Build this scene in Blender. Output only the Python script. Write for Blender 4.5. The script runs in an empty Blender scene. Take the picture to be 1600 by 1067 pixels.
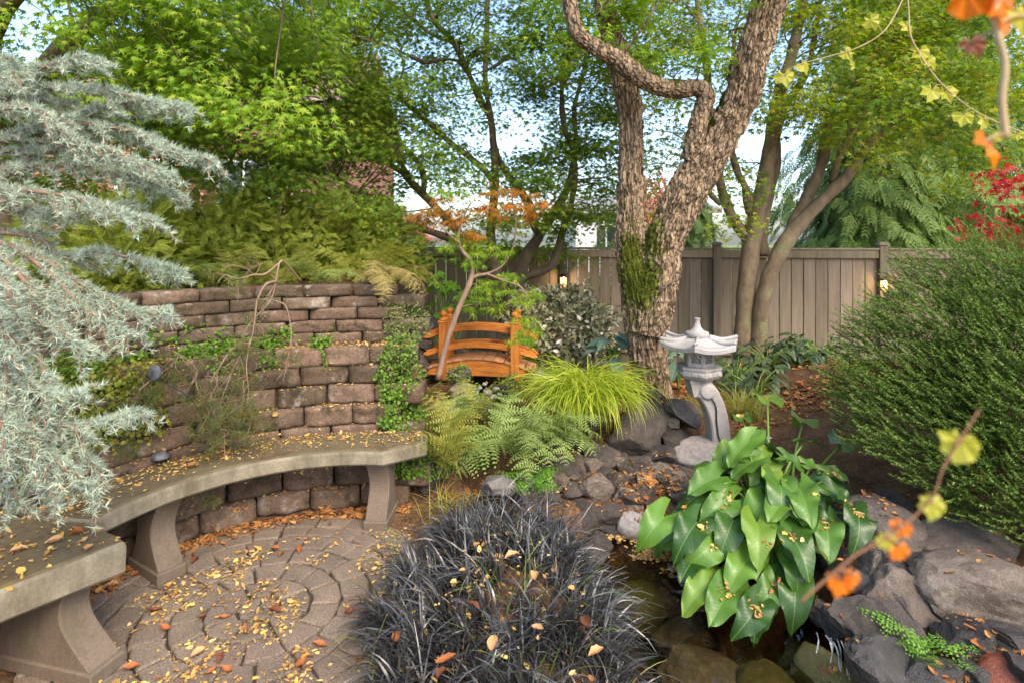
import bpy, bmesh, math, random
import numpy as np
from mathutils import Vector, Matrix

random.seed(7)
RNG = np.random.default_rng(11)
SC = bpy.context.scene
COL = SC.collection

# ------------------------------------------------------------------ camera, sky, sun, exposure
CAMZ, F, HX, HY = 1.6, 900.0, 800.0, 372.0          # eye height, focal length and horizon in photo pixels
cam_d = bpy.data.cameras.new('camera')
cam = bpy.data.objects.new('camera', cam_d)
COL.objects.link(cam)
cam.location = (0, 0, CAMZ)
cam.rotation_euler = (math.radians(90), 0, 0)
cam_d.sensor_width = 36.0
cam_d.lens = 36.0 * F / 1600.0
cam_d.shift_y = -(533.5 - HY) / 1600.0
cam_d.clip_start = 0.05
cam_d.clip_end = 600
cam_d.dof.use_dof = True
cam_d.dof.focus_distance = 3.6
cam_d.dof.aperture_fstop = 4.5
SC.camera = cam

SUN_EL, SUN_AZ = 46.0, 152.0                          # azimuth clockwise from +Y (north)
w = bpy.data.worlds.new('World')
SC.world = w
w.use_nodes = True
wn = w.node_tree.nodes
bg = wn['Background']
sky = wn.new('ShaderNodeTexSky')
sky.sky_type = 'NISHITA'
sky.sun_disc = False
sky.sun_elevation = math.radians(SUN_EL)
sky.sun_rotation = math.radians(SUN_AZ)
sky.air_density = 1.0
sky.dust_density = 2.5
sky.ozone_density = 1.5
w.node_tree.links.new(sky.outputs[0], bg.inputs[0])
bg.inputs[1].default_value = 0.15

sun_d = bpy.data.lights.new('sun', 'SUN')
sun_d.energy = 1.2
sun_d.angle = math.radians(30.0)
sun_d.color = (1.0, 0.84, 0.62)
sun = bpy.data.objects.new('sun', sun_d)
COL.objects.link(sun)
el, az = math.radians(SUN_EL), math.radians(SUN_AZ)
sdir = Vector((math.sin(az) * math.cos(el), math.cos(az) * math.cos(el), math.sin(el)))
sun.rotation_euler = sdir.to_track_quat('Z', 'Y').to_euler()
sun.location = (2, -4, 8)

SC.view_settings.view_transform = 'Standard'
SC.view_settings.look = 'None'
SC.view_settings.gamma = 1.0
SC.view_settings.exposure = 1.7
SC.render.engine = 'CYCLES'
SC.cycles.max_bounces = 8
SC.cycles.transparent_max_bounces = 12
SC.cycles.use_denoising = True
SC.cycles.sample_clamp_indirect = 6.0

# ------------------------------------------------------------------ pixel <-> place
def P(px, py, Y):
    return np.array([(px - HX) / F * Y, Y, CAMZ - (py - HY) / F * Y])
def G(px, py, z=0.0):
    Y = (CAMZ - z) * F / (py - HY)
    return np.array([(px - HX) / F * Y, Y, z])

# ------------------------------------------------------------------ noise
def _hash(ix, iy, iz, s=0):
    h = (ix.astype(np.int64) * 374761393 + iy.astype(np.int64) * 668265263 + iz.astype(np.int64) * 2147483647 + s * 1274126177) & 0xFFFFFFFF
    h = ((h ^ (h >> 13)) * 1274126177) & 0xFFFFFFFF
    h = ((h ^ (h >> 16)) * 2246822519) & 0xFFFFFFFF
    return ((h ^ (h >> 15)) & 0xFFFFFF) / float(0xFFFFFF)
def vnoise(p, s=0):
    p = np.asarray(p, float)
    i = np.floor(p).astype(np.int64); f = p - i
    f = f * f * (3 - 2 * f)
    r = 0
    for dx in (0, 1):
        for dy in (0, 1):
            for dz in (0, 1):
                wgt = (f[:, 0] if dx else 1 - f[:, 0]) * (f[:, 1] if dy else 1 - f[:, 1]) * (f[:, 2] if dz else 1 - f[:, 2])
                r = r + wgt * _hash(i[:, 0] + dx, i[:, 1] + dy, i[:, 2] + dz, s)
    return r * 2 - 1
def fbm(p, oct=4, s=0):
    r = 0; a = 1; p = np.asarray(p, float).copy()
    for k in range(oct):
        r = r + a * vnoise(p, s + k); p = p * 2.03; a *= .5
    return r
def worley(p, s=0, ids=False):
    p = np.asarray(p, float)
    i = np.floor(p).astype(np.int64)
    f1 = np.full(len(p), 9.); f2 = np.full(len(p), 9.); idh = np.zeros(len(p))
    for dx in (-1, 0, 1):
        for dy in (-1, 0, 1):
            for dz in (-1, 0, 1):
                c = i + (dx, dy, dz)
                q = c + np.stack([_hash(c[:, 0], c[:, 1], c[:, 2], s + t) for t in (1, 2, 3)], 1)
                d = np.linalg.norm(q - p, axis=1)
                if ids: idh = np.where(d < f1, _hash(c[:, 0], c[:, 1], c[:, 2], s + 9), idh)
                f2 = np.minimum(f2, np.maximum(f1, d)); f1 = np.minimum(f1, d)
    return (f1, f2, idh) if ids else (f1, f2)
def sstep(a, b, x):
    t = np.clip((x - a) / (b - a), 0, 1)
    return t * t * (3 - 2 * t)

# ------------------------------------------------------------------ objects
ORG = {}
def link(o, parent=None):
    COL.objects.link(o)
    if parent is not None:
        o.parent = parent
    return o
def tag(o, label=None, cat=None, group=None, kind=None):
    if label: o['label'] = label
    if cat: o['category'] = cat
    if group: o['group'] = group
    if kind: o['kind'] = kind
    return o
def thing(name, label, cat, loc=(0, 0, 0), group=None):
    o = bpy.data.objects.new(name, None)
    o.empty_display_size = .1
    link(o)
    o.location = tuple(float(v) for v in loc)
    ORG[o.name] = np.array(loc, float)
    return tag(o, label, cat, group)
def mesh_np(name, v, f, mat, smooth=True, attr=None):
    """fast mesh from arrays; f is one int array (n,k) or a list of them"""
    me = bpy.data.meshes.new(name)
    v = np.asarray(v, np.float32)
    fs = f if isinstance(f, list) else [f]
    fs = [np.asarray(a, np.int32) for a in fs if len(a)]
    me.vertices.add(len(v)); me.vertices.foreach_set('co', v.ravel())
    nl = sum(a.size for a in fs); npoly = sum(len(a) for a in fs)
    me.loops.add(nl); me.loops.foreach_set('vertex_index', np.concatenate([a.ravel() for a in fs]))
    me.polygons.add(npoly)
    tot = np.concatenate([np.full(len(a), a.shape[1], np.int32) for a in fs])
    st = np.concatenate([[0], np.cumsum(tot)[:-1]]).astype(np.int32)
    me.polygons.foreach_set('loop_start', st)
    try: me.polygons.foreach_set('loop_total', tot)
    except Exception: pass
    me.polygons.foreach_set('use_smooth', np.full(npoly, bool(smooth)))
    if attr:
        for k, a in attr.items():
            at = me.attributes.new(k, 'FLOAT', 'POINT')
            at.data.foreach_set('value', np.asarray(a, np.float32))
    me.update(calc_edges=True); me.validate()
    for m in (mat if isinstance(mat, (list, tuple)) else [mat]):
        me.materials.append(m)
    return me
def part(name, v, f, mat, parent=None, smooth=True, attr=None, label=None):
    """mesh object from world coordinates, placed under parent"""
    org = ORG[parent.name] if parent is not None else np.zeros(3)
    o = bpy.data.objects.new(name, mesh_np(name, np.asarray(v, float) - org, f, mat, smooth, attr))
    link(o, parent)
    ORG[o.name] = org
    if label: o['label'] = label
    return o
def solo(name, v, f, mat, label, cat, group=None, smooth=True, attr=None, kind=None, base=None):
    """one-mesh thing, origin at its base"""
    v = np.asarray(v, float)
    if base is None:
        base = np.array([v[:, 0].mean(), v[:, 1].mean(), v[:, 2].min()])
    o = bpy.data.objects.new(name, mesh_np(name, v - base, f, mat, smooth, attr))
    link(o); o.location = tuple(base); ORG[o.name] = base
    return tag(o, label, cat, group, kind)
def put(name, me, parent, M4):
    """shared mesh placed with a world matrix under parent (a translated Empty)"""
    o = bpy.data.objects.new(name, me)
    link(o, parent)
    org = ORG[parent.name] if parent is not None else np.zeros(3)
    M4 = Matrix(M4) if not isinstance(M4, Matrix) else M4.copy()
    M4.translation = M4.translation - Vector(org)
    o.matrix_basis = M4
    ORG[o.name] = org
    return o

# ------------------------------------------------------------------ shape arrays
class MB:
    """collects shapes as arrays of quads / tris"""
    def __init__(s): s.v = []; s.f = {}; s.n = 0
    def add(s, v, f):
        v = np.asarray(v, float)
        for a in (f if isinstance(f, list) else [f]):
            a = np.asarray(a)
            if len(a): s.f.setdefault(a.shape[1], []).append(a + s.n)
        s.v.append(v); s.n += len(v)
        return s
    def out(s): return np.concatenate(s.v), [np.concatenate(a) for a in s.f.values()]
def rotz(a):
    c, s_ = math.cos(a), math.sin(a); return np.array([[c, -s_, 0], [s_, c, 0], [0, 0, 1.]])
def rotx(a):
    c, s_ = math.cos(a), math.sin(a); return np.array([[1., 0, 0], [0, c, -s_], [0, s_, c]])
def roty(a):
    c, s_ = math.cos(a), math.sin(a); return np.array([[c, 0, s_], [0, 1., 0], [-s_, 0, c]])
def cbox(sx, sy, sz, ch=.004, c=(0, 0, 0), R=None):
    """box with chamfered edges centred on c"""
    h = np.array([sx, sy, sz]) / 2; ch = min(ch, h.min() * .9)
    vs = []; idx = {}
    for X in (-1, 1):
        for Y in (-1, 1):
            for Z in (-1, 1):
                for ax in range(3):
                    p = np.array([X, Y, Z]) * (h - ch); p[ax] = (X, Y, Z)[ax] * h[ax]
                    idx[(X, Y, Z, ax)] = len(vs); vs.append(p)
    q = []; t = []
    for ax in range(3):
        a, b = [i for i in range(3) if i != ax]
        for s in (-1, 1):
            r = []
            for (u, v) in ((-1, -1), (1, -1), (1, 1), (-1, 1)):
                k = [0, 0, 0]; k[ax] = s; k[a] = u; k[b] = v; r.append(idx[(*k, ax)])
            flip = (s > 0) != (ax == 1)
            q.append(r if flip else r[::-1])
    for ax in range(3):
        a, b = [i for i in range(3) if i != ax]
        for u in (-1, 1):
            for v in (-1, 1):
                k0 = [0, 0, 0]; k1 = [0, 0, 0]
                k0[ax] = -1; k1[ax] = 1
                for k in (k0, k1): k[a] = u; k[b] = v
                q.append([idx[(*k0, a)], idx[(*k1, a)], idx[(*k1, b)], idx[(*k0, b)]])
    for X in (-1, 1):
        for Y in (-1, 1):
            for Z in (-1, 1):
                t.append([idx[(X, Y, Z, 0)], idx[(X, Y, Z, 1)], idx[(X, Y, Z, 2)]])
    v = np.array(vs)
    if R is not None: v = v @ np.asarray(R).T
    return v + np.asarray(c, float), [np.array(q), np.array(t)]
def lathe(prof, n=24, c=(0, 0, 0), cap=True):
    prof = np.asarray(prof, float); m = len(prof)
    a = np.arange(n) * 2 * math.pi / n
    v = np.stack([prof[:, None, 0] * np.cos(a), prof[:, None, 0] * np.sin(a), np.repeat(prof[:, 1:2], n, 1)], 2).reshape(-1, 3)
    q = [[i * n + j, i * n + (j + 1) % n, (i + 1) * n + (j + 1) % n, (i + 1) * n + j] for i in range(m - 1) for j in range(n)]
    f = [np.array(q)]
    if cap:
        t = []
        v = np.concatenate([v, [[0, 0, prof[0, 1]], [0, 0, prof[-1, 1]]]])
        for j in range(n):
            t.append([m * n, (j + 1) % n, j]); t.append([m * n + 1, (m - 1) * n + j, (m - 1) * n + (j + 1) % n])
        f.append(np.array(t))
    return v + np.asarray(c, float), f
def crom(pts, n):
    """Catmull-Rom resample of points (any dimension)"""
    p = np.asarray(pts, float)
    if len(p) == 2:
        t = np.linspace(0, 1, n)[:, None]; return p[0] * (1 - t) + p[1] * t
    q = np.concatenate([[2 * p[0] - p[1]], p, [2 * p[-1] - p[-2]]])
    u = np.linspace(0, len(p) - 1 - 1e-9, n); i = u.astype(int); t = (u - i)[:, None]
    a, b, c, d = q[i], q[i + 1], q[i + 2], q[i + 3]
    return .5 * (2 * b + (c - a) * t + (2 * a - 5 * b + 4 * c - d) * t ** 2 + (3 * b - a - 3 * c + d) * t ** 3)
def frames(p):
    T = np.gradient(p, axis=0); T /= np.linalg.norm(T, axis=1)[:, None] + 1e-12
    N = np.zeros_like(T)
    n = np.cross(T[0], [0.31, .9, .22]); n /= np.linalg.norm(n)
    for i in range(len(p)):
        n = n - T[i] * np.dot(n, T[i]); n /= np.linalg.norm(n) + 1e-12; N[i] = n
    return T, N, np.cross(T, N)
def tube(pts, rad, n=40, seg=10, disp=None, cap=True):
    """round limb along a spline; disp(pos, theta, length, radius) -> outward offset"""
    pr = np.column_stack([np.asarray(pts, float), np.asarray(rad, float)])
    pr = crom(pr, n); p = pr[:, :3]; r = np.maximum(pr[:, 3], 1e-4)
    T, N, B = frames(p)
    th = np.arange(seg) * 2 * math.pi / seg
    d = N[:, None] * np.cos(th)[None, :, None] + B[:, None] * np.sin(th)[None, :, None]
    v = p[:, None] + d * r[:, None, None]
    if disp is not None:
        s = np.concatenate([[0], np.cumsum(np.linalg.norm(np.diff(p, axis=0), axis=1))])
        off = disp(v.reshape(-1, 3), np.tile(th, n), np.repeat(s, seg), np.repeat(r, seg))
        v = v + d * off.reshape(n, seg, 1)
    v = v.reshape(-1, 3)
    i = np.arange(n - 1)[:, None] * seg; j = np.arange(seg)[None]
    q = np.stack([i + j, i + (j + 1) % seg, i + seg + (j + 1) % seg, i + seg + j], 2).reshape(-1, 4)
    f = [q]
    if cap:
        v = np.concatenate([v, [p[0], p[-1]]]); a = np.arange(seg)
        f.append(np.concatenate([np.stack([np.full(seg, n * seg), (a + 1) % seg, a], 1),
                                 np.stack([np.full(seg, n * seg + 1), (n - 1) * seg + a, (n - 1) * seg + (a + 1) % seg], 1)]))
    return v, f
def prism(poly, z0, z1, R=None, c=(0, 0, 0)):
    """extruded polygon (list of xy), caps as n-gons"""
    p = np.asarray(poly, float); n = len(p)
    v = np.concatenate([np.column_stack([p, np.full(n, z0)]), np.column_stack([p, np.full(n, z1)])])
    a = np.arange(n); q = np.stack([a, (a + 1) % n, n + (a + 1) % n, n + a], 1)
    if R is not None: v = v @ np.asarray(R).T
    return v + np.asarray(c, float), [q, np.array([a[::-1]]), np.array([a + n])]
def unit(v): return v / (np.linalg.norm(v, axis=-1, keepdims=True) + 1e-12)
def scatter(tv, tf, pos, ax, nr, sc, curl=None):
    """many copies of a template: local y -> ax, local z -> nr (made square), returns arrays"""
    tv = np.asarray(tv, float); pos = np.asarray(pos, float); N = len(pos)
    ax = unit(np.asarray(ax, float)); nr = np.asarray(nr, float)
    nr = unit(nr - ax * (nr * ax).sum(1, keepdims=True)); xx = np.cross(ax, nr)
    sc = np.broadcast_to(np.asarray(sc, float), (N,)) if np.ndim(sc) < 2 else np.asarray(sc, float)
    if sc.ndim == 1: sc = np.repeat(sc[:, None], 3, 1)
    t = tv[None] * sc[:, None, :]
    v = pos[:, None] + t[..., 0:1] * xx[:, None] + t[..., 1:2] * ax[:, None] + t[..., 2:3] * nr[:, None]
    k = len(tv); tf = tf if isinstance(tf, list) else [tf]
    f = [(np.asarray(a)[None] + (np.arange(N) * k)[:, None, None]).reshape(-1, np.asarray(a).shape[1]) for a in tf]
    return v.reshape(-1, 3), f
def rdir(n, rng=RNG):
    return unit(rng.normal(size=(n, 3)))

# ------------------------------------------------------------------ materials
def s2l(c):
    c = np.array(c, float) / 255
    return tuple(np.where(c <= .04045, c / 12.92, ((c + .055) / 1.055) ** 2.4)) + (1.,)
class NT:
    def __init__(s, name):
        s.m = bpy.data.materials.new(name); s.m.use_nodes = True
        s.t = s.m.node_tree; s.n = s.t.nodes; s.b = s.n['Principled BSDF']; s.o = s.n['Material Output']
        s.tc = None
    def new(s, ty, **kw):
        n = s.n.new('ShaderNode' + ty)
        for k, v in kw.items():
            if k.startswith('i_'):
                key = k[2:]; key = int(key) if key.isdigit() else key.replace('_', ' ')
                n.inputs[key].default_value = v
            else: setattr(n, k, v)
        return n
    def l(s, a, b): s.t.links.new(a, b)
    def co(s, kind='Object'):
        if s.tc is None: s.tc = s.new('TexCoord')
        return s.tc.outputs[kind]
    def noise(s, scale, detail=6, rough=.6, vec=None, stretch=None):
        n = s.new('TexNoise'); n.inputs['Scale'].default_value = scale
        n.inputs['Detail'].default_value = detail; n.inputs['Roughness'].default_value = rough
        v = vec if vec is not None else s.co()
        if stretch:
            mp = s.new('Mapping'); mp.inputs['Scale'].default_value = stretch; s.l(v, mp.inputs[0]); v = mp.outputs[0]
        s.l(v, n.inputs['Vector']); return n.outputs['Fac']
    def ramp(s, fac, stops, interp='LINEAR'):
        r = s.new('ValToRGB'); r.color_ramp.interpolation = interp
        e = r.color_ramp.elements
        while len(e) < len(stops): e.new(.5)
        for k, (p, c) in enumerate(stops):
            e[k].position = p; e[k].color = c if len(c) == 4 else (*c, 1)
        s.l(fac, r.inputs[0]); return r.outputs[0]
    def mix(s, fac, a, b, mode='MIX'):
        m = s.new('MixRGB', blend_type=mode)
        for sock, val in ((m.inputs[0], fac), (m.inputs[1], a), (m.inputs[2], b)):
            if isinstance(val, (int, float)): sock.default_value = val
            elif isinstance(val, tuple): sock.default_value = val
            else: s.l(val, sock)
        return m.outputs[0]
    def math(s, op, a, b=None, c=None):
        m = s.new('Math', operation=op)
        for k, val in enumerate((a, b, c)):
            if val is None: continue
            if isinstance(val, (int, float)): m.inputs[k].default_value = val
            else: s.l(val, m.inputs[k])
        return m.outputs[0]
    def bump(s, h, strength=.4, dist=.01):
        b = s.new('Bump'); b.inputs['Strength'].default_value = strength; b.inputs['Distance'].default_value = dist
        s.l(h, b.inputs['Height']); s.l(b.outputs[0], s.b.inputs['Normal']); return b.outputs[0]
    def set(s, color=None, rough=None, spec=None):
        if color is not None:
            if isinstance(color, tuple): s.b.inputs['Base Color'].default_value = color
            else: s.l(color, s.b.inputs['Base Color'])
        if rough is not None:
            if isinstance(rough, (int, float)): s.b.inputs['Roughness'].default_value = rough
            else: s.l(rough, s.b.inputs['Roughness'])
        if spec is not None: s.b.inputs['Specular IOR Level'].default_value = spec
        return s
def m_rock(name, c0, c1, scale=6, rough=.85, bump=.5, dist=.012, lichen=None, wet=False):
    t = NT(name)
    oi = t.new('ObjectInfo')
    vec = t.new('VectorMath', operation='ADD'); t.l(t.co(), vec.inputs[0]); 
    sc = t.new('VectorMath', operation='SCALE'); t.l(oi.outputs['Location'], sc.inputs[0]); sc.inputs['Scale'].default_value = 3.7
    t.l(sc.outputs[0], vec.inputs[1]); v = vec.outputs[0]
    a = t.noise(scale, 8, .65, v); b = t.noise(scale * 9, 5, .7, v)
    col = t.ramp(a, [(.3, s2l(c0)), (.72, s2l(c1))])
    col = t.mix(.35, col, t.ramp(b, [(.35, (.25, .25, .25)), (.65, (.75, .75, .75))]), 'OVERLAY')
    sp = t.noise(scale * 30, 3, .8, v)
    col = t.mix(.5, col, t.ramp(sp, [(.34, (.12, .12, .12)), (.5, (.5, .5, .5)), (.68, (.85, .85, .85))]), 'OVERLAY')
    lc = t.noise(scale * .9, 7, .75, v)
    col = t.mix(t.ramp(lc, [(.58, (0, 0, 0)), (.64, (.35, .35, .35))]), col, s2l((150, 146, 130)))
    val = t.math('MULTIPLY_ADD', oi.outputs['Random'], .5, .75)
    hsv = t.new('HueSaturation'); t.l(col, hsv.inputs['Color']); t.l(val, hsv.inputs['Value']); col = hsv.outputs[0]
    if lichen:
        l = t.noise(scale * 1.7, 6, .7, v)
        col = t.mix(t.ramp(l, [(.56, (0, 0, 0)), (.66, (1, 1, 1))]), col, s2l(lichen))
    t.set(col, rough, .5 if wet else .3)
    h = t.mix(.5, t.mix(.5, a, b), sp)
    t.bump(h, min(1, bump * 1.6), dist * 1.3)
    return t.m
def m_leaf(name, cols, transl=.35, rough=.45, spec=.4, nz=None, trans_gain=1.3, sat=1.0):
    """leaf / needle material: colour varies from blade to blade, some light passes through"""
    t = NT(name)
    g = t.new('NewGeometry')
    n = len(cols)
    c = t.ramp(g.outputs['Random Per Island'], [(i / max(1, n - 1) , s2l(k)) for i, k in enumerate(cols)])
    if nz:
        a = t.noise(nz, 3, .6); c = t.mix(.5, c, t.ramp(a, [(.3, (.2, .2, .2)), (.7, (.8, .8, .8))]), 'OVERLAY')
    t.set(c, rough, spec)
    if transl > 0:
        tr = t.new('BsdfTranslucent')
        br = t.new('HueSaturation'); br.inputs['Value'].default_value = trans_gain; br.inputs['Saturation'].default_value = 1.08
        t.l(c, br.inputs['Color']); t.l(br.outputs[0], tr.inputs[0])
        mx = t.new('MixShader'); mx.inputs[0].default_value = transl
        t.l(t.b.outputs[0], mx.inputs[1]); t.l(tr.outputs[0], mx.inputs[2]); t.l(mx.outputs[0], t.o.inputs[0])
    return t.m
def m_bark(name, c0, c1, moss=None, scale=14, stretch=(1, 1, .22), bump=.5, fissure=None):
    t = NT(name)
    a = t.noise(scale, 8, .7, stretch=stretch); b = t.noise(4, 4, .6)
    col = t.ramp(a, [(.3, s2l(c0)), (.66, s2l(c1))])
    col = t.mix(.3, col, t.ramp(b, [(.3, (.3, .3, .3)), (.7, (.72, .72, .7))]), 'OVERLAY')
    if moss:
        at = t.new('Attribute', attribute_name='moss')
        mn = t.noise(30, 5, .7)
        k = t.math('MULTIPLY_ADD', mn, 1.3, at.outputs['Fac']); k = t.math('SUBTRACT', k, .65)
        mc = t.ramp(t.noise(70, 4, .7), [(.3, s2l(moss[0])), (.7, s2l(moss[1]))])
        col = t.mix(t.ramp(k, [(.42, (0, 0, 0)), (.56, (1, 1, 1))]), col, mc)
    h = t.mix(.4, a, t.noise(60, 5, .7))
    if fissure:
        vo = t.new('TexVoronoi', feature='DISTANCE_TO_EDGE'); vo.inputs['Scale'].default_value = fissure
        mp = t.new('Mapping'); mp.inputs['Scale'].default_value = (1, 1, .16)
        wv = t.new('TexNoise'); wv.inputs['Scale'].default_value = 9; wv.inputs['Detail'].default_value = 4; t.l(t.co(), wv.inputs['Vector'])
        wa = t.new('VectorMath', operation='SCALE'); t.l(wv.outputs['Color'], wa.inputs[0]); wa.inputs['Scale'].default_value = .09
        wb = t.new('VectorMath', operation='ADD'); t.l(t.co(), wb.inputs[0]); t.l(wa.outputs[0], wb.inputs[1])
        t.l(wb.outputs[0], mp.inputs[0]); t.l(mp.outputs[0], vo.inputs['Vector'])
        fz = t.ramp(vo.outputs['Distance'], [(.0, (0, 0, 0)), (.14, (1, 1, 1))])
        cr = t.ramp(vo.outputs['Distance'], [(.0, (.85, .85, .85)), (.07, (0, 0, 0))])
        if not moss: col = t.mix(cr, col, s2l((66, 48, 36)))
        else: col = t.mix(t.math('MULTIPLY', cr, t.math('SUBTRACT', 1.0, at.outputs['Fac'])), col, s2l((66, 48, 36)))
        h = t.mix(.65, h, fz)
    t.set(col, .9, .2)
    t.bump(h, bump, .012 if not fissure else .022)
    return t.m

# ================================================================== SETTING: ground, water, patio
WC = np.array([-.8, 2.2])                     # centre of the curved wall and bench
PC = np.array([-1.1, 2.5])                    # centre of the round paving
POND = np.array([(.22, 3.25), (.5, 3.5), (.9, 3.52), (1.25, 3.2), (1.5, 2.75), (1.55, 2.38), (2.1, 2.25), (2.3, 1.6), (1.9, .9), (.3, .9), (.3, 1.8), (.38, 2.4), (.25, 2.9)])
def poly_sd(x, y, poly):
    d = np.full(x.shape, 1e9); ins = np.zeros(x.shape, bool)
    n = len(poly)
    for i in range(n):
        a, b = poly[i], poly[(i + 1) % n]; e = b - a
        t = np.clip(((x - a[0]) * e[0] + (y - a[1]) * e[1]) / (e @ e), 0, 1)
        d = np.minimum(d, np.hypot(x - a[0] - t * e[0], y - a[1] - t * e[1]))
        c = ((a[1] > y) != (b[1] > y)) & (x < (b[0] - a[0]) * (y - a[1]) / (b[1] - a[1] + 1e-12) + a[0])
        ins ^= c
    return np.where(ins, -d, d)
def hgt(x, y):
    x = np.asarray(x, float); y = np.asarray(y, float)
    z = np.zeros_like(x)
    bank = sstep(.1, .45, x) * (1 - sstep(1.45, 1.75, x))                      # steep rock bank behind the pond
    z = z + .2 * (sstep(3.5, 4.2, y) * (1 - bank) + sstep(4.08, 4.34, y) * bank) * (1 - sstep(6.0, 6.9, y)) * sstep(-1.6, -.4, x)
    z = z - .15 * bank * sstep(3.3, 3.5, y) * (1 - sstep(4.0, 4.3, y))
    z = z + .1 * np.exp(-(((x + .25) / .9) ** 2 + ((y - 5.5) / .6) ** 2)) - .22 * np.exp(-(((x + .28) / .22) ** 2 + ((y - 5.2) / .7) ** 2))
    z = z + .3 * sstep(1.8, 2.8, x) * sstep(1.2, 2.6, y) * (1 - .75 * sstep(4.5, 6.5, y))
    z = z + .1 * np.clip(1 - ((x + .08) / .7) ** 2 - ((y - 2.4) / .95) ** 2, 0, 1)
    r = np.hypot(x - WC[0], y - WC[1])
    s = (x + .72) * .961 + (y - 3.6) * .275
    bw = (1 - sstep(-.05, .5, s)) * sstep(.4, 1.0, y)
    tier = .9 * sstep(1.40, 1.52, r) + .34 * sstep(1.74, 1.82, r)
    ang = np.degrees(np.arctan2(y - WC[1], x - WC[0])) % 360
    z = np.maximum(z, tier * bw * np.where(ang > 250, 0, 1))
    inpat = np.hypot(x - PC[0], y - PC[1])
    z = z - .05 * (1 - sstep(.80, .86, inpat))
    sd = poly_sd(x, y, POND)
    z = np.where(sd < .1, z * sstep(-.05, .1, sd) - .5 * sstep(.06, -.3, sd), z)
    pn = np.stack([x * 3, y * 3, np.zeros_like(x)], -1).reshape(-1, 3)
    nz = fbm(pn, 4).reshape(x.shape)
    z = z + nz * .018 * sstep(.8, .95, inpat) * (1 - sstep(9, 12, y))
    z = z - .3 * sstep(10, 40, np.hypot(x, y))
    return z
gx = np.concatenate([-np.geomspace(90, 5.3, 22), np.arange(-5, 5.01, .05), np.geomspace(5.3, 90, 22)])
gy = np.concatenate([-np.geomspace(40, 1, 10), np.arange(.6, 8.6, .05), np.geomspace(8.8, 140, 26)])
XX, YY = np.meshgrid(gx, gy)
ZZ = hgt(XX, YY)
nx = len(gx)
ii = (np.arange(len(gy) - 1)[:, None] * nx + np.arange(nx - 1)[None]).ravel()
t = NT('soil_and_mulch')
a = t.noise(9, 8, .7, t.co()); b = t.noise(55, 6, .75); g2 = t.noise(.35, 3, .6)
col = t.ramp(a, [(.3, s2l((58, 46, 36))), (.55, s2l((100, 80, 60))), (.75, s2l((132, 102, 72)))])
col = t.mix(t.ramp(b, [(.52, (0, 0, 0)), (.64, (1, 1, 1))]), col, s2l((150, 96, 52)))
sep = t.new('SeparateXYZ'); t.l(t.co(), sep.inputs[0])
far = t.math('GREATER_THAN', sep.outputs['Y'], 8.2)
col = t.mix(far, col, t.ramp(g2, [(.3, s2l((92, 110, 60))), (.7, s2l((128, 142, 84)))]))
t.set(col, .95, .15); t.bump(t.mix(.5, a, b), .9, .03)
SOIL = t.m
ground = part('ground', np.stack([XX.ravel(), YY.ravel(), ZZ.ravel()], 1), np.stack([ii, ii + 1, ii + nx + 1, ii + nx], 1), SOIL)
tag(ground, kind='structure')

# pond water: clear, brownish, mirror at low angles
t = NT('pond_water')
for n_ in (t.b,): t.n.remove(n_)
fr = t.new('Fresnel'); fr.inputs[0].default_value = 1.33
tr = t.new('BsdfTransparent'); tr.inputs[0].default_value = (.80, .74, .56, 1)
gl = t.new('BsdfGlossy'); gl.inputs['Roughness'].default_value = .015; gl.inputs[0].default_value = (1, 1, 1, 1)
wv = t.noise(7, 3, .5); bp = t.new('Bump'); bp.inputs['Strength'].default_value = .10; bp.inputs['Distance'].default_value = .03
t.l(wv, bp.inputs['Height']); t.l(bp.outputs[0], fr.inputs['Normal']); t.l(bp.outputs[0], gl.inputs['Normal'])
mx = t.new('MixShader'); t.l(fr.outputs[0], mx.inputs[0]); t.l(tr.outputs[0], mx.inputs[1]); t.l(gl.outputs[0], mx.inputs[2])
t.l(mx.outputs[0], t.o.inputs[0]); WATER = t.m
WZ = -.15
pv = [(p[0] + (p[0] - .85) * .12, p[1] + (p[1] - 2.4) * .06, WZ) for p in POND]
tag(part('pond_water', pv, [np.array([np.arange(len(pv))[::-1]])], WATER, smooth=False), kind='structure')

# ---- round paving of wedge-shaped pavers
def m_paver():
    t = NT('concrete_paver')
    oi = t.new('ObjectInfo')
    a = t.noise(5, 6, .65, t.co('Object')); b = t.noise(120, 4, .8)
    base = t.ramp(oi.outputs['Random'], [(0, s2l((104, 93, 82))), (.5, s2l((124, 112, 99))), (1, s2l((112, 98, 88)))])
    col = t.mix(.55, base, t.ramp(a, [(.3, (.28, .27, .26)), (.7, (.68, .66, .63))]), 'OVERLAY')
    sp = t.ramp(b, [(.36, (.08, .08, .07)), (.5, (.5, .5, .5)), (.64, (.92, .91, .86))])
    col = t.mix(.6, col, sp, 'OVERLAY')
    t.set(col, .9, .25); t.bump(t.mix(.5, b, t.noise(30, 5, .7)), .9, .008)
    return t.m
PAVER = m_paver()
patio = thing('patio', None, None, (PC[0], PC[1], 0)); tag(patio, kind='structure')
ja = np.linspace(0, 2 * math.pi, 65)[:-1]
tj = NT('joint_sand'); tj.set(tj.ramp(tj.noise(60, 5, .7), [(.3, s2l((48, 42, 36))), (.7, s2l((86, 76, 64)))]), .95, .1)
part('joint_bed', np.stack([PC[0] + .835 * np.cos(ja), PC[1] + .835 * np.sin(ja), np.full(64, -.022)], 1), [np.array([np.arange(64)])], tj.m, patio, False)
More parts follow.
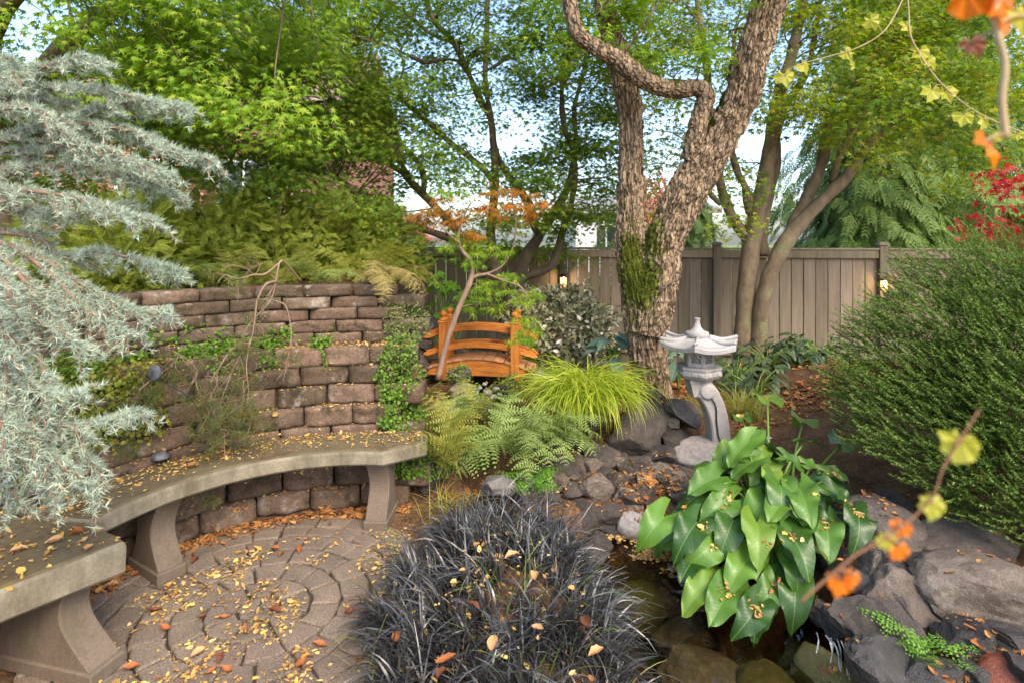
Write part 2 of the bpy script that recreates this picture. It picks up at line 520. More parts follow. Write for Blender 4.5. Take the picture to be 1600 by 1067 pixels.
def sector_mesh(r0, r1, da, seed):
    rg = np.random.default_rng(seed)
    g = .0055; n = 4
    def outline(inset):
        a0 = (g + inset) / max(r0, .05); a1 = (g + inset) / r1
        o = [((r1 - g - inset), th) for th in np.linspace(-da / 2 + a1, da / 2 - a1, n)]
        i = [((r0 + g + inset), th) for th in np.linspace(da / 2 - a0, -da / 2 + a0, n)] if r0 > .02 else [(.004, 0)]
        return np.array([(r * math.cos(th), r * math.sin(th)) for r, th in o + i])
    L = [(outline(0), -.05), (outline(0), -.007), (outline(.005), -.001), (outline(.011), 0)]
    k = len(L[0][0]); jit = rg.normal(0, .004, (k, 2))
    v = np.concatenate([np.column_stack([p + jit, np.full(k, z)]) for p, z in L])
    ar = np.arange(k); q = np.concatenate([np.stack([l * k + ar, l * k + (ar + 1) % k, (l + 1) * k + (ar + 1) % k, (l + 1) * k + ar], 1) for l in range(3)])
    return mesh_np('paver', v, [q, np.array([3 * k + ar])], PAVER, False)
rings = [.0, .085, .215, .345, .475, .605, .70, .825]
pk = 0
for i in range(len(rings) - 1):
    r0, r1 = rings[i], rings[i + 1]
    wdt = .14 if i < 6 else .18
    n = 6 if i == 0 else max(8, round(2 * math.pi * (r0 + r1) / 2 / wdt))
    ms = [sector_mesh(r0, r1, 2 * math.pi / n, 100 + i * 7 + k) for k in range(4)]
    for j in range(n):
        a_ = (j + .37 * i) * 2 * math.pi / n
        m4 = Matrix.Translation((PC[0], PC[1], random.gauss(0, .0015))) @ Matrix.Rotation(a_, 4, 'Z') @ Matrix.Rotation(random.gauss(0, .004), 4, 'X')
        put('paver', ms[pk % 4], patio, m4); pk += 1

# ================================================================== curved retaining wall of split-face blocks
def gridbox(sx, sy, sz, nx, ny, nz):
    """welded subdivided box, x centred, y from 0 back, z from 0 up"""
    vs = {}; q = []
    def vid(i, j, k):
        return vs.setdefault((i, j, k), len(vs))
    for i in range(nx):
        for k in range(nz):
            q.append([vid(i, 0, k), vid(i + 1, 0, k), vid(i + 1, 0, k + 1), vid(i, 0, k + 1)])
            q.append([vid(i + 1, ny, k), vid(i, ny, k), vid(i, ny, k + 1), vid(i + 1, ny, k + 1)])
    for j in range(ny):
        for k in range(nz):
            q.append([vid(0, j + 1, k), vid(0, j, k), vid(0, j, k + 1), vid(0, j + 1, k + 1)])
            q.append([vid(nx, j, k), vid(nx, j + 1, k), vid(nx, j + 1, k + 1), vid(nx, j, k + 1)])
    for i in range(nx):
        for j in range(ny):
            q.append([vid(i, j, nz), vid(i + 1, j, nz), vid(i + 1, j + 1, nz), vid(i, j + 1, nz)])
            q.append([vid(i, j + 1, 0), vid(i + 1, j + 1, 0), vid(i + 1, j, 0), vid(i, j, 0)])
    k_ = np.array(list(vs.keys()), float)
    return np.column_stack([(k_[:, 0] / nx - .5) * sx, k_[:, 1] / ny * sy, k_[:, 2] / nz * sz]), np.array(q), k_
def m_block():
    t = NT('split_face_block')
    oi = t.new('ObjectInfo')
    off = t.new('VectorMath', operation='SCALE'); t.l(oi.outputs['Location'], off.inputs[0]); off.inputs['Scale'].default_value = 5.3
    ad = t.new('VectorMath', operation='ADD'); t.l(t.co(), ad.inputs[0]); t.l(off.outputs[0], ad.inputs[1]); v = ad.outputs[0]
    a = t.noise(4, 6, .7, v); b = t.noise(70, 6, .75, v); c = t.noise(11, 5, .65, v)
    col = t.ramp(oi.outputs['Random'], [(0, s2l((90, 77, 65))), (.3, s2l((112, 94, 80))), (.55, s2l((86, 76, 63))), (.8, s2l((122, 100, 86))), (1, s2l((100, 87, 74)))])
    col = t.mix(.7, col, t.ramp(a, [(.28, (.16, .15, .14)), (.7, (.72, .71, .70))]), 'OVERLAY')
    col = t.mix(.6, col, t.ramp(b, [(.3, (.15, .15, .14)), (.7, (.85, .84, .82))]), 'OVERLAY')
    eff = t.ramp(c, [(.57, (0, 0, 0)), (.70, (.6, .6, .6))])
    col = t.mix(eff, col, s2l((168, 158, 148)))
    ms = t.ramp(t.noise(7, 5, .7, v), [(.52, (0, 0, 0)), (.66, (.85, .85, .85))])
    col = t.mix(ms, col, s2l((54, 50, 34)))
    t.set(col, .95, .15); t.bump(t.mix(.5, b, c), 1.0, .014)
    return t.m
BLOCK = m_block()
def block_mesh(w_, h_, d_, seed):
    v, q, k_ = gridbox(w_ - .005, d_, h_ - .003, 12, 2, 6)
    p = v * 14 + seed * 17.3
    fr = k_[:, 1] == 0
    v[fr, 1] += fbm(p[fr], 4, seed) * .015
    ex = np.abs(v[:, 0]) / (w_ / 2); ez = np.abs(v[:, 2] / h_ - .5) * 2
    v[:, 1] += np.where(fr, .014 * sstep(.72, 1, ex) + .010 * sstep(.7, 1, ez), 0)
    v[:, 2] += fbm(p + 9, 2, seed) * .003; v[:, 0] += fbm(p + 19, 2, seed) * .003
    return mesh_np('block', v, q, BLOCK, True)
def curved_wall(name, label, r0, z0, nc, bw, bh, bd, setback, phi0, phi1, nvar, seed):
    w_ = thing(name, label, 'retaining wall', (WC[0], WC[1] + r0, z0))
    ms = [block_mesh(bw, bh, bd, seed + k) for k in range(nvar)]
    rg = random.Random(seed)
    for k in range(nc):
        r = r0 + setback * k
        st = bw / r
        a_ = math.radians(phi0(k)) + (0 if k % 2 else st / 2)
        while a_ < math.radians(phi1):
            rr = r + rg.gauss(0, .010)
            x, y = WC[0] + rr * math.cos(a_), WC[1] + rr * math.sin(a_)
            m4 = Matrix.Translation((x, y, z0 + k * bh + rg.gauss(0, .0012))) @ Matrix.Rotation(a_ - math.pi / 2 + rg.gauss(0, .022), 4, 'Z') @ Matrix.Rotation(rg.gauss(0, .008), 4, 'Y')
            put('block', ms[rg.randrange(nvar)], w_, m4)
            a_ += st
    return w_
curved_wall('retaining_wall', 'lower curved tier of brown split-face blocks behind the concrete bench', 1.25, -.005, 8, .285, .1155, .2, .028,
            lambda k: 82 + .9 * k, 208, 7, 3)
curved_wall('retaining_wall', 'upper curved tier of thin grey-brown blocks above the mossy ledge', 1.60, .905, 5, .30, .0765, .19, .02,
            lambda k: 86 + .8 * k, 205, 7, 60)

# ================================================================== curved concrete bench
def m_concrete(name, c0, c1, mossy=True, scale=6):
    t = NT(name)
    a = t.noise(scale, 7, .7); b = t.noise(90, 5, .8); c = t.noise(2.5, 5, .6)
    col = t.ramp(a, [(.3, s2l(c0)), (.7, s2l(c1))])
    col = t.mix(.4, col, t.ramp(b, [(.3, (.2, .2, .2)), (.7, (.8, .8, .8))]), 'OVERLAY')
    st = t.noise(7, 5, .7, stretch=(1, 1, .35))
    col = t.mix(t.ramp(st, [(.46, (0, 0, 0)), (.66, (.75, .75, .75))]), col, s2l((84, 78, 58)))
    if mossy:
        g = t.new('NewGeometry'); s_ = t.new('SeparateXYZ'); t.l(g.outputs['True Normal'], s_.inputs[0])
        k = t.math('MULTIPLY', t.math('GREATER_THAN', s_.outputs['Z'], .7), t.ramp(t.mix(.5, a, c), [(.3, (.55, .55, .55)), (.56, (1, 1, 1))]))
        mc = t.ramp(t.noise(16, 6, .75), [(.3, s2l((70, 60, 44))), (.55, s2l((96, 84, 60))), (.75, s2l((98, 96, 52)))])
        col = t.mix(k, col, mc)
    t.set(col, .9, .25); t.bump(t.mix(.5, a, b), .6, .006)
    return t.m
CONC = m_concrete('weathered_concrete', (104, 96, 80), (142, 134, 114))
TAUPE = m_concrete('taupe_painted_concrete', (100, 88, 76), (114, 101, 88), False, 3)
def slab(name, poly, z1, th, parent):
    """bench seat from a plan polygon with worn edges: rounded rim rings"""
    p = np.asarray(poly, float); n = len(p)
    d1 = unit(np.roll(p, -1, 0) - p); d0 = unit(p - np.roll(p, 1, 0))
    nrm = unit(np.stack([-(d0 + d1)[:, 1], (d0 + d1)[:, 0]], 1))      # inward for ccw
    lv = [(.012, -th), (.0, -th + .012), (.0, -.022), (.004, -.008), (.014, 0)]
    v = np.concatenate([np.column_stack([p + nrm * i_, np.full(n, z1 + z_)]) for i_, z_ in lv])
    v[:, :2] += (fbm(v * 9, 3)[:, None] * .004)
    v[:, 2] += fbm(v * 7 + 5, 3) * .002
    a = np.arange(n)
    q = np.concatenate([np.stack([l * n + a, l * n + (a + 1) % n, (l + 1) * n + (a + 1) % n, (l + 1) * n + a], 1) for l in range(len(lv) - 1)])
    return part(name, v, [q, np.array([a[::-1]]), np.array([a + 4 * n])], CONC, parent, False)
def arc(c, r, a0, a1, n):
    return [(c[0] + r * math.cos(math.radians(a)), c[1] + r * math.sin(math.radians(a))) for a in np.linspace(a0, a1, n)]
def bench_leg(parent, ang, c, r_front, r_back, th=.115, ztop=.375, waist=.075, toplean=0):
    """C-shaped plate leg standing radially, small plinth at its foot"""
    zs = np.linspace(.045, ztop, 22); tt = (zs - .045) / (ztop - .045)
    front = r_front + waist * np.sin(tt * math.pi * .98) ** 1.2 * (1 - .15 * tt) + toplean * tt
    back = r_back - .05 * np.sin(tt * math.pi) ** 1.2
    prof = [(f, z) for f, z in zip(front, zs)] + [(b, z) for b, z in zip(back[::-1], zs[::-1])]
    a_ = math.radians(ang)
    er, et = np.array([math.cos(a_), math.sin(a_), 0]), np.array([-math.sin(a_), math.cos(a_), 0])
    m = len(prof); ch = .006
    L = []
    for s_, ins in ((-th / 2, ch), (-th / 2 + ch, 0), (th / 2 - ch, 0), (th / 2, ch)):
        cen = np.array([(r_front + r_back) / 2, .21])
        pp = np.array(prof); dd = unit(cen - pp) * ins; pp = pp + dd
        L.append(np.array([c[0], c[1], 0]) + pp[:, 0:1] * er + pp[:, 1:2] * np.array([0, 0, 1]) + s_ * et)
    v = np.concatenate(L); a = np.arange(m)
    q = np.concatenate([np.stack([l * m + a, l * m + (a + 1) % m, (l + 1) * m + (a + 1) % m, (l + 1) * m + a], 1) for l in range(3)])
    h = 22   # caps as quad strips between front and back profile
    i_ = np.arange(h - 1)
    cap = np.stack([i_, i_ + 1, m - 2 - i_, m - 1 - i_], 1)
    q = np.concatenate([q, cap, cap[:, ::-1] + 3 * m])
    lg = part('leg', v, q, TAUPE, parent, False)
    R = np.column_stack([er, et, [0, 0, 1]])
    cv, cf = cbox(r_back - r_front + .03, th + .02, .055, .006, np.array([c[0], c[1], .022]) + er * (r_front + r_back) / 2, R)
    part('plinth', cv, cf, TAUPE, lg, False)
bn = thing('curved_bench', 'curved concrete bench with moss and yellow leaves along the block wall', 'bench', (-1.4, 3.0, 0))
front = arc(WC, .93, 84, 171, 34)
poly = [(-.484, 3.275), (-.50, 3.41)] + arc(WC, 1.25, 78, 171.5, 36)[0:] + front[::-1]
poly = np.array(poly)
ar2 = 0.5 * np.sum(poly[:, 0] * np.roll(poly[:, 1], -1) - np.roll(poly[:, 0], -1) * poly[:, 1])
if ar2 < 0: poly = poly[::-1]
slab('seat_slab', poly, .45, .09, bn)
bench_leg(bn, 87, WC, .965, 1.21)
bench_leg(bn, 147.5, WC, .955, 1.21)
bn2 = thing('curved_bench', 'concrete bench covered in fallen leaves under the blue-grey conifer', 'bench', (-1.9, 1.9, 0))
poly = np.array([(-1.468, 2.197), (-1.55, 2.255), (-1.675, 2.315), (-1.74, 2.345), (-2.06, 2.385), (-2.40, 2.30), (-2.35, 1.75), (-2.25, 1.1), (-1.95, 1.2), (-1.85, 1.62), (-1.69, 1.90), (-1.575, 2.06)])
ar2 = 0.5 * np.sum(poly[:, 0] * np.roll(poly[:, 1], -1) - np.roll(poly[:, 0], -1) * poly[:, 1])
if ar2 < 0: poly = poly[::-1]
slab('seat_slab', poly, .447, .125, bn2)
bench_leg(bn2, 166, np.array([-1.49, 2.11]), 0.0, .46, .12, .36, .09, .10)

# ================================================================== board fence
FA, FB = np.array([-1.182, 7.6]), np.array([4.335, 6.75])
fd = (FB - FA) / np.linalg.norm(FB - FA); fn = np.array([fd[1], -fd[0]])     # fn points towards the garden
if fn[1] > 0: fn = -fn
FR = np.column_stack([[*fd, 0], [*(-fn), 0], [0, 0, 1]])
def fp(s, off, z): return np.array([*(FA + fd * s + fn * off), z])
def m_fence():
    t = NT('weathered_fence_stain')
    oi = t.new('ObjectInfo')
    v = t.new('VectorMath', operation='ADD'); t.l(t.co(), v.inputs[0]); t.l(oi.outputs['Random'], v.inputs[1])
    a = t.noise(30, 6, .7, v.outputs[0], (1, 1, .06)); b = t.noise(3, 4, .6, v.outputs[0], (1, 1, .5))
    base = t.ramp(oi.outputs['Random'], [(0, s2l((112, 101, 86))), (.35, s2l((136, 122, 107))), (.65, s2l((122, 112, 94))), (1, s2l((146, 130, 116)))])
    col = t.mix(.6, base, t.ramp(a, [(.3, (.25, .24, .22)), (.7, (.72, .72, .70))]), 'OVERLAY')
    col = t.mix(t.ramp(b, [(.50, (0, 0, 0)), (.75, (.5, .5, .5))]), col, s2l((112, 112, 74)))
    t.set(col, .8, .25); t.bump(a, .35, .006)
    return t.m
FENCE = m_fence()
fence = thing('board_fence', 'brown stained board fence with capped posts along the garden', 'fence', (1.5, 7.2, 0))
bay = np.linalg.norm(FB - FA) / 3
rf = random.Random(5)
fb_ms = []
for k in range(6):
    v, f = cbox(.1385, .018, 1.33, .003, (0, 0, 0)); v = v + fbm(v * 6 + k * 3, 2)[:, None] * np.array([.0012, .002, 0]); fb_ms.append(mesh_np('board', v, f, FENCE, False))
fb_low = [mesh_np('board', *cbox(.1385, .018, .21, .003), FENCE, False) for k in range(2)]
R4 = Matrix([list(r) for r in FR]).to_4x4()
for b_ in range(-2, 5):
    s0 = b_ * bay
    nb = 13; stp = (bay - .09) / nb
    sc_ = stp / .1385 * .955
    for j in range(nb):
        s_ = s0 + .045 + (j + .5) * stp
        x, y, z = fp(s_, -.012 + rf.gauss(0, .002), .76)
        put('board', fb_ms[rf.randrange(6)], fence, Matrix.Translation((x, y, z)) @ R4 @ Matrix.Rotation(rf.gauss(0, .002), 4, 'Y') @ Matrix.Diagonal((sc_ * rf.uniform(.975, 1.0), 1, 1, 1)))
        x, y, z = fp(s_, -.006, .075)
        put('board', fb_low[j % 2], fence, Matrix.Translation((x, y, z)) @ R4 @ Matrix.Diagonal((sc_, 1, 1, 1)))
    part('rail', *cbox(bay - .092, .04, .095, .005, fp(s0 + bay / 2, .022, 1.405), FR), FENCE, fence, False)
    part('rail', *cbox(bay - .092, .04, .085, .005, fp(s0 + bay / 2, .024, .222), FR), FENCE, fence, False)
    part('cap_rail', *cbox(bay - .094, .085, .022, .004, fp(s0 + bay / 2, .01, 1.468), FR), FENCE, fence, False)
for b_ in range(-2, 6):
    po = part('post', *cbox(.09, .09, 1.56, .005, fp(b_ * bay, .012, .73), FR), FENCE, fence, False)
    mb = MB(); mb.add(*cbox(.115, .115, .022, .004, fp(b_ * bay, .012, 1.5215), FR)); mb.add(*cbox(.095, .095, .016, .006, fp(b_ * bay, .012, 1.541), FR))
    part('post_cap', *mb.out(), FENCE, po, False)

# lit post lamps
t = NT('warm_lamp_glow'); t.b.inputs['Emission Color'].default_value = (1, .72, .32, 1); t.b.inputs['Emission Strength'].default_value = 4; t.set((1, .85, .6, 1), .4); GLOW = t.m
t = NT('bronze_metal'); t.set(t.ramp(t.noise(40, 3), [(.3, s2l((86, 58, 38))), (.7, s2l((120, 82, 52)))]), .4); t.b.inputs['Metallic'].default_value = .8; BRONZE = t.m
for s_, lab in ((bay, 'lit bronze dome lamp on the fence post behind the speckled shrub'), (3 * bay, 'lit bronze dome lamp on the fence post beside the needled conifer')):
    c = fp(s_, .085, 1.105)
    lp = thing('post_lamp', lab, 'lamp', c)
    hd = [(.004, .045), (.022, .043), (.038, .03), (.045, .008), (.047, 0), (.043, 0), (.036, .024), (.004, .036)]
    part('hood', *lathe(hd, 20, c, False), BRONZE, lp)
    part('bracket', *cbox(.03, .05, .05, .004, fp(s_, .058, 1.125), FR), BRONZE, lp, False)
    part('bulb', *lathe([(.002, -.010), (.012, -.008), (.018, 0), (.014, .010), (.002, .016)], 14, c), GLOW, lp)
    ld = bpy.data.lights.new('lamp_light', 'POINT'); ld.energy = 1.2; ld.color = (1, .62, .28); ld.shadow_soft_size = .02
    lo = bpy.data.objects.new('lamp_light', ld); link(lo, lp); lo.location = tuple(fp(s_, .105, 1.06) - c)

# ================================================================== arched garden bridge
def m_wood(name, cols, stretch=(1, 12, 12), rough=.45):
    t = NT(name); oi = t.new('ObjectInfo')
    v = t.new('VectorMath', operation='ADD'); t.l(t.co(), v.inputs[0]); t.l(oi.outputs['Random'], v.inputs[1])
    a = t.noise(4, 6, .65, v.outputs[0], stretch); kn = t.noise(9, 3, .5, v.outputs[0], (1, 2, 2))
    col = t.ramp(a, [(.28, s2l(cols[0])), (.5, s2l(cols[1])), (.72, s2l(cols[2]))])
    col = t.mix(t.ramp(kn, [(.68, (0, 0, 0)), (.76, (.8, .8, .8))]), col, s2l((92, 48, 18)))
    gr = t.noise(2.2, 5, .6, v.outputs[0]); col = t.mix(.45, col, t.ramp(gr, [(.3, (.26, .25, .24)), (.7, (.66, .66, .66))]), 'OVERLAY')
    wr = t.noise(11, 6, .75, v.outputs[0], (1, 1.5, 1.5)); col = t.mix(t.ramp(wr, [(.58, (0, 0, 0)), (.72, (.5, .5, .5))]), col, s2l((150, 116, 84)))
    t.set(col, rough + .15, .3); t.bump(a, .35, .004); return t.m
ORANGE = m_wood('orange_stained_cedar', [(140, 78, 30), (186, 112, 44), (206, 138, 66)])
ORANGE_V = m_wood('orange_stained_cedar_upright', [(140, 78, 30), (186, 112, 44), (206, 138, 66)], (12, 12, 1))
DECKW = m_wood('bleached_deck_wood', [(150, 98, 62), (182, 128, 90), (200, 150, 112)], (12, 1, 12), .7)
BC = P(752, 560, 5.45); BC[2] = 0
ba = math.radians(-7)
BR = rotz(ba)
def bp_(l, w_, z): return BC + BR @ np.array([l, w_, 0]) + np.array([0, 0, z])
br = thing('garden_bridge', 'small arched orange wooden bridge with handrails and ball finials', 'bridge', bp_(0, 0, .31))
def archbeam(name, zc, hh, half, rise, w0, th, mat, parent, hend=None, round_end=False, n=28):
    """board curved in elevation: spans -half..half along the bridge at width offset w0"""
    l = np.linspace(-half, half, n); zt = zc + rise * (1 - (l / half) ** 2)
    hh_ = np.full(n, hh)
    if hend is not None: hh_ = hend + (hh - hend) * (1 - (np.abs(l) / half) ** 2.2)
    if round_end: hh_ = hh * np.sqrt(np.clip(1 - np.clip((np.abs(l) - (half - hh / 2)) / (hh / 2), 0, .985) ** 2, 0, 1))
    top = zt + hh_ / 2 if round_end else zt
    bot = top - hh_
    rows = []
    ch = .005
    for (wo, dz) in ((-th / 2, ch), (-th / 2 + ch, 0), (th / 2 - ch, 0), (th / 2, ch)):
        rows.append((wo, top - dz, bot + dz))
    v = []
    for wo, tp, bt in rows: v += [bp_(a_, w0 + wo, z) for a_, z in zip(l, tp)]
    for wo, tp, bt in rows[::-1]: v += [bp_(a_, w0 + wo, z) for a_, z in zip(l, bt)]
    q = []
    for k in range(8):
        k2 = (k + 1) % 8
        for i in range(n - 1): q.append([k * n + i, k * n + i + 1, k2 * n + i + 1, k2 * n + i])
    e0 = [k * n for k in range(8)]; e1 = [k * n + n - 1 for k in range(8)]
    return part(name, np.array(v), [np.array(q), np.array([e0, e1[::-1]])], mat, parent, False)
for s_ in (-1, 1):
    archbeam('side_beam', .365, .15, .52, .115, s_ * .13, .035, ORANGE, br, .03)
    archbeam('handrail', .665, .055, .54, .10, s_ * .13 - s_ * .053, .03, ORANGE, br, None, True)
    archbeam('middle_rail', .505, .055, .54, .10, s_ * .13 - s_ * .053, .03, ORANGE, br, None, True)
npl = 11
pm = [mesh_np('deck_plank', *cbox(1.04 / npl - .005, .33, .02, .003), DECKW, False) for k in range(1)]
for i in range(npl):
    l = -.52 + (i + .5) * 1.04 / npl
    z = .365 + .115 * (1 - (l / .52) ** 2) + .011
    sl = math.atan(2 * .115 * l / .52 ** 2)
    put('deck_plank', pm[0], br, Matrix.Translation(bp_(l, 0, z)) @ Matrix.Rotation(ba, 4, 'Z') @ Matrix.Rotation(sl, 4, 'Y'))
fin = [(.030, 0), (.042, .004), (.042, .014), (.024, .022), (.018, .032), (.026, .044), (.034, .058), (.034, .070), (.026, .082), (.012, .090), (.002, .092)]
for sx in (-1, 1):
    for sy in (-1, 1):
        c = bp_(sx * .335, sy * .13, .555)
        po = part('post', *cbox(.078, .072, .52, .006, c, BR), ORANGE_V, br, False)
        mb = MB(); mb.add(*lathe(fin, 18, c + [0, 0, .26 + .016])); mb.add(*cbox(.09, .09, .016, .004, c + [0, 0, .268], BR))
        part('finial', *mb.out(), ORANGE_V, po)

# ================================================================== curved-leg stone lantern on its boulder
def m_granite(name, c0, c1):
    t = NT(name)
    a = t.noise(5, 5, .6); b = t.noise(260, 3, .8); c = t.noise(2.2, 5, .7)
    col = t.ramp(a, [(.3, s2l(c0)), (.7, s2l(c1))])
    col = t.mix(.55, col, t.ramp(b, [(.32, (.2, .2, .2)), (.5, (.5, .5, .5)), (.7, (.8, .8, .8))]), 'OVERLAY')
    col = t.mix(t.ramp(c, [(.42, (0, 0, 0)), (.66, (.65, .65, .65))]), col, s2l((98, 94, 80)))
    t.set(col, .9, .25); t.bump(t.mix(.5, b, t.noise(60, 5, .7)), .6, .006); return t.m
GRAN = m_granite('pale_granite', (142, 138, 135), (176, 171, 167))
LY = 4.0
LB = P(1115, 683, LY)
lan = thing('stone_lantern', 'pale granite lantern with curved leg and upturned roof beside the pond', 'lantern', LB)
LX = P(1092, 0, LY)[0]
def lz(py): return CAMZ - (py - HY) / F * LY
# leg: a bent slab rising from the boulder and curling back into a scroll
cl = [P(1122, 684, LY), P(1119, 655, LY), P(1112, 630, LY), P(1101, 610, LY), P(1088, 601, LY), P(1076, 603, LY)]
wd = [.128, .125, .13, .135, .14, .13]
def bent_slab(pts, wid, dep, n=34):
    pr = crom(np.column_stack([np.array(pts), wid]), n); p = pr[:, :3]; ww = pr[:, 3]
    T = unit(np.gradient(p, axis=0)); N = np.cross(T, [0, 1., 0])
    D = np.array([0, 1., 0]); ch = .01
    ring = []
    for (a, b) in ((-.5, -.5), (.5, -.5), (.5, .5), (-.5, .5)):
        pass
    sec = [(-1, -1, ch, 0), (-1, -1, 0, ch), (-1, 1, 0, -ch), (-1, 1, ch, 0), (1, 1, -ch, 0), (1, 1, 0, -ch), (1, -1, 0, ch), (1, -1, -ch, 0)]
    v = np.concatenate([p + N * (a * ww[:, None] / 2 + da) + D * (b * dep / 2 + db) for a, b, da, db in sec])
    q = [[k * n + i, k * n + i + 1, ((k + 1) % 8) * n + i + 1, ((k + 1) % 8) * n + i] for k in range(8) for i in range(n - 1)]
    return v, [np.array(q), np.array([[k * n for k in range(8)], [k * n + n - 1 for k in range(7, -1, -1)]])]
lg = part('curved_leg', *bent_slab(cl, wd, .16), GRAN, lan, False)
sv, sf = lathe([(.004, -.095), (.036, -.095), (.052, -.092), (.052, .092), (.036, .095), (.004, .095)], 24)
sv = sv @ rotx(math.pi / 2).T
part('scroll', sv + P(1100, 607, LY) + [0, 0, 0], sf, GRAN, lg)
hexa = lambda r, z: (r, z)
pl = [(.09, lz(596)), (.10, lz(590)), (.135, lz(588)), (.155, lz(583)), (.155, lz(577)), (.147, lz(576)), (.147, lz(574.5)), (.155, lz(573.5)), (.155, lz(570)), (.12, lz(569.6))]
def hexlathe(prof, c, tw=math.pi / 6):
    v, f = lathe(prof, 6, (0, 0, 0)); v = v @ rotz(tw).T; return v + np.array([c[0], c[1], 0]), f
plat = part('platform', *hexlathe(pl, (LX, LY)), GRAN, lan, False)
mb = MB()
for k in range(6):                                   # raised petals on the platform rim
    a_ = k * math.pi / 3 + math.pi / 3 * 0
    R = rotz(a_ + math.pi / 2)
    c = np.array([LX, LY, lz(580)]) + rotz(a_) @ np.array([.1345, 0, 0])
    for dx in (-.045, .0, .045): mb.add(*cbox(.036, .012, .022, .004, c + R @ np.array([dx, 0, 0]), R))
tag(part('carved_rim', *mb.out(), GRAN, plat, False), kind='stuff')
# fire box: six framed faces with pierced lattice
fbx = thing  # (kept simple: box is a part made of posts, sills and lattice)
mb = MB(); mlat = MB()
z0, z1 = lz(569.6), lz(545.5); rr = .098; hz = (z0 + z1) / 2; hh = z1 - z0
for k in range(6):
    a_ = k * math.pi / 3; Rk = rotz(a_ + math.pi / 2); ap = rr * math.cos(math.pi / 6)
    c = np.array([LX, LY, hz]) + rotz(a_) @ np.array([ap, 0, 0])
    wf = rr
    for sx in (-1, 1): mb.add(*cbox(.020, .02, hh, .002, c + Rk @ np.array([sx * (wf / 2 - .008), .004, 0]), Rk))
    for sz_ in (-1, 1): mb.add(*cbox(wf - .03, .018, .028, .002, c + np.array([0, 0, sz_ * (hh / 2 - .013)]) + Rk @ np.array([0, .004, 0]), Rk))
    for d_ in (-1, 1):
        for o_ in (-.022, 0, .022):
            mlat.add(*cbox(.006, .008, .066, .001, c + Rk @ np.array([o_, .002 + .003 * d_, 0]), Rk @ roty(d_ * .72)))
fb = part('fire_box', *mb.out(), GRAN, lan, False)
part('lattice', *mlat.out(), GRAN, fb, False)
# roof
nseg = 60; th = np.arange(nseg) * 2 * math.pi / nseg
loc = (th % (math.pi / 3)) - math.pi / 6
hexr = math.cos(math.pi / 6) / np.cos(loc); cn = np.abs(loc) / (math.pi / 6)          # 1 at corners
rl = []
for r_, py, up, cnr in [(.075, 525, 0, 0), (.12, 528.5, 0, 0), (.17, 532.0, .1, .2), (.215, 534.5, .5, .7), (.268, 534.5, 1, 1), (.276, 536.5, 1, 1), (.272, 542.5, .75, 1), (.255, 544, .6, 1), (.13, 545.6, 0, .6), (.09, 546, 0, .3)]:
    rad = r_ * (1 + (hexr - 1) * (1 if cnr == 0 else 1) ) * (1 + .04 * cnr * cn ** 3)
    z = lz(py) + up * .030 * cn ** 2.4 - up * .006
    rl.append(np.stack([LX + rad * np.cos(th + .12), LY + rad * np.sin(th + .12), z], 1))
v = np.concatenate(rl); m = len(rl); a = np.arange(nseg)
q = np.concatenate([np.stack([(l + 1) * nseg + a, (l + 1) * nseg + (a + 1) % nseg, l * nseg + (a + 1) % nseg, l * nseg + a], 1) for l in range(m - 1)])
roof = part('roof', v, [q, np.array([a]), np.array([a[::-1] + (m - 1) * nseg])], GRAN, lan, False)
mb = MB()
for k in range(6):                                   # hip ridges
    a_ = k * math.pi / 3 + .12
    pts = [np.array([LX, LY, 0]) + rotz(a_) @ np.array([r_, 0, 0]) + np.array([0, 0, lz(py) + up]) for r_, py, up in ((.08, 526, 0), (.17, 531.5, .004), (.25, 533.5, .022), (.282, 533.2, .029))]
    mb.add(*tube(pts, [.013, .013, .014, .012], 14, 8))
part('ridge', *mb.out(), GRAN, roof)
part('finial', *lathe([(.080, lz(526.5)), (.080, lz(520)), (.074, lz(518.5)), (.045, lz(516.5)), (.026, lz(511)), (.019, lz(504)), (.020, lz(499)), (.023, lz(497.5)), (.016, lz(496.8)), (.002, lz(496.6))], 24, (LX - .012, LY, 0)), GRAN, lan)
# black cable down the leg
t = NT('black_rubber'); t.set((.012, .012, .013, 1), .45); RUBBER = t.m
kb = [P(1094, 607, LY) + [0, -.09, 0], P(1106, 618, LY) + [0, -.09, 0], P(1112, 632, LY) + [0, -.088, 0], P(1113, 655, LY) + [0, -.088, 0], P(1118, 681, LY) + [0, -.095, 0], P(1122, 685, LY) + [.05, -.14, .004]]
solo('power_cable', *tube(kb, [.0045] * 6, 40, 8), RUBBER, 'black power cable running down the leg of the granite lantern', 'cable')

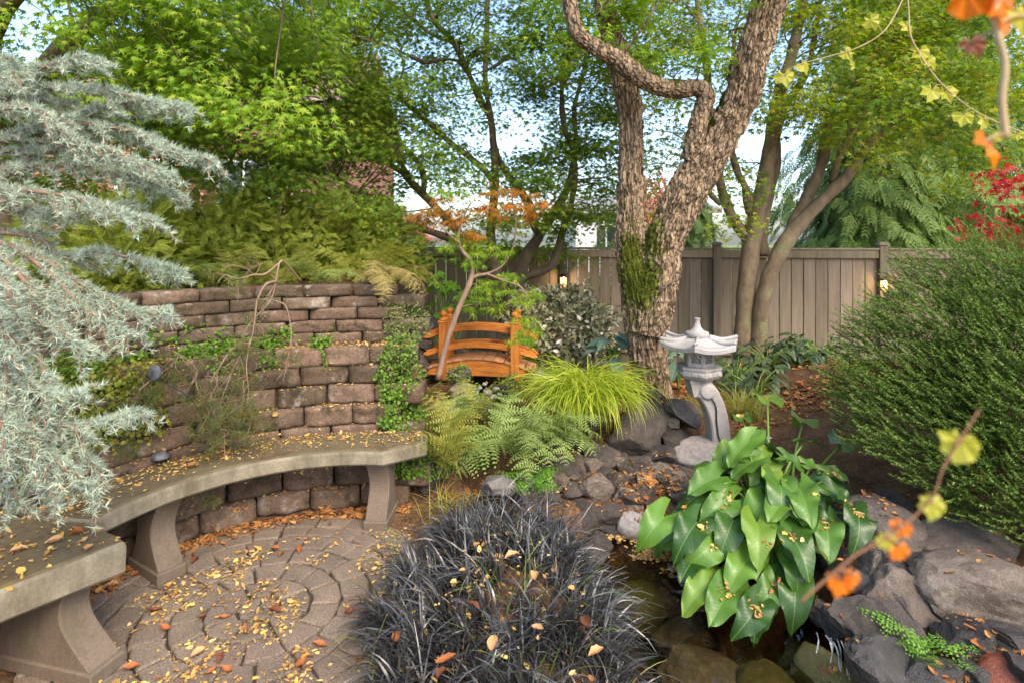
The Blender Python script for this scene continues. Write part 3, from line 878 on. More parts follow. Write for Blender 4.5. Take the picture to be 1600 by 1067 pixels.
# ================================================================== rocks
def ico(sub):
    bm = bmesh.new(); bmesh.ops.create_icosphere(bm, subdivisions=sub, radius=1)
    v = np.array([p.co[:] for p in bm.verts]); f = np.array([[x.index for x in q.verts] for q in bm.faces]); bm.free(); return v, f
ICO = {k: ico(k) for k in (2, 3, 4, 5)}
def rock_arrays(size, seed, angular=1.0, cuts=9, sub=4, rough=.05):
    v, f = ICO[sub]; v = v.copy(); rg = np.random.default_rng(seed)
    for k in range(int(cuts)):
        n = unit(rg.normal(size=3)); d = rg.uniform(.45, .82) if angular > .5 else rg.uniform(.72, .95)
        pr = v @ n; over = pr > d
        v[over] -= (pr[over] - d)[:, None] * n * (.97 if angular > .5 else .75)
    v = v / np.abs(v).max(0)
    nz = fbm(v * 2.2 + seed, 4, seed % 97); f1, f2 = worley(v * 2.6 + seed * 1.3, seed % 31)
    crack = 1 - sstep(.0, .10, f2 - f1)
    nn = unit(v)
    v = v + nn * (nz * rough + (f1 - .5) * rough * .8 * angular - crack * rough * .5 * angular)[:, None]
    v = v + nn * (fbm(v * 9 + seed, 4, 5) * rough * .42)[:, None]
    return v * np.asarray(size) / 2, f
BASALT = m_rock('dark_basalt', (50, 46, 43), (96, 88, 80), 5)
WETROCK = m_rock('wet_dark_basalt', (34, 33, 32), (74, 70, 66), 5, .28, .6, .01, None, True)
GREYST = m_rock('grey_fieldstone', (92, 89, 84), (142, 136, 128), 6)
BROWNR = m_rock('brownish_basalt', (74, 66, 58), (118, 107, 96), 5, .8, .5, .012)
OLIVE = m_rock('algae_covered_stone', (74, 72, 34), (128, 120, 66), 7, .5, .6, .01, None, True)
GRANR = m_rock('speckled_granite_rock', (132, 126, 122), (184, 176, 170), 40, .9, .7, .006)
SLATE = m_rock('rusty_slate', (86, 70, 60), (132, 108, 92), 7)
PEB = m_rock('smooth_pebble', (112, 112, 112), (168, 166, 164), 5, .6, .15, .004)
def rock(label, x0, x1, y0, y1, Y, mat, seed, depth=None, angular=1.0, cuts=9, tilt=0, grow=1.12, rough=.06, group=None, name='rock', sub=4):
    """rock that fills the pixel box x0..x1, y0..y1 at distance Y"""
    c = P((x0 + x1) / 2, (y0 + y1) / 2, Y); wx = (x1 - x0) / F * Y * grow; hz_ = (y1 - y0) / F * Y * grow
    dp = depth if depth else (wx + hz_) / 2
    v, f = rock_arrays((wx, dp, hz_), seed, angular, cuts, sub, rough)
    v = v @ roty(tilt).T
    return solo(name, v + c, f, mat, label, 'rock', group, angular < .5)
ROCKS = [
 ('large square-faced dark boulder below the yellow-green grass clump', 956, 1028, 638, 724, 4.05, BASALT, 21, .30, 1, 10, .1),
 ('flat-topped rock at the foot of the mossy trunk', 988, 1050, 617, 660, 4.35, BASALT, 22, .4, 1, 9, .15),
 ('wedge-shaped rock between the mossy trunk and the lantern', 1034, 1090, 626, 660, 4.3, BROWNR, 23, .35, 1, 9, .3),
 ('dark slanting rock left of the lantern boulder', 1032, 1076, 668, 714, 4.1, BASALT, 24, .3, 1, 10, .5),
 ('small rock wedged above the slanting dark rock', 1022, 1044, 655, 680, 4.15, BASALT, 25, .15, 1, 8, 0),
 ('small rounded rock under the wedge-shaped rock', 1044, 1064, 653, 669, 4.2, BROWNR, 26, .15, 1, 7, 0),
 ('low dark rock under the flat rusty slate', 1004, 1050, 698, 726, 4.0, BASALT, 27, .3, 1, 9, -.2),
 ('long black rock shaded by the drooping grass tips', 902, 962, 686, 728, 4.0, BASALT, 28, .3, 1, 9, .1),
 ('pointed flat rock below the square-faced boulder', 962, 1024, 716, 748, 3.92, BROWNR, 29, .3, 1, 9, .15),
 ('dark rock tucked under the pointed flat rock', 972, 1012, 738, 768, 3.85, BASALT, 30, .25, 1, 9, .2),
 ('dark rock above the grey pebbles', 914, 974, 726, 762, 3.9, BASALT, 31, .3, 1, 9, 0),
 ('chunky brown rock under the rusty slate', 1016, 1056, 733, 776, 3.82, BROWNR, 32, .25, 1, 9, 0),
 ('rounded brown rock below the lantern boulder', 1046, 1088, 736, 775, 3.82, BROWNR, 33, .25, 1, 8, .2),
 ('dark rock behind the broad-leaved plant by the slate', 1080, 1130, 732, 780, 3.85, BASALT, 34, .25, 1, 8, 0),
 ('big triangular boulder at the edge of the pond', 860, 930, 776, 838, 3.5, BASALT, 35, .3, 1, 9, .3),
 ('leaning slab between the triangular boulder and the pebbles', 898, 930, 760, 812, 3.6, BASALT, 36, .15, 1, 8, .55),
 ('blocky dark rock in front of the pebbles', 922, 976, 786, 820, 3.5, BASALT, 37, .22, 1, 10, -.08),
 ('grey rock beside the drift of orange leaves', 970, 1014, 784, 812, 3.52, BROWNR, 38, .2, 1, 9, 0),
 ('speckled white and black granite stone at the waterline', 968, 1010, 802, 836, 3.42, GRANR, 39, .2, .3, 5, 0),
 ('low dark stone under the blocky rock', 926, 980, 814, 836, 3.45, WETROCK, 40, .2, 1, 8, 0),
 # round the bridge
 ('grey angular rock propped under the bridge', 700, 740, 573, 602, 5.0, GREYST, 41, .2, 1, 9, .2),
 ('flat pale rock below the angular bridge rock', 706, 746, 598, 622, 4.9, GREYST, 42, .25, 1, 8, .1),
 ('broad flat grey rock in the ferns', 690, 765, 622, 648, 4.7, GREYST, 43, .35, 1, 8, 0),
 ('dark block under the right foot of the bridge', 776, 806, 590, 612, 5.1, BASALT, 44, .25, 1, 8, 0),
 ('pale rock beside the right end of the bridge', 826, 862, 580, 602, 5.2, GREYST, 45, .2, .3, 6, 0),
 ('long grey stone on the bank left of the bridge', 636, 676, 514, 536, 5.6, GREYST, 46, .25, 1, 7, .1),
 ('rounded grey stone next to the frog', 652, 676, 502, 520, 5.7, GREYST, 47, .15, .3, 5, 0),
 ('dark rounded stone behind the rounded grey stone', 664, 692, 498, 524, 5.85, BASALT, 48, .2, .3, 5, 0),
 ('pitted dark stone by the end of the handrail', 650, 682, 530, 552, 5.5, BASALT, 49, .2, 1, 8, .2),
 ('dark boulder at the left end of the bridge', 628, 672, 545, 584, 5.4, BASALT, 50, .3, 1, 8, 0),
 ('dark rock seen under the bridge arch', 740, 790, 584, 606, 5.75, WETROCK, 51, .3, 1, 8, 0),
 ('dark rock behind the bridge deck', 690, 770, 545, 575, 6.1, BASALT, 52, .3, 1, 8, 0),
 # fern bank
 ('dark rock half buried in the green groundcover', 624, 652, 610, 640, 3.75, BASALT, 53, .2, 1, 8, 0),
 ('tall dark rock behind the fern stems', 668, 712, 660, 735, 3.75, BASALT, 54, .25, 1, 9, 0),
 ('dark rock behind the bench end', 655, 700, 715, 770, 3.6, BASALT, 55, .25, 1, 9, 0),
 ('pale flat stone at the back of the black grass', 752, 806, 742, 772, 3.4, GREYST, 56, .2, 1, 8, 0),
 ('dark stone under the maidenhair fern', 790, 850, 740, 785, 3.55, BASALT, 57, .25, 1, 9, 0),
 # right bank
 ('flat-faced grey block on the right bank of the pond', 1352, 1456, 894, 984, 2.45, BROWNR, 61, .26, 1, 11, .2),
 ('mossy oval boulder under the needled conifer', 1428, 1580, 822, 896, 2.75, BROWNR, 62, .34, .3, 7, .06),
 ('long smooth ledge of wet brown rock', 1446, 1690, 882, 992, 2.45, BROWNR, 63, .4, .6, 8, .2),
 ('dark sloping slab beside the trickle of water', 1308, 1446, 942, 1046, 2.3, BASALT, 64, .26, 1, 10, .5),
 ('wet bluish rock below the long ledge', 1482, 1560, 978, 1046, 2.2, WETROCK, 65, .22, 1, 10, .2),
 ('big dark boulder behind the broad-leaved plant', 1308, 1440, 788, 880, 2.85, BASALT, 66, .4, 1, 9, .2),
 ('narrow upright rock left of the flat-faced block', 1334, 1384, 866, 958, 2.6, BASALT, 67, .2, 1, 9, .3),
 ('small black rock at the foot of the broad-leaved plant', 1278, 1326, 950, 992, 2.5, WETROCK, 68, .18, 1, 9, .1),
 ('dark rock under the lowest broad leaves', 1262, 1306, 930, 972, 2.62, BASALT, 69, .18, 1, 9, 0),
 ('black rock in the gap above the flat-faced block', 1406, 1474, 862, 908, 2.6, WETROCK, 70, .2, 1, 8, 0),
 ('small slab beneath the end of the long ledge', 1458, 1502, 976, 1008, 2.28, BASALT, 71, .2, 1, 8, 0),
 ('dark boulder under the conifer at the right edge', 1572, 1680, 850, 912, 2.7, BASALT, 72, .3, .3, 7, 0),
 ('red-brown wet stone in the stream', 1540, 1640, 1036, 1085, 2.05, m_rock('wet_red_stone', (96, 46, 32), (150, 84, 60), 6, .25, .5, .01, None, True), 73, .2, .3, 7, 0),
 ('black wet stone beside the red-brown stone', 1500, 1560, 1036, 1085, 2.1, WETROCK, 74, .2, 1, 8, 0),
 ('dark rock between the conifer and the path', 1366, 1420, 770, 812, 3.2, BASALT, 75, .25, 1, 8, 0),
 ('low dark slab at the bottom of the sloping slab', 1330, 1480, 1010, 1090, 2.12, WETROCK, 76, .25, 1, 8, .35),
 # in the water
 ('algae-yellow boulder under the water', 1156, 1250, 1006, 1064, 2.35, OLIVE, 81, .28, .3, 6, 0),
 ('smooth round olive stone under the water', 1220, 1266, 1036, 1078, 2.25, OLIVE, 82, .12, .2, 3, 0),
 ('algae-covered boulder below the trickle of water', 1244, 1330, 990, 1080, 2.35, OLIVE, 83, .3, .3, 6, .2),
 ('flat brown rock on the pond floor', 1010, 1190, 1020, 1090, 2.4, BROWNR, 84, .5, 1, 8, .15),
 ('olive stone under the raft of floating leaves', 956, 1040, 866, 940, 3.0, OLIVE, 85, .3, .3, 6, 0),
 ('sunken brown rock in the middle of the pond', 1020, 1130, 920, 985, 2.75, BROWNR, 86, .3, 1, 8, .3),
 ('dark sunken rock by the black grass', 900, 960, 840, 890, 3.2, BASALT, 87, .3, 1, 8, 0),
]
for R_ in ROCKS:
    lab, x0, x1, y0, y1, Y, mt, sd, dp, ang, cu, tl = R_
    if sd in (81, 82, 83, 84, 85, 86): # sunken: lower the box so that the top lies under the water
        o_ = rock(lab, x0, x1, y0, y1, Y, mt, sd, dp, ang, cu, tl)
        o_.location.z += -.19 - (o_.location.z + o_.dimensions.z) + {83: .12, 81: .03}.get(sd, 0)
        continue
    rock(lab, x0, x1, y0, y1, Y, mt, sd, dp, ang, cu, tl, 1.3 if sd < 41 else 1.15)
rw = random.Random(77)
for k in range(64):     # stones that fill the bank behind the named ones, bedded in the ground
    x, y = rw.uniform(.16, 1.3), rw.uniform(3.5, 4.32)
    lab_ = ('dark' if k % 3 else 'brownish') + ' stone bedded in the bank ' + ('beside the ferns' if x < .45 else 'under the forest grass' if x < .75 else 'below the lantern') + (' near the waterline' if y < 3.85 else '')
    w_ = rw.uniform(.14, .26); zz = float(hgt(np.array([x]), np.array([y]))[0])
    v, f = rock_arrays((w_, w_ * rw.uniform(.7, 1), w_ * rw.uniform(.55, .85)), 500 + k, 1, 9, 4, .06)
    solo('rock', v @ roty(rw.uniform(-.4, .4)).T + np.array([x, y, zz + w_ * .17]), f, BASALT if k % 3 else BROWNR, lab_, 'rock', 'stones filling the rock bank', False)
for k, (px, py, w_, h_, Y) in enumerate([(1585, 1000, 110, 50, 2.25), (1450, 1050, 90, 40, 2.08), (1400, 905, 60, 50, 2.55), (1330, 905, 60, 50, 2.6), (1610, 1060, 80, 50, 2.0), (1395, 1060, 80, 40, 2.08), (1300, 870, 60, 50, 2.8)]):
    rock('dark wet stone filling a gap between the rocks of the right bank', px - w_ / 2, px + w_ / 2, py - h_ / 2, py + h_ / 2, Y, WETROCK, 560 + k, .2, 1, 9, rw.uniform(-.3, .3), group='gap stones on the right bank')
# lantern boulder and slate
v, f = rock_arrays((.62, .36, .27), 91, 1, 6, 5, .035); c = P(1118, 706, LY)
v[:, 2] = np.minimum(v[:, 2], .104 + v[:, 0] * .02)
solo('rock', v + c + [-.01, -.05, -.004], f, GRANR, 'pale granite boulder carrying the stone lantern', 'rock')
v, f = rock_arrays((.36, .28, .035), 92, 1, 8, 4, .04); solo('rock', v @ roty(.05).T + P(1075, 727, 3.92), f, SLATE, 'thin rusty slate slab sticking out under the lantern boulder', 'rock', None, False)
v, f = rock_arrays((.16, .2, .03), 93, 1, 8, 4, .04); solo('rock', v @ roty(-.1).T + P(1034, 726, 3.93), f, SLATE, 'short rusty slate slab resting on the low dark rock', 'rock', None, False)
# grey pebbles
rp = random.Random(4)
pebm = [mesh_np('pebble', *rock_arrays((1, .8, .6), 300 + k, .2, 3, 3, .03), PEB, True) for k in range(4)]
def pebble(px, py, Y, s, lab, grp):
    o = bpy.data.objects.new('pebble', pebm[rp.randrange(4)]); link(o)
    o.location = tuple(P(px, py, Y)); o.scale = (s, s * rp.uniform(.8, 1.1), s * rp.uniform(.75, 1.1)); o.rotation_euler = (rp.uniform(-.3, .3), rp.uniform(-.3, .3), rp.uniform(0, 6))
    tag(o, lab, 'pebble', grp)
for (px, py, s) in [(938, 766, .13), (962, 768, .11), (941, 787, .11), (954, 782, .07), (924, 763, .06), (930, 772, .05), (912, 770, .09), (918, 780, .07), (906, 762, .07), (955, 757, .06), (968, 778, .05), (928, 790, .06), (900, 756, .07), (947, 776, .05), (973, 762, .06), (916, 752, .06), (934, 755, .05), (950, 793, .05)]:
    pebble(px, py, 3.72 - (py - 770) * .006, s, 'smooth grey pebble in the nook between the dark rocks', 'pebbles in the rock nook')
for (px, py, s) in [(748, 606, .08), (757, 600, .06), (762, 612, .10), (775, 607, .07), (735, 612, .1), (743, 621, .07), (770, 620, .08), (781, 616, .06), (754, 620, .05), (845, 583, .08), (856, 590, .09), (836, 590, .07)]:
    pebble(px, py, 4.95, s, 'pale stream pebble below the orange bridge', 'pebbles under the bridge')

# ================================================================== houses beyond the fence
def m_brick():
    t = NT('red_brick'); b = t.new('TexBrick'); t.l(t.co(), b.inputs['Vector'])
    mp = t.new('Mapping'); mp.inputs['Rotation'].default_value = (math.pi / 2, 0, 0); t.l(t.co(), mp.inputs[0]); t.l(mp.outputs[0], b.inputs['Vector'])
    b.inputs['Scale'].default_value = 1; b.inputs['Brick Width'].default_value = .22; b.inputs['Row Height'].default_value = .075; b.inputs['Mortar Size'].default_value = .008
    b.inputs['Color1'].default_value = s2l((134, 76, 60)); b.inputs['Color2'].default_value = s2l((158, 98, 80)); b.inputs['Mortar'].default_value = s2l((172, 156, 142))
    t.set(b.outputs[0], .9, .2); return t.m
BRICK = m_brick()
def m_plain(name, c0, c1, scale=3, rough=.7):
    t = NT(name); t.set(t.ramp(t.noise(scale, 6, .6), [(.3, s2l(c0)), (.7, s2l(c1))]), rough, .3); return t.m
WHITE = m_plain('white_painted_siding', (214, 216, 218), (232, 232, 232)); TRIM = m_plain('red_brown_trim', (120, 62, 50), (140, 76, 62))
ROOFM = m_plain('grey_shingle', (128, 128, 128), (160, 158, 156), 20, .9); PINKR = m_plain('weathered_pink_roof', (134, 108, 98), (162, 134, 122), 14, .9)
t = NT('window_glass'); t.set((.03, .04, .05, 1), .05, .8); GLASS = t.m
def house(label, x0, x1, y0, y1, z1, ridge, wallm, roofm, over=.3, wins=(), siding=False, ridge_axis='x', zb=-.6):
    h = thing('house', label, 'house', ((x0 + x1) / 2, (y0 + y1) / 2, zb))
    w_ = part('wall', *cbox(x1 - x0, y1 - y0, z1 - zb, .01, ((x0 + x1) / 2, (y0 + y1) / 2, (z1 + zb) / 2)), wallm, h, False)
    if siding:
        k = 0
        while zb + .8 + k * .18 < z1:
            part('siding_board', *cbox(x1 - x0 + .02, .03, .165, .006, ((x0 + x1) / 2, y0 - .014, zb + .9 + k * .18), rotx(.06)), wallm, w_, False); k += 1
    mb = MB()
    if ridge_axis == 'x':
        a = [(x0 - over, y0 - over, z1 - .05), (x1 + over, y0 - over, z1 - .05), (x1 + over, (y0 + y1) / 2, ridge), (x0 - over, (y0 + y1) / 2, ridge), (x1 + over, y1 + over, z1 - .05), (x0 - over, y1 + over, z1 - .05)]
    else:
        xm = (x0 + x1) / 2
        a = [(x0 - over, y0 - over, z1 - .05), (x0 - over, y1 + over, z1 - .05), (xm, y1 + over, ridge), (xm, y0 - over, ridge), (x1 + over, y1 + over, z1 - .05), (x1 + over, y0 - over, z1 - .05)]
    v = np.array(a + [(p[0], p[1], p[2] + .16) for p in a])
    q = [[6, 7, 8, 9], [9, 8, 10, 11], [3, 2, 1, 0], [5, 4, 2, 3], [0, 1, 7, 6], [4, 5, 11, 10], [1, 2, 8, 7], [2, 4, 10, 8], [5, 3, 9, 11], [3, 0, 6, 9]]
    rf_ = part('roof', v, [np.array(q)], roofm, h, False)
    if ridge_axis == 'y':
        xm = (x0 + x1) / 2
        part('gable', [(x0, y0, z1), (x1, y0, z1), (xm, y0, ridge - .1), (x0, y1, z1), (x1, y1, z1), (xm, y1, ridge - .1)], [np.array([[0, 1, 2], [5, 4, 3]]), np.array([[0, 2, 5, 3], [1, 4, 5, 2]])], wallm, h, False)
        mb = MB()
        for xa in (x0 - over, x1 + over):
            mb.add(*tube([(xa, y0 - over - .02, z1 + .02), (xm, y0 - over - .02, ridge + .06)], [.09, .09], 4, 6))
        part('barge_board', *mb.out(), TRIM, rf_, False)
    for (wx0, wx1, wz0, wz1) in wins:
        wn_ = part('window', *cbox(wx1 - wx0, .06, wz1 - wz0, .01, ((wx0 + wx1) / 2, y0 - .02, (wz0 + wz1) / 2)), WHITE, h, False)
        nw = 2
        for k in range(nw):
            ww = (wx1 - wx0 - .12) / nw
            part('pane', *cbox(ww - .05, .02, wz1 - wz0 - .14, .004, (wx0 + .06 + (k + .5) * ww, y0 - .05, (wz0 + wz1) / 2)), GLASS, wn_, False)
    return h
house('red brick house half hidden behind the maple leaves', -12.5, -4.1, 12.5, 20, 4.3, 6.6, BRICK, PINKR, .35, [(-11.6, -10.4, 1.7, 3.2), (-8.6, -7.3, 1.8, 3.3), (-6.4, -5.2, 1.9, 3.3)], ridge_axis='x')
house('white sided house seen past the mossy trunk', 2.1, 6.6, 19, 25, 2.45, 3.0, WHITE, ROOFM, .25, [(5.2, 6.2, 1.0, 2.1), (2.7, 3.5, 1.2, 2.0)], siding=True)
house('pink roofed outbuilding behind the fence', -4.4, -2.4, 15, 18, 1.5, 2.35, WHITE, PINKR, .3, ridge_axis='y')

# ================================================================== leaf shapes (local y = length, z = face)
def star_leaf(angs, lens, notch=.38, fold=.10):
    """palmate leaf: pointed lobes round the stalk point"""
    pts = [(0, 0, 0)]
    out = []
    for i, (a, l) in enumerate(zip(angs, lens)):
        a_ = math.radians(a)
        out.append((l * math.sin(a_), l * math.cos(a_), -fold * l))
        if i < len(angs) - 1:
            am = math.radians((a + angs[i + 1]) / 2); ln = notch * min(l, lens[i + 1])
            out.append((ln * math.sin(am), ln * math.cos(am), .03))
    v = np.array(pts + out); n = len(out)
    v[:, 1] += 0
    f = [[0, i + 1, i] for i in range(1, n)]
    return v, np.array(f)
MAPLE = star_leaf([-112, -72, -36, 0, 36, 72, 112], [.45, .75, .95, 1.05, .95, .75, .45], .42)
MAPLE5 = star_leaf([-95, -45, 0, 45, 95], [.55, .85, 1, .85, .55], .45)
LACE = star_leaf([-120, -80, -42, 0, 42, 80, 120], [.55, .8, 1, 1.1, 1, .8, .55], .2, .22)
VINE = star_leaf([-140, -95, -45, 0, 45, 95, 140], [.5, .72, .78, .95, .78, .72, .5], .72, .08)
OVAL = (np.array([(0, 0, 0), (.2, .3, .05), (.24, .6, .04), (0, 1, -.06), (-.24, .6, .04), (-.2, .3, .05), (0, .5, 0)]),
        np.array([[0, 1, 6], [1, 2, 6], [2, 3, 6], [3, 4, 6], [4, 5, 6], [5, 0, 6]]))
BLADE = (np.array([(-.5, 0, 0), (.5, 0, 0), (.35, .6, 0), (-.35, .6, 0), (0, 1, 0)]), [np.array([[0, 1, 2, 3]]), np.array([[3, 2, 4]])])
CURLED = (np.array([(-.28, 0, .16), (0, 0, 0), (.28, 0, .16), (-.34, .5, .22), (0, .5, .02), (.34, .5, .22), (-.1, 1, .2), (.1, 1, .2)]),
          np.array([[0, 1, 4, 3], [1, 2, 5, 4], [3, 4, 7, 6], [4, 5, 7, 6]])[:3])
CURLED = (CURLED[0], [np.array([[0, 1, 4, 3], [1, 2, 5, 4], [3, 4, 7, 6]]), np.array([[4, 5, 7]])])

# ---- leaf materials
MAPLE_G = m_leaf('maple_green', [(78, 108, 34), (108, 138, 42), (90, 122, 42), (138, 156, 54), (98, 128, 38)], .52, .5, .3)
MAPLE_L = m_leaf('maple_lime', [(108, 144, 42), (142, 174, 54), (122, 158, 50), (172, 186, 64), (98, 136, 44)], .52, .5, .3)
MAPLE_Y = m_leaf('maple_turning', [(96, 128, 36), (140, 156, 44), (84, 118, 34), (172, 172, 54), (108, 138, 40), (150, 132, 48)], .5, .5, .3)
MAPLE_O = m_leaf('maple_orange', [(186, 116, 46), (204, 146, 60), (164, 94, 44), (142, 130, 56), (192, 130, 50), (120, 128, 50)], .45, .5, .3)
MAPLE_R = m_leaf('maple_red', [(176, 40, 52), (196, 58, 62), (150, 30, 44), (204, 84, 70)], .4, .5, .3)
LITTER = m_leaf('fallen_leaf', [(204, 168, 84), (186, 136, 72), (214, 186, 124), (146, 96, 58), (196, 160, 98), (118, 80, 54), (216, 188, 96), (190, 168, 122)], .15, .7, .2)
LITTER_O = m_leaf('fallen_leaf_rust', [(156, 98, 56), (184, 132, 74), (118, 76, 50), (198, 156, 92), (92, 62, 44), (172, 112, 60), (134, 96, 66)], .12, .7, .2)

# ================================================================== trees
def bark_disp(depth, cw, cl_, seed, lump=.02):
    def d(p, th, s, r):
        q = np.stack([np.cos(th) * r / cw, np.sin(th) * r / cw, s / cl_], 1)
        warp = np.stack([vnoise(q * .7 + 3, seed), vnoise(q * .7 + 11, seed), vnoise(q * .5 + 17, seed)], 1) * .55
        f1, f2, idh = worley(q + warp, seed, True)
        ridge = sstep(.0, .26, f2 - f1) * (.55 + .6 * idh)
        return (ridge - .5) * depth + fbm(p * 5, 3, seed) * lump + fbm(p * 42, 2, seed) * depth * .3
    return d
def smooth_disp(amount, seed):
    def d(p, th, s, r): return fbm(p * 6, 3, seed) * amount + fbm(p * 30, 2, seed + 5) * amount * .25
    return d
def limb(name, px, parent, mat, n=70, seg=14, disp=None, moss=None, thin=1.0):
    """px: list of (px, py, Y, radius in px)"""
    pts = [P(a, b, Y) for a, b, Y, r in px]; rad = [r / F * Y * thin for a, b, Y, r in px]
    v, f = tube(pts, rad, n, seg, disp)
    at = {'moss': moss(v) if moss else np.zeros(len(v))}
    o = part(name, v, f, mat, parent, True, at)
    return o, crom(np.column_stack([pts, rad]), n)
def twigs_to(centers, skel, rg, r0=.012):
    """thin curved twigs from the nearest limb to each leaf clump"""
    mb = MB(); S = np.concatenate(skel)
    for c in centers:
        d = np.linalg.norm(S[:, :3] - c, axis=1) + np.maximum(0, S[:, 2] - c[2]) * .6
        s = S[d.argmin()]; a = s[:3]; L = np.linalg.norm(c - a)
        if L < .05 or L > 1.1: continue
        m1 = a + (c - a) * .4 + rg.normal(0, .07, 3) * L + [0, 0, .10 * L]; m2 = a + (c - a) * .75 + rg.normal(0, .05, 3) * L + [0, 0, .05 * L]
        r_ = min(r0 * (0.5 + L * .6), s[3] * .7)
        mb.add(*tube([a, m1, m2, c], [r_, r_ * .7, r_ * .45, .0025], 12, 5, None, False))
    return mb.out() if mb.n else None
def leaf_clump(cs, rad, cnt, rg, flat=.45, size=.05, droop=.5, jit=.35):
    """leaf positions and frames inside flattened clumps"""
    pos, ax, nr, sc = [], [], [], []
    for c, r, n in zip(cs, rad, cnt):
        u = rdir(n, rg) * rg.uniform(0, 1, (n, 1)) ** .5 * r; u[:, 2] *= flat
        lay = np.round(u[:, 2] / .07) * .07; u[:, 2] = lay + rg.normal(0, .015, n) - .12 * (np.hypot(u[:, 0], u[:, 1]) / r) ** 2 * r
        pos.append(c + u)
        out = u.copy(); out[:, 2] = 0; out = unit(out) * .8 + rg.normal(0, .5, (n, 3)); out[:, 2] = -droop + rg.normal(0, .3, n)
        ax.append(out); nn = rg.normal(0, jit, (n, 3)) + [0, -.25, 1]; nr.append(nn)
        sc.append(size * rg.uniform(.65, 1.25, n))
    return np.concatenate(pos), np.concatenate(ax), np.concatenate(nr), np.concatenate(sc)
DENS = """
8 9 9 9 9 9 8 7 8 8 8 7 7 7 7 5
7 9 9 9 9 8 7 6 8 8 7 7 7 7 7 5
5 7 9 9 8 7 7 5 7 7 6 7 7 7 8 6
5 6 8 8 8 7 6 5 7 6 5 6 6 7 8 6
5 6 7 8 8 6 6 5 7 6 5 5 5 6 5 3
5 5 6 8 8 5 5 6 6 5 4 4 3 3 2 1
4 4 5 7 7 5 4 5 5 3 1 2 2 0 0 0
0 0 1 4 5 3 1 3 3 0 0 0 0 0 0 0"""
DENS = np.array([[float(q) for q in r.split()] for r in DENS.strip().split('\n')])
def canopy(x0, x1, Yr, n, rg, top=-160, gain=1.0, power=1.0, ymax=400):
    """clump centres spread over part of the canopy, thinner where the photograph shows sky"""
    out = []
    while len(out) < n:
        px, py = rg.uniform(x0, x1), rg.uniform(top, ymax)
        i = int(np.clip(py // 50, 0, 7)); j = int(np.clip(px // 100, 0, 15))
        if rg.uniform() < (DENS[i, j] / 9) ** power * gain: out.append(P(px, py, rg.uniform(*Yr)))
    return np.array(out)
def crown(name, parent, cs, rad, cnt, tmpl, mat, rg, **kw):
    pos, ax, nr, sc = leaf_clump(cs, rad, cnt, rg, **kw)
    v, f = scatter(tmpl[0], tmpl[1], pos, ax, nr, sc)
    return part(name, v, f, mat, parent, False)

BARK_MAIN = m_bark('furrowed_bark', (100, 82, 64), (170, 148, 122), ((54, 62, 16), (98, 104, 30)), 18, (1, 1, .22), 1.0, 26)
BARK_MAPLE = m_bark('smooth_maple_bark', (72, 60, 48), (122, 106, 88), ((84, 92, 56), (120, 126, 86)), 10, (1, 1, .5), .3)
BARK_R = m_bark('grey_brown_bark', (82, 70, 54), (134, 118, 96), ((92, 98, 58), (130, 134, 92)), 10, (1, 1, .5), .35)

# ---- the large mossy tree behind the rocks
TY = 4.8
tree = thing('mossy_tree', 'large tree with furrowed bark and green moss on its forked trunk', 'tree', P(1022, 626, TY))
def moss_at(spots, up=0):
    def m(v):
        a = np.zeros(len(v))
        for (px, py, Y, r) in spots:
            c = P(px, py, Y); d = np.linalg.norm((v - c) * [1, 1, .62], axis=1); a = np.maximum(a, 1.05 - d / (r * 1.45) * .8)
        return np.clip(a, 0, 1)
    return m
ms1 = moss_at([(985, 400, TY - .15, .13), (990, 430, TY - .2, .20), (992, 465, TY - .25, .12), (978, 310, TY - .15, .11), (985, 335, TY - .18, .12), (1005, 425, TY - .2, .12)])
o, sk1 = limb('trunk', [(1028, 660, TY, 38), (1021, 620, TY, 31), (1016, 580, TY, 30), (1012, 540, TY, 32), (1006, 490, TY, 35), (998, 450, TY, 32), (990, 410, TY + .02, 29), (986, 360, TY + .05, 25), (986, 310, TY + .08, 24), (986, 250, TY + .1, 21), (985, 190, TY + .1, 20), (978, 140, TY + .1, 20), (964, 90, TY + .1, 19), (950, 30, TY + .15, 17), (938, -40, TY + .2, 15), (930, -140, TY + .3, 12)], tree, BARK_MAIN, 440, 150, bark_disp(.030, .024, .20, 3, .010), ms1, .86)
ms2 = moss_at([(1025, 375, TY - .1, .12), (1045, 340, TY - .05, .11), (1085, 260, TY - .12, .10), (1110, 210, TY - .15, .09), (1135, 160, TY - .2, .08), (1150, 110, TY - .2, .08), (1000, 440, TY - .2, .15)])
o, sk2 = limb('limb', [(1012, 520, TY - .04, 34), (1022, 470, TY - .06, 36), (1032, 425, TY - .08, 34), (1036, 390, TY - .08, 31), (1052, 345, TY - .1, 33), (1077, 295, TY - .12, 34), (1104, 252, TY - .15, 30), (1136, 200, TY - .2, 28), (1158, 150, TY - .25, 28), (1172, 95, TY - .3, 27), (1190, 40, TY - .3, 26), (1212, -20, TY - .3, 24), (1240, -120, TY - .3, 20)], tree, BARK_MAIN, 380, 140, bark_disp(.030, .024, .20, 9, .010), ms2, .86)
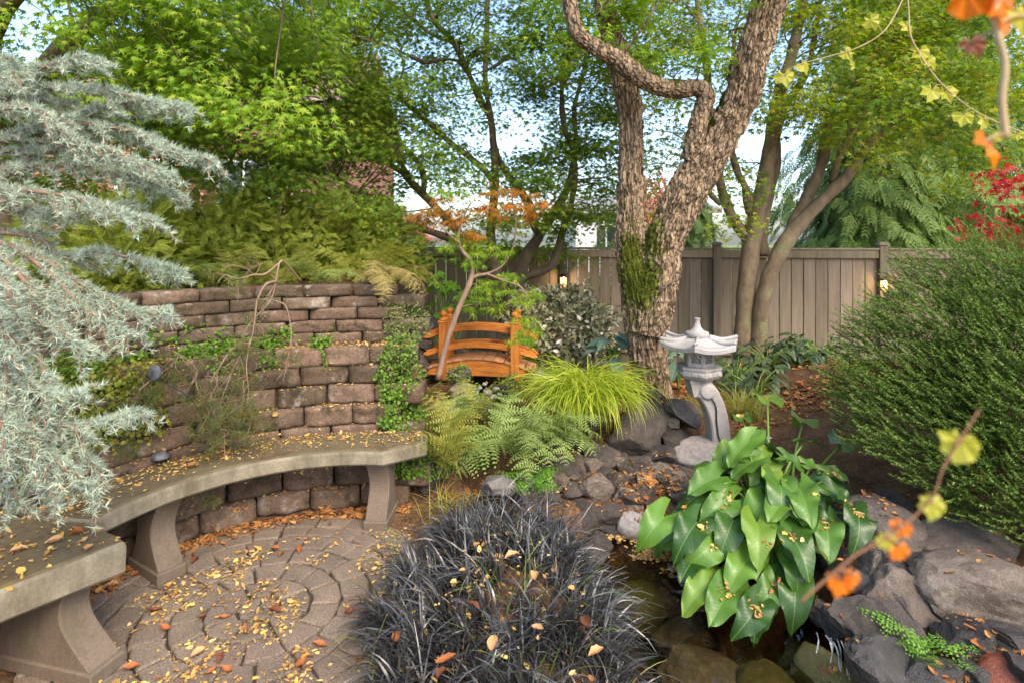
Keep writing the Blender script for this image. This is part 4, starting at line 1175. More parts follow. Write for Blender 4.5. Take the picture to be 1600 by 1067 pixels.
o, sk3 = limb('limb', [(1080, 250, TY - .16, 15), (1088, 210, TY - .22, 14), (1096, 175, TY - .26, 13), (1104, 152, TY - .28, 14), (1090, 138, TY - .3, 12), (1060, 141, TY - .32, 12), (1030, 137, TY - .34, 13), (1000, 122, TY - .36, 14), (968, 96, TY - .38, 14), (935, 76, TY - .4, 12), (908, 58, TY - .4, 12), (895, 28, TY - .4, 11), (886, -20, TY - .4, 10), (870, -120, TY - .4, 8)], tree, BARK_MAIN, 260, 60, bark_disp(.014, .02, .07, 15, .01), moss_at([(1050, 128, TY - .32, .07)]))
# moss cushions as tufts of tiny blades on the bark
def moss_tufts(parent, spots, n, rg):
    t = NT('moss'); g = t.new('NewGeometry'); t.set(t.ramp(g.outputs['Random Per Island'], [(0, s2l((54, 62, 16))), (.6, s2l((86, 96, 26))), (1, s2l((120, 124, 40)))]), .95, .1)
    deps = bpy.context.evaluated_depsgraph_get()
    pos = []; nr = []
    for ob in parent.children:
        me = ob.data; co = np.zeros(len(me.vertices) * 3, np.float32); me.vertices.foreach_get('co', co); co = co.reshape(-1, 3) + ORG[parent.name]
        no = np.zeros(len(me.vertices) * 3, np.float32); me.vertices.foreach_get('normal', no); no = no.reshape(-1, 3)
        at = np.zeros(len(me.vertices), np.float32); me.attributes['moss'].data.foreach_get('value', at)
        pr = np.clip((at + .55 * fbm(co * 12, 4) - .45) * 2.2, 0, 1) * (no[:, 1] < .4)
        k = rg.uniform(size=len(co)) < pr * n
        pos.append(co[k]); nr.append(no[k])
    pos = np.concatenate(pos); nr = np.concatenate(nr); ps = []; axs = []
    for k in range(5):
        ps.append(pos + rg.normal(0, .005, pos.shape)); axs.append(nr + rg.normal(0, .9, nr.shape))
    ps = np.concatenate(ps); axs = np.concatenate(axs); N = len(ps)
    sc = np.column_stack([rg.uniform(.002, .004, N), rg.uniform(.005, .011, N), np.ones(N)])
    v, f = scatter(BLADE[0], BLADE[1], ps, axs, rdir(N, rg), sc)
    return tag(part('moss', v, f, t.m, parent, False), kind='stuff')
rg = np.random.default_rng(5)
moss_tufts(tree, None, .75, rg)
cs = np.concatenate([canopy(850, 1120, (4.2, 5.4), 26, rg, -220, ymax=110), canopy(1060, 1320, (4.0, 5.0), 10, rg, -260, ymax=-10)])
tw = twigs_to(cs, [sk1, sk2, sk3], rg)
tag(part('twigs', *tw, BARK_MAIN, tree), kind='stuff')
crown('crown', tree, cs, rg.uniform(.22, .40, len(cs)), rg.integers(110, 210, len(cs)), MAPLE, MAPLE_L, rg, size=.045)

# ---- spreading maple in front of the fence, left of centre
MY = 6.6
mp = thing('maple_tree', 'spreading green maple with many thin curved stems before the fence', 'tree', P(790, 500, MY))
sd_ = lambda k: smooth_disp(.010, k)
L_ = [
 ('trunk', [(792, 505, MY, 26), (800, 460, MY, 24), (812, 425, MY, 20), (828, 392, MY, 17), (843, 368, MY, 15), (862, 338, MY, 13), (882, 305, MY, 11), (893, 270, MY, 9), (900, 230, MY + .1, 8), (898, 170, MY + .2, 7), (912, 110, MY + .3, 5), (920, 30, MY + .3, 4)]),
 ('limb', [(800, 450, MY - .05, 16), (822, 432, MY - .1, 13), (848, 424, MY - .15, 12), (866, 408, MY - .15, 12), (876, 372, MY - .15, 10), (890, 330, MY - .15, 10), (897, 290, MY - .15, 9), (896, 240, MY - .15, 8), (882, 200, MY - .2, 8), (878, 140, MY - .3, 7), (888, 70, MY - .3, 6), (880, -30, MY - .3, 5)]),
 ('limb', [(843, 368, MY + .03, 14), (834, 345, MY + .05, 13), (822, 312, MY + .1, 12), (802, 285, MY + .1, 11), (786, 262, MY + .1, 10), (772, 232, MY + .05, 9), (768, 190, MY, 9), (752, 160, MY - .1, 9), (738, 130, MY - .2, 9), (725, 98, MY - .3, 9), (705, 62, MY - .4, 8), (682, 38, MY - .5, 8), (668, 5, MY - .5, 7), (650, -80, MY - .6, 6)]),
 ('limb', [(785, 470, MY + .1, 20), (760, 425, MY + .1, 16), (738, 388, MY + .1, 14), (715, 362, MY + .1, 12), (684, 328, MY + .1, 11), (650, 293, MY + .1, 10), (625, 268, MY + .1, 9), (602, 252, MY + .1, 8), (575, 225, MY + .1, 7), (548, 190, MY, 6), (515, 150, MY - .1, 5), (470, 110, MY - .2, 4)]),
 ('limb', [(778, 440, MY, 16), (768, 380, MY, 14), (770, 330, MY, 13), (774, 280, MY, 12), (771, 225, MY, 10), (766, 180, MY, 9), (758, 130, MY + .1, 8), (760, 75, MY + .2, 8), (761, 20, MY + .2, 7), (764, -60, MY + .2, 6)]),
 ('limb', [(772, 285, MY - .05, 10), (752, 262, MY - .1, 9), (725, 240, MY - .15, 8), (700, 220, MY - .2, 7), (668, 190, MY - .3, 7), (632, 161, MY - .4, 6), (587, 131, MY - .5, 5), (554, 97, MY - .6, 4), (510, 60, MY - .7, 3)]),
 ('limb', [(735, 385, MY - .05, 13), (690, 368, MY - .2, 11), (650, 354, MY - .35, 11), (625, 346, MY - .45, 11), (587, 326, MY - .6, 10), (555, 300, MY - .7, 9), (524, 278, MY - .8, 8), (480, 262, MY - .95, 7), (434, 245, MY - 1.1, 6), (390, 225, MY - 1.3, 5), (330, 190, MY - 1.5, 4)]),
 ('limb', [(661, 300, MY + .05, 9), (662, 280, MY, 8), (655, 258, MY, 8), (632, 232, MY - .1, 7), (600, 210, MY - .2, 6), (560, 180, MY - .3, 5), (520, 160, MY - .4, 4)]),
 ('limb', [(648, 290, MY + .1, 8), (630, 262, MY, 7), (606, 232, MY, 6), (575, 205, MY, 6), (545, 165, MY, 5), (530, 120, MY, 4)]),
 ('limb', [(730, 115, MY - .25, 6), (714, 96, MY - .3, 6), (690, 94, MY - .4, 6), (665, 98, MY - .5, 5), (640, 88, MY - .6, 5), (600, 70, MY - .8, 4), (560, 60, MY - 1, 3)]),
 ('limb', [(728, 70, MY - .3, 6), (715, 66, MY - .3, 6), (690, 60, MY - .4, 5), (668, 50, MY - .5, 5), (640, 25, MY - .6, 4), (610, 5, MY - .7, 4), (580, -30, MY - .8, 3)]),
 ('limb', [(759, 112, MY + .12, 5), (784, 96, MY + .1, 5), (815, 60, MY + .1, 4), (835, 10, MY + .2, 4), (845, -50, MY + .2, 3)]),
 ('limb', [(620, 210, MY - .1, 5), (612, 190, MY - .1, 5), (610, 165, MY - .15, 4), (622, 140, MY - .2, 3), (630, 110, MY - .2, 3)]),
]
sk = []
for k, (nm, pp) in enumerate(L_):
    o, s_ = limb(nm, pp, mp, BARK_MAPLE, 90 if k < 5 else 60, 16 if k < 5 else 10, sd_(k), lambda v: np.clip(.1 + .5 * fbm(v * 5, 3), 0, 1), .54); sk.append(s_)
rg = np.random.default_rng(21)
cs = np.concatenate([canopy(380, 1000, (5.3, 7.6), 350, rg, -120, power=1.0), canopy(820, 960, (6.2, 7.4), 26, rg, 100, power=.8), canopy(380, 620, (5.0, 7.0), 40, rg, 0, power=1)])
tag(part('twigs', *twigs_to(cs, sk, rg, .011), BARK_MAPLE, mp), kind='stuff')
crown('crown', mp, cs, rg.uniform(.25, .55, len(cs)), rg.integers(100, 210, len(cs)), MAPLE, MAPLE_G, rg, size=.046, flat=.4)
cs2 = cs[rg.permutation(len(cs))[:60]] + rg.normal(0, .2, (60, 3))
crown('turning_leaves', mp, cs2, rg.uniform(.2, .45, 60), rg.integers(110, 200, 60), MAPLE, MAPLE_Y, rg, size=.046)

# ---- multi-stemmed tree by the fence on the right
RY = 6.2
rt = thing('multi_stem_tree', 'multi-stemmed tree with smooth leaning grey-brown trunks by the fence', 'tree', P(1175, 580, RY))
L_ = [
 ('trunk', [(1166, 590, RY, 28), (1163, 560, RY, 23), (1163, 510, RY, 20), (1166, 450, RY, 19), (1172, 400, RY, 19), (1178, 360, RY, 20), (1184, 330, RY, 19), (1194, 290, RY, 17), (1203, 240, RY, 15), (1208, 190, RY, 14), (1220, 140, RY, 13), (1236, 90, RY, 12), (1250, 30, RY, 10), (1262, -50, RY, 8)]),
 ('limb', [(1180, 585, RY - .05, 24), (1186, 555, RY - .08, 20), (1187, 510, RY - .1, 18), (1194, 460, RY - .12, 16), (1206, 420, RY - .15, 16), (1226, 382, RY - .15, 17), (1250, 350, RY - .15, 16), (1285, 314, RY - .2, 13), (1318, 282, RY - .25, 12), (1345, 245, RY - .3, 10), (1372, 212, RY - .3, 8), (1400, 190, RY - .35, 6), (1450, 165, RY - .4, 4)]),
 ('limb', [(1232, 372, RY - .12, 14), (1246, 340, RY - .05, 14), (1266, 300, RY, 13), (1282, 262, RY, 12), (1292, 215, RY + .05, 11), (1300, 175, RY + .1, 9), (1328, 150, RY + .1, 8), (1352, 105, RY + .1, 7), (1385, 60, RY + .1, 6), (1410, 0, RY + .1, 4), (1420, -60, RY + .1, 4)]),
 ('limb', [(1176, 380, RY + .02, 15), (1160, 362, RY + .05, 13), (1144, 340, RY + .05, 12), (1130, 305, RY + .1, 11), (1122, 270, RY + .1, 10), (1116, 220, RY + .1, 9), (1108, 160, RY + .15, 8), (1104, 100, RY + .15, 7), (1092, 30, RY + .2, 6), (1085, -60, RY + .2, 5)]),
 ('limb', [(1172, 335, RY, 10), (1166, 300, RY + .02, 9), (1150, 262, RY + .05, 8), (1142, 230, RY + .1, 7), (1136, 180, RY + .1, 6), (1142, 120, RY + .1, 5), (1150, 40, RY + .1, 4)]),
 ('limb', [(1192, 400, RY + .05, 12), (1192, 360, RY + .1, 11), (1200, 310, RY + .15, 10), (1214, 250, RY + .2, 9), (1216, 200, RY + .2, 8), (1232, 160, RY + .2, 8), (1262, 110, RY + .2, 7), (1275, 40, RY + .2, 5), (1290, -40, RY + .2, 4)]),
 ('limb', [(1302, 285, RY - .18, 8), (1314, 240, RY - .15, 8), (1335, 205, RY - .1, 8), (1352, 170, RY - .1, 7), (1366, 130, RY - .1, 6), (1400, 60, RY, 4)]),
 ('limb', [(1296, 180, RY + .1, 7), (1320, 165, RY + .1, 7), (1350, 152, RY + .05, 6), (1385, 150, RY, 4), (1430, 130, RY, 3)]),
 ('limb', [(1126, 320, RY + .1, 6), (1112, 306, RY + .1, 5), (1104, 292, RY + .1, 4), (1095, 260, RY + .1, 3)]),
]
sk = []
for k, (nm, pp) in enumerate(L_):
    o, s_ = limb(nm, pp, rt, BARK_R, 90, 18, smooth_disp(.012, 40 + k), lambda v: np.clip(.12 + .5 * fbm(v * 6, 3), 0, 1), .72); sk.append(s_)
rg = np.random.default_rng(33)
cs = np.concatenate([canopy(960, 1640, (5.4, 7.4), 190, rg, -160, power=1.1), canopy(1250, 1640, (5.0, 6.6), 40, rg, -60, power=.9, ymax=240)])
tag(part('twigs', *twigs_to(cs, sk, rg, .011), BARK_R, rt), kind='stuff')
crown('crown', rt, cs, rg.uniform(.25, .55, len(cs)), rg.integers(100, 200, len(cs)), MAPLE5, MAPLE_Y, rg, size=.052, flat=.45)
cs2 = cs[rg.permutation(len(cs))[:90]] + rg.normal(0, .25, (90, 3))
crown('green_leaves', rt, cs2, rg.uniform(.25, .5, 90), rg.integers(90, 170, 90), MAPLE5, MAPLE_G, rg, size=.052)

# ---- bright maple overhanging from the left
lm = thing('maple_tree', 'bright green maple arching over the blue-grey conifer from behind the wall', 'tree', (-4.3, 4.9, 1.2))
sk = []
for k, pts in enumerate([[(-4.3, 4.9, 1.1, .12), (-4.2, 4.8, 2.0, .11), (-3.8, 4.6, 2.8, .09), (-3.0, 4.3, 3.3, .07), (-2.0, 4.1, 3.5, .045), (-1.1, 3.9, 3.5, .025)],
                         [(-4.2, 4.8, 2.0, .09), (-4.0, 4.4, 2.8, .07), (-3.4, 3.9, 3.2, .05), (-2.5, 3.5, 3.4, .03)],
                         [(-4.0, 4.7, 2.5, .07), (-3.9, 5.2, 3.2, .06), (-3.2, 5.6, 3.6, .05), (-2.2, 5.8, 3.9, .03)]]):
    a = np.array(pts); v, f = tube(a[:, :3], a[:, 3], 60, 14, smooth_disp(.012, 70 + k)); part('trunk' if k == 0 else 'limb', v, f, BARK_MAPLE, lm, True, {'moss': np.zeros(len(v))}); sk.append(crom(a, 60))
rg = np.random.default_rng(44)
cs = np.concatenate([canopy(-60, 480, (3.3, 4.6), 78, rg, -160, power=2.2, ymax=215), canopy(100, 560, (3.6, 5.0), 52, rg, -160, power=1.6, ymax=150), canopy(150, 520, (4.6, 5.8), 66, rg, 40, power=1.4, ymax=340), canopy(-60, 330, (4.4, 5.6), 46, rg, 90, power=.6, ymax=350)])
tag(part('twigs', *twigs_to(cs, sk, rg, .01), BARK_MAPLE, lm), kind='stuff')
n1 = 100
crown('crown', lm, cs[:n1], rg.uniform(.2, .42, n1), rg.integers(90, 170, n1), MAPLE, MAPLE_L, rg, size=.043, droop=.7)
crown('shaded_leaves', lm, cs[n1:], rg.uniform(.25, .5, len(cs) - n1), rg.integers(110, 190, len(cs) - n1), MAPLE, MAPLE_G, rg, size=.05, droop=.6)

# ---- small laceleaf maple turning orange, beside the bridge
SY = 4.9
sm = thing('laceleaf_maple', 'slender young maple with orange and green feathery leaves beside the bridge', 'tree', P(684, 590, SY))
BARK_S = m_bark('grey_sapling_bark', (108, 88, 74), (150, 126, 108), None, 20)
sk = []
for k, pp in enumerate([[(684, 592, SY, 7), (695, 545, SY, 7), (708, 505, SY, 6.5), (722, 470, SY, 6), (733, 445, SY, 6), (738, 425, SY, 5.5), (736, 408, SY, 4.5), (722, 392, SY, 4), (716, 372, SY, 3), (722, 345, SY, 2.4), (735, 318, SY, 2)],
                        [(733, 437, SY, 4.5), (746, 431, SY, 3.5), (764, 427, SY, 3), (785, 415, SY, 2.4), (800, 390, SY + .1, 2), (806, 350, SY + .1, 1.6), (800, 310, SY + .1, 1.2)],
                        [(720, 382, SY, 2.5), (700, 365, SY - .1, 2), (680, 345, SY - .1, 1.6), (660, 335, SY - .1, 1.2)],
                        [(760, 428, SY, 2.4), (790, 440, SY - .1, 2), (815, 450, SY - .2, 1.4), (830, 480, SY - .2, 1)]]):
    o, s_ = limb('trunk' if k == 0 else 'limb', pp, sm, BARK_S, 50, 10, smooth_disp(.003, 90 + k), None, .72); sk.append(s_)
rg = np.random.default_rng(55)
co = np.array([P(*c) for c in [(770, 300, SY), (800, 300, SY + .1), (825, 305, SY), (790, 320, SY), (760, 325, SY - .1), (690, 310, SY), (672, 330, SY - .1), (650, 338, SY), (705, 330, SY), (725, 345, SY), (832, 335, SY), (845, 318, SY), (740, 365, SY), (775, 340, SY), (815, 325, SY - .1), (665, 345, SY), (700, 348, SY)]])
cg = np.array([P(*c) for c in [(745, 395, SY), (765, 385, SY), (705, 385, SY), (770, 440, SY), (790, 455, SY - .1), (810, 470, SY - .2), (755, 465, SY), (775, 480, SY), (800, 430, SY), (740, 410, SY), (822, 500, SY - .3), (815, 530, SY - .35), (830, 515, SY - .3), (760, 450, SY), (735, 480, SY + .1), (690, 300, SY), (720, 300, SY), (785, 395, SY), (830, 460, SY)]])
tag(part('twigs', *twigs_to(np.concatenate([co, cg]), sk, rg, .006), BARK_S, sm), kind='stuff')
crown('orange_leaves', sm, co, np.full(len(co), .11), rg.integers(20, 34, len(co)), LACE, MAPLE_O, rg, size=.066, droop=.7)
crown('green_leaves', sm, cg, np.full(len(cg), .12), rg.integers(26, 44, len(cg)), LACE, MAPLE_L, rg, size=.060, droop=.8)

# ---- drooping evergreen beyond the fence, and far trees
def spray_template(n=7, droop=.5):
    """flat hanging spray of scale-leaf branchlets"""
    vs = []; q = []
    def strip(a, b, w0, w1):
        d = unit(np.array(b) - np.array(a)); s_ = np.cross(d, [0, 0, 1]); k = len(vs)
        vs.extend([a - s_ * w0, a + s_ * w0, b + s_ * w1, b - s_ * w1]); q.append([k, k + 1, k + 2, k + 3])
    for i in range(n):
        y = (i + .5) / n; L = .42 * (1 - y * .65); z = -droop * y * y * .3
        for s_ in (-1, 1):
            a = np.array([0, y, z]); b = np.array([s_ * L * .75, y + L * .7, z - .12 * L])
            strip(a, b, .035, .012)
            m = (a + b) / 2; strip(m, m + np.array([s_ * .02, .22 * (1 - y * .5), -.05]), .028, .008)
    strip(np.array([0, 0, 0.]), np.array([0, 1., -droop * .3]), .015, .008)
    return np.array(vs), np.array(q)
SPRAY = spray_template()
CEDAR_G = m_leaf('drooping_cedar_green', [(76, 104, 44), (104, 132, 56), (124, 148, 72), (88, 116, 50), (140, 158, 84)], .3, .6, .3)
CEDAR_D = m_leaf('far_conifer_green', [(66, 92, 44), (92, 116, 58), (80, 104, 50), (108, 130, 70)], .3, .6, .3)
def hanging_conifer(label, base, h, r, n, mat, size, seed, rows=26):
    rg = np.random.default_rng(seed); t = thing('conifer_tree', label, 'tree', base)
    b = np.array(base, float)
    part('trunk', *tube([b, b + [0, 0, h * .5], b + [0, 0, h * .97]], [r * .07, r * .05, .01], 24, 10, smooth_disp(.02, seed)), BARK_R, t, True, {'moss': np.zeros(24 * 10 + 2)})
    u = rg.uniform(.02, 1, n); a = rg.uniform(0, 2 * math.pi, n)
    u = np.round(u * rows) / rows + rg.normal(0, .012, n); u = np.clip(u, .01, 1)
    rad = r * (1 - u) ** .75 * (1 + .25 * np.sin(a * 5 + u * 40)) * rg.uniform(.55, 1.05, n)
    pos = b + np.stack([rad * np.cos(a), rad * np.sin(a), u * h - rad * .25], 1)
    ax = np.stack([np.cos(a) * .55, np.sin(a) * .55, np.full(n, -.75)], 1) + rg.normal(0, .25, (n, 3))
    nr = np.stack([np.cos(a), np.sin(a), np.full(n, .55)], 1) + rg.normal(0, .3, (n, 3))
    part('foliage', *scatter(SPRAY[0], SPRAY[1], pos, ax, nr, size * rg.uniform(.6, 1.3, n)), mat, t, False)
    return t
hanging_conifer('tall drooping evergreen behind the fence beside the white-capped post', (7.2, 10.6, -.1), 7.5, 2.9, 5200, CEDAR_G, .42, 1)
hanging_conifer('drooping evergreen behind the needled conifer at the fence corner', (5.6, 9.0, -.1), 3.6, 1.7, 3000, CEDAR_G, .34, 2)
hanging_conifer('pale conifer beyond the fence left of the multi-stemmed tree', (5.5, 17.5, -.3), 3.6, 1.3, 900, CEDAR_D, .4, 3)
hanging_conifer('small rounded conifer peeping over the fence by the mossy trunk', (3.0, 10.2, -.2), 1.95, .5, 500, CEDAR_D, .2, 4)
hanging_conifer('tall evergreen far behind the right end of the fence', (10.5, 14, -.3), 9, 3, 3000, CEDAR_D, .5, 5)
def broad_tree(name, label, base, h, r, n, mat, size, seed, tmpl=OVAL, trunk=.06):
    rg = np.random.default_rng(seed); t = thing(name, label, 'tree' if h > 2 else 'shrub', base); b = np.array(base, float)
    part('trunk', *tube([b, b + [.05, 0, h * .4], b + [0, .05, h * .75]], [trunk, trunk * .8, .01], 16, 8), BARK_R, t, True, {'moss': np.zeros(16 * 8 + 2)})
    m = max(10, n // 70); cs = b + [0, 0, h * .62] + rdir(m, rg) * rg.uniform(.35, 1, (m, 1)) * np.array([r, r, h * .38])
    crown('crown', t, cs, np.full(m, r * .34), np.full(m, n // m), tmpl, mat, rg, size=size, flat=.8, jit=.8)
    return t
broad_tree('autumn_tree', 'far orange-brown autumn tree above the white house roof', (4.3, 17.5, -.3), 3.9, 1.1, 2600, m_leaf('far_autumn_leaf', [(170, 100, 66), (196, 130, 84), (150, 106, 70), (188, 116, 90)], .3, .6), .13, 8, OVAL, .1)
HEDGE = m_leaf('hedge_green', [(110, 140, 52), (136, 160, 66), (96, 126, 48), (150, 166, 80)], .35, .5)
for k, (x, y, h, r) in enumerate([(-.3, 9.0, 1.75, .5), (.55, 9.2, 1.7, .45), (1.5, 9.1, 1.65, .5), (2.3, 9.3, 1.6, .4), (-1.6, 9.1, 1.8, .5), (-2.5, 9.0, 1.9, .5), (3.3, 9.2, 1.65, .4)]):
    broad_tree('hedge_shrub', 'light green shrub just beyond the board fence', (x, y, -.1), h, r, 1300, HEDGE, .07, 60 + k)['group'] = 'shrubs beyond the fence'
broad_tree('red_maple', 'crimson maple branches beside the needled conifer at the right edge', (3.55, 3.9, .3), 2.1, .55, 1300, MAPLE_R, .045, 17, MAPLE)

# ================================================================== blue-grey weeping cedar on the left
NEEDLE = (np.array([(-.5, 0, 0), (.5, 0, 0), (0, 1, 0)]), np.array([[0, 1, 2]]))
BLUE = m_leaf('glaucous_needles', [(144, 164, 150), (172, 188, 172), (196, 206, 188), (152, 170, 156), (204, 208, 176), (124, 144, 136), (158, 168, 136)], .2, .55, .35)
CBARK = m_bark('cedar_twig_bark', (96, 76, 62), (146, 120, 102), None, 25)
def tufts(pos, axis, nper, ln, wd, rg, spread=1.0):
    """rosettes of needles around each position"""
    N = len(pos); k = nper
    p = np.repeat(pos, k, 0) + rg.normal(0, .003, (N * k, 3))
    a = np.repeat(axis, k, 0) * .75 + rdir(N * k, rg) * spread
    L = rg.uniform(.7, 1.2, N * k) * ln
    return scatter(NEEDLE[0], NEEDLE[1], p, a, rdir(N * k, rg), np.column_stack([np.full(N * k, wd), L, np.ones(N * k)]))
ced = thing('blue_cedar', 'weeping blue-grey cedar spilling over the bench and block wall', 'tree', (-2.75, 2.75, 1.2))
rg = np.random.default_rng(77)
CED = [  # limbs: (px, py, Y)
 [(-60, 330, 2.35), (60, 240, 2.2), (140, 180, 2.15), (220, 160, 2.15), (300, 170, 2.2), (350, 190, 2.2)][:5],
 [(-60, 200, 2.1), (20, 150, 2.05), (60, 110, 2.0), (110, 95, 2.0), (160, 100, 2.0)],
 [(-60, 60, 2.0), (0, 90, 2.0), (20, 100, 2.0), (50, 130, 2.0)],
 [(-40, 230, 2.2), (60, 200, 2.15), (150, 195, 2.1), (230, 215, 2.15), (290, 240, 2.2), (330, 252, 2.2)],
 [(-40, 270, 2.2), (60, 260, 2.15), (150, 260, 2.15), (220, 280, 2.15), (290, 310, 2.2), (310, 330, 2.2)][:5],
 [(-40, 290, 2.1), (60, 300, 2.0), (140, 315, 2.0), (200, 335, 2.0), (250, 348, 2.05)],
 [(-40, 130, 2.15), (60, 140, 2.1), (140, 135, 2.1), (200, 150, 2.1), (250, 165, 2.15)],
 [(-40, 180, 2.0), (50, 170, 1.95), (120, 220, 2.0), (200, 245, 2.05), (270, 275, 2.1)],
 [(-60, 360, 2.3), (50, 370, 2.25), (100, 400, 2.2), (150, 392, 2.2), (210, 405, 2.2), (250, 415, 2.2), (280, 425, 2.2)],
 [(0, 380, 2.15), (60, 400, 2.1), (120, 440, 2.1), (180, 470, 2.1), (230, 490, 2.1), (270, 485, 2.1)],
 [(30, 390, 2.1), (80, 430, 2.05), (130, 480, 2.05), (180, 510, 2.05), (220, 525, 2.05)],
 [(-20, 380, 2.0), (30, 430, 1.95), (70, 480, 1.95), (110, 530, 1.95), (140, 550, 1.95)],
 [(-20, 400, 1.9), (20, 470, 1.85), (50, 540, 1.85), (80, 600, 1.85), (95, 640, 1.85)],
 [(-40, 420, 1.8), (0, 520, 1.75), (15, 620, 1.75), (40, 700, 1.75), (60, 760, 1.8)],
 [(-40, 520, 1.85), (10, 600, 1.8), (50, 650, 1.8), (110, 665, 1.85), (170, 655, 1.9), (220, 640, 1.9)],
 [(20, 620, 1.8), (60, 690, 1.8), (100, 730, 1.8), (140, 760, 1.85), (150, 772, 1.85)],
 [(-30, 600, 1.7), (10, 680, 1.7), (50, 740, 1.75), (90, 780, 1.8), (60, 800, 1.8)][:4],
 [(-60, 640, 1.7), (-20, 700, 1.7), (10, 760, 1.75), (30, 790, 1.8)],
 [(50, 650, 1.85), (100, 690, 1.85), (130, 710, 1.88), (150, 725, 1.9)],
 [(-60, 450, 1.9), (-10, 480, 1.85), (30, 560, 1.85), (60, 620, 1.85), (70, 680, 1.85)],
 [(-60, 150, 2.3), (40, 170, 2.25), (110, 190, 2.2), (180, 200, 2.2), (240, 215, 2.2)],
 [(-60, 250, 2.3), (40, 235, 2.25), (110, 240, 2.2), (170, 255, 2.2), (240, 290, 2.2)],
 [(-60, 300, 2.25), (30, 320, 2.2), (90, 335, 2.15), (150, 330, 2.15), (210, 318, 2.15)],
 [(-60, 110, 2.2), (10, 125, 2.15), (70, 160, 2.1), (120, 160, 2.1)],
 [(-50, 470, 1.8), (10, 560, 1.8), (50, 600, 1.8), (90, 620, 1.82), (130, 610, 1.85)],
 [(-60, 560, 1.72), (0, 650, 1.72), (40, 680, 1.75), (80, 720, 1.8), (120, 745, 1.82)],
 [(-60, 380, 1.75), (-20, 440, 1.7), (0, 500, 1.7), (20, 560, 1.72)],
]
tp, ta = [], []
mb = MB()
tr_ = [(-2.75, 2.75, 1.15), (-2.7, 2.6, 1.7), (-2.6, 2.4, 2.05), (-2.35, 2.2, 2.3)]
part('trunk', *tube(tr_, [.07, .06, .05, .03], 40, 14, smooth_disp(.012, 3)), CBARK, ced, True)
for L in CED:
    pts = np.array([P(*q) for q in L]); n = 40
    c = crom(pts, n); ln = np.linalg.norm(np.diff(c, axis=0), axis=1).sum()
    mb.add(*tube(pts, np.linspace(.010, .003, len(pts)), n, 6, None, False))
    T = unit(np.gradient(c, axis=0))
    nb = int(ln / .0165)
    for j in range(nb):                       # side branchlets, flat sprays with a droop
        s_ = rg.uniform(.08, 1.0); i = int(s_ * (n - 1)); a = c[i]; d = T[i]
        side = np.cross(d, [0, 0, 1]); side = unit(side) * rg.choice([-1, 1])
        dirn = unit(d * .8 + side * rg.uniform(.3, 1.0) + rg.normal(0, .22, 3) + [0, 0, -.22])
        bl = rg.uniform(.04, .14) * (1.15 - .55 * s_)
        m = max(3, int(bl / .015)); tt = np.linspace(0, 1, m)[:, None]
        p = a + dirn * bl * tt + np.array([0, 0, -1]) * bl * .25 * tt ** 2
        if bl > .07: mb.add(*tube([p[0], p[m // 2], p[-1]], [.0038, .003, .002], 5, 4, None, False))
        tp.append(p + rg.normal(0, .004, p.shape)); ta.append(np.repeat((dirn + [0, 0, .5])[None], m, 0))
    m = int(ln / .012); i = rg.integers(2, n, m); tp.append(c[i] + rg.normal(0, .006, (m, 3))); ta.append(T[i] + [0, 0, .6])
tp = np.concatenate(tp); ta = np.concatenate(ta)
print('cedar tufts', len(tp))
part('branches', *mb.out(), CBARK, ced)
part('needles', *tufts(tp, ta, 17, .027, .0030, rg, 1.0), BLUE, ced, False)

# ================================================================== needled conifer mound on the right
CRY = m_leaf('cryptomeria_needles', [(56, 86, 34), (80, 112, 42), (110, 134, 52), (68, 98, 38), (150, 162, 78)], .2, .5, .35)
cry = thing('mounded_conifer', 'dense dark green needled conifer mound beside the pond', 'shrub', (2.9, 3.3, .25))
rg = np.random.default_rng(88)
PADS = [  # px, py, Y, rx px, ry px : overlapping foliage pads
 (1530, 440, 3.6, 120, 62), (1490, 470, 3.5, 95, 55), (1600, 480, 3.3, 115, 75), (1450, 520, 3.4, 110, 60), (1540, 530, 3.2, 120, 70), (1620, 560, 3.0, 120, 80),
 (1420, 600, 3.3, 110, 60), (1500, 620, 3.1, 120, 70), (1590, 650, 2.9, 120, 80), (1430, 680, 3.1, 90, 60), (1500, 700, 2.95, 110, 60), (1600, 740, 2.75, 110, 70), (1530, 750, 2.85, 90, 55),
 (1475, 500, 3.6, 100, 60), (1400, 560, 3.5, 80, 55), (1370, 610, 3.45, 60, 45), (1620, 425, 3.6, 110, 60), (1660, 500, 3.1, 120, 90), (1660, 650, 2.7, 100, 90), (1560, 590, 3.05, 110, 60), (1580, 790, 2.75, 80, 40), (1420, 640, 3.2, 90, 60), (1640, 820, 2.6, 80, 50)]
sp, sa, sl = [], [], []
mb = MB(); b0 = np.array([2.9, 3.35, .25])
for (px, py, Y, rx, ry) in PADS:
    c = P(px, py, Y); R3 = np.array([rx / F * Y, (rx + ry) / 2 / F * Y * .9, ry / F * Y])
    m1 = b0 + (c - b0) * .5 + [0, .1, .15]
    mb.add(*tube([b0 + rg.normal(0, .04, 3), m1, c + [0, .12, -.05]], [.03, .02, .008], 16, 7, smooth_disp(.005, 2), False))
    n = int(235 * rx * ry / 6000)
    u = rdir(n * 3, rg); u = u[(u[:, 2] > -.45) & (u[:, 1] < .55)][:n]
    p = c + u * R3 * rg.uniform(.62, 1.0, (len(u), 1))
    d = unit(u * [.5, .4, .3] + rg.normal(0, .17, u.shape) + [-.62, -.30, .02])
    sp.append(p); sa.append(d); sl.append(rg.uniform(.12, .23, len(u)))
sp = np.concatenate(sp); sa = np.concatenate(sa); sl = np.concatenate(sl)
print('cry shoots', len(sp))
part('branches', *mb.out(), CBARK, cry)
K = 66   # needles along every finger-like shoot
pos, ax = [], []
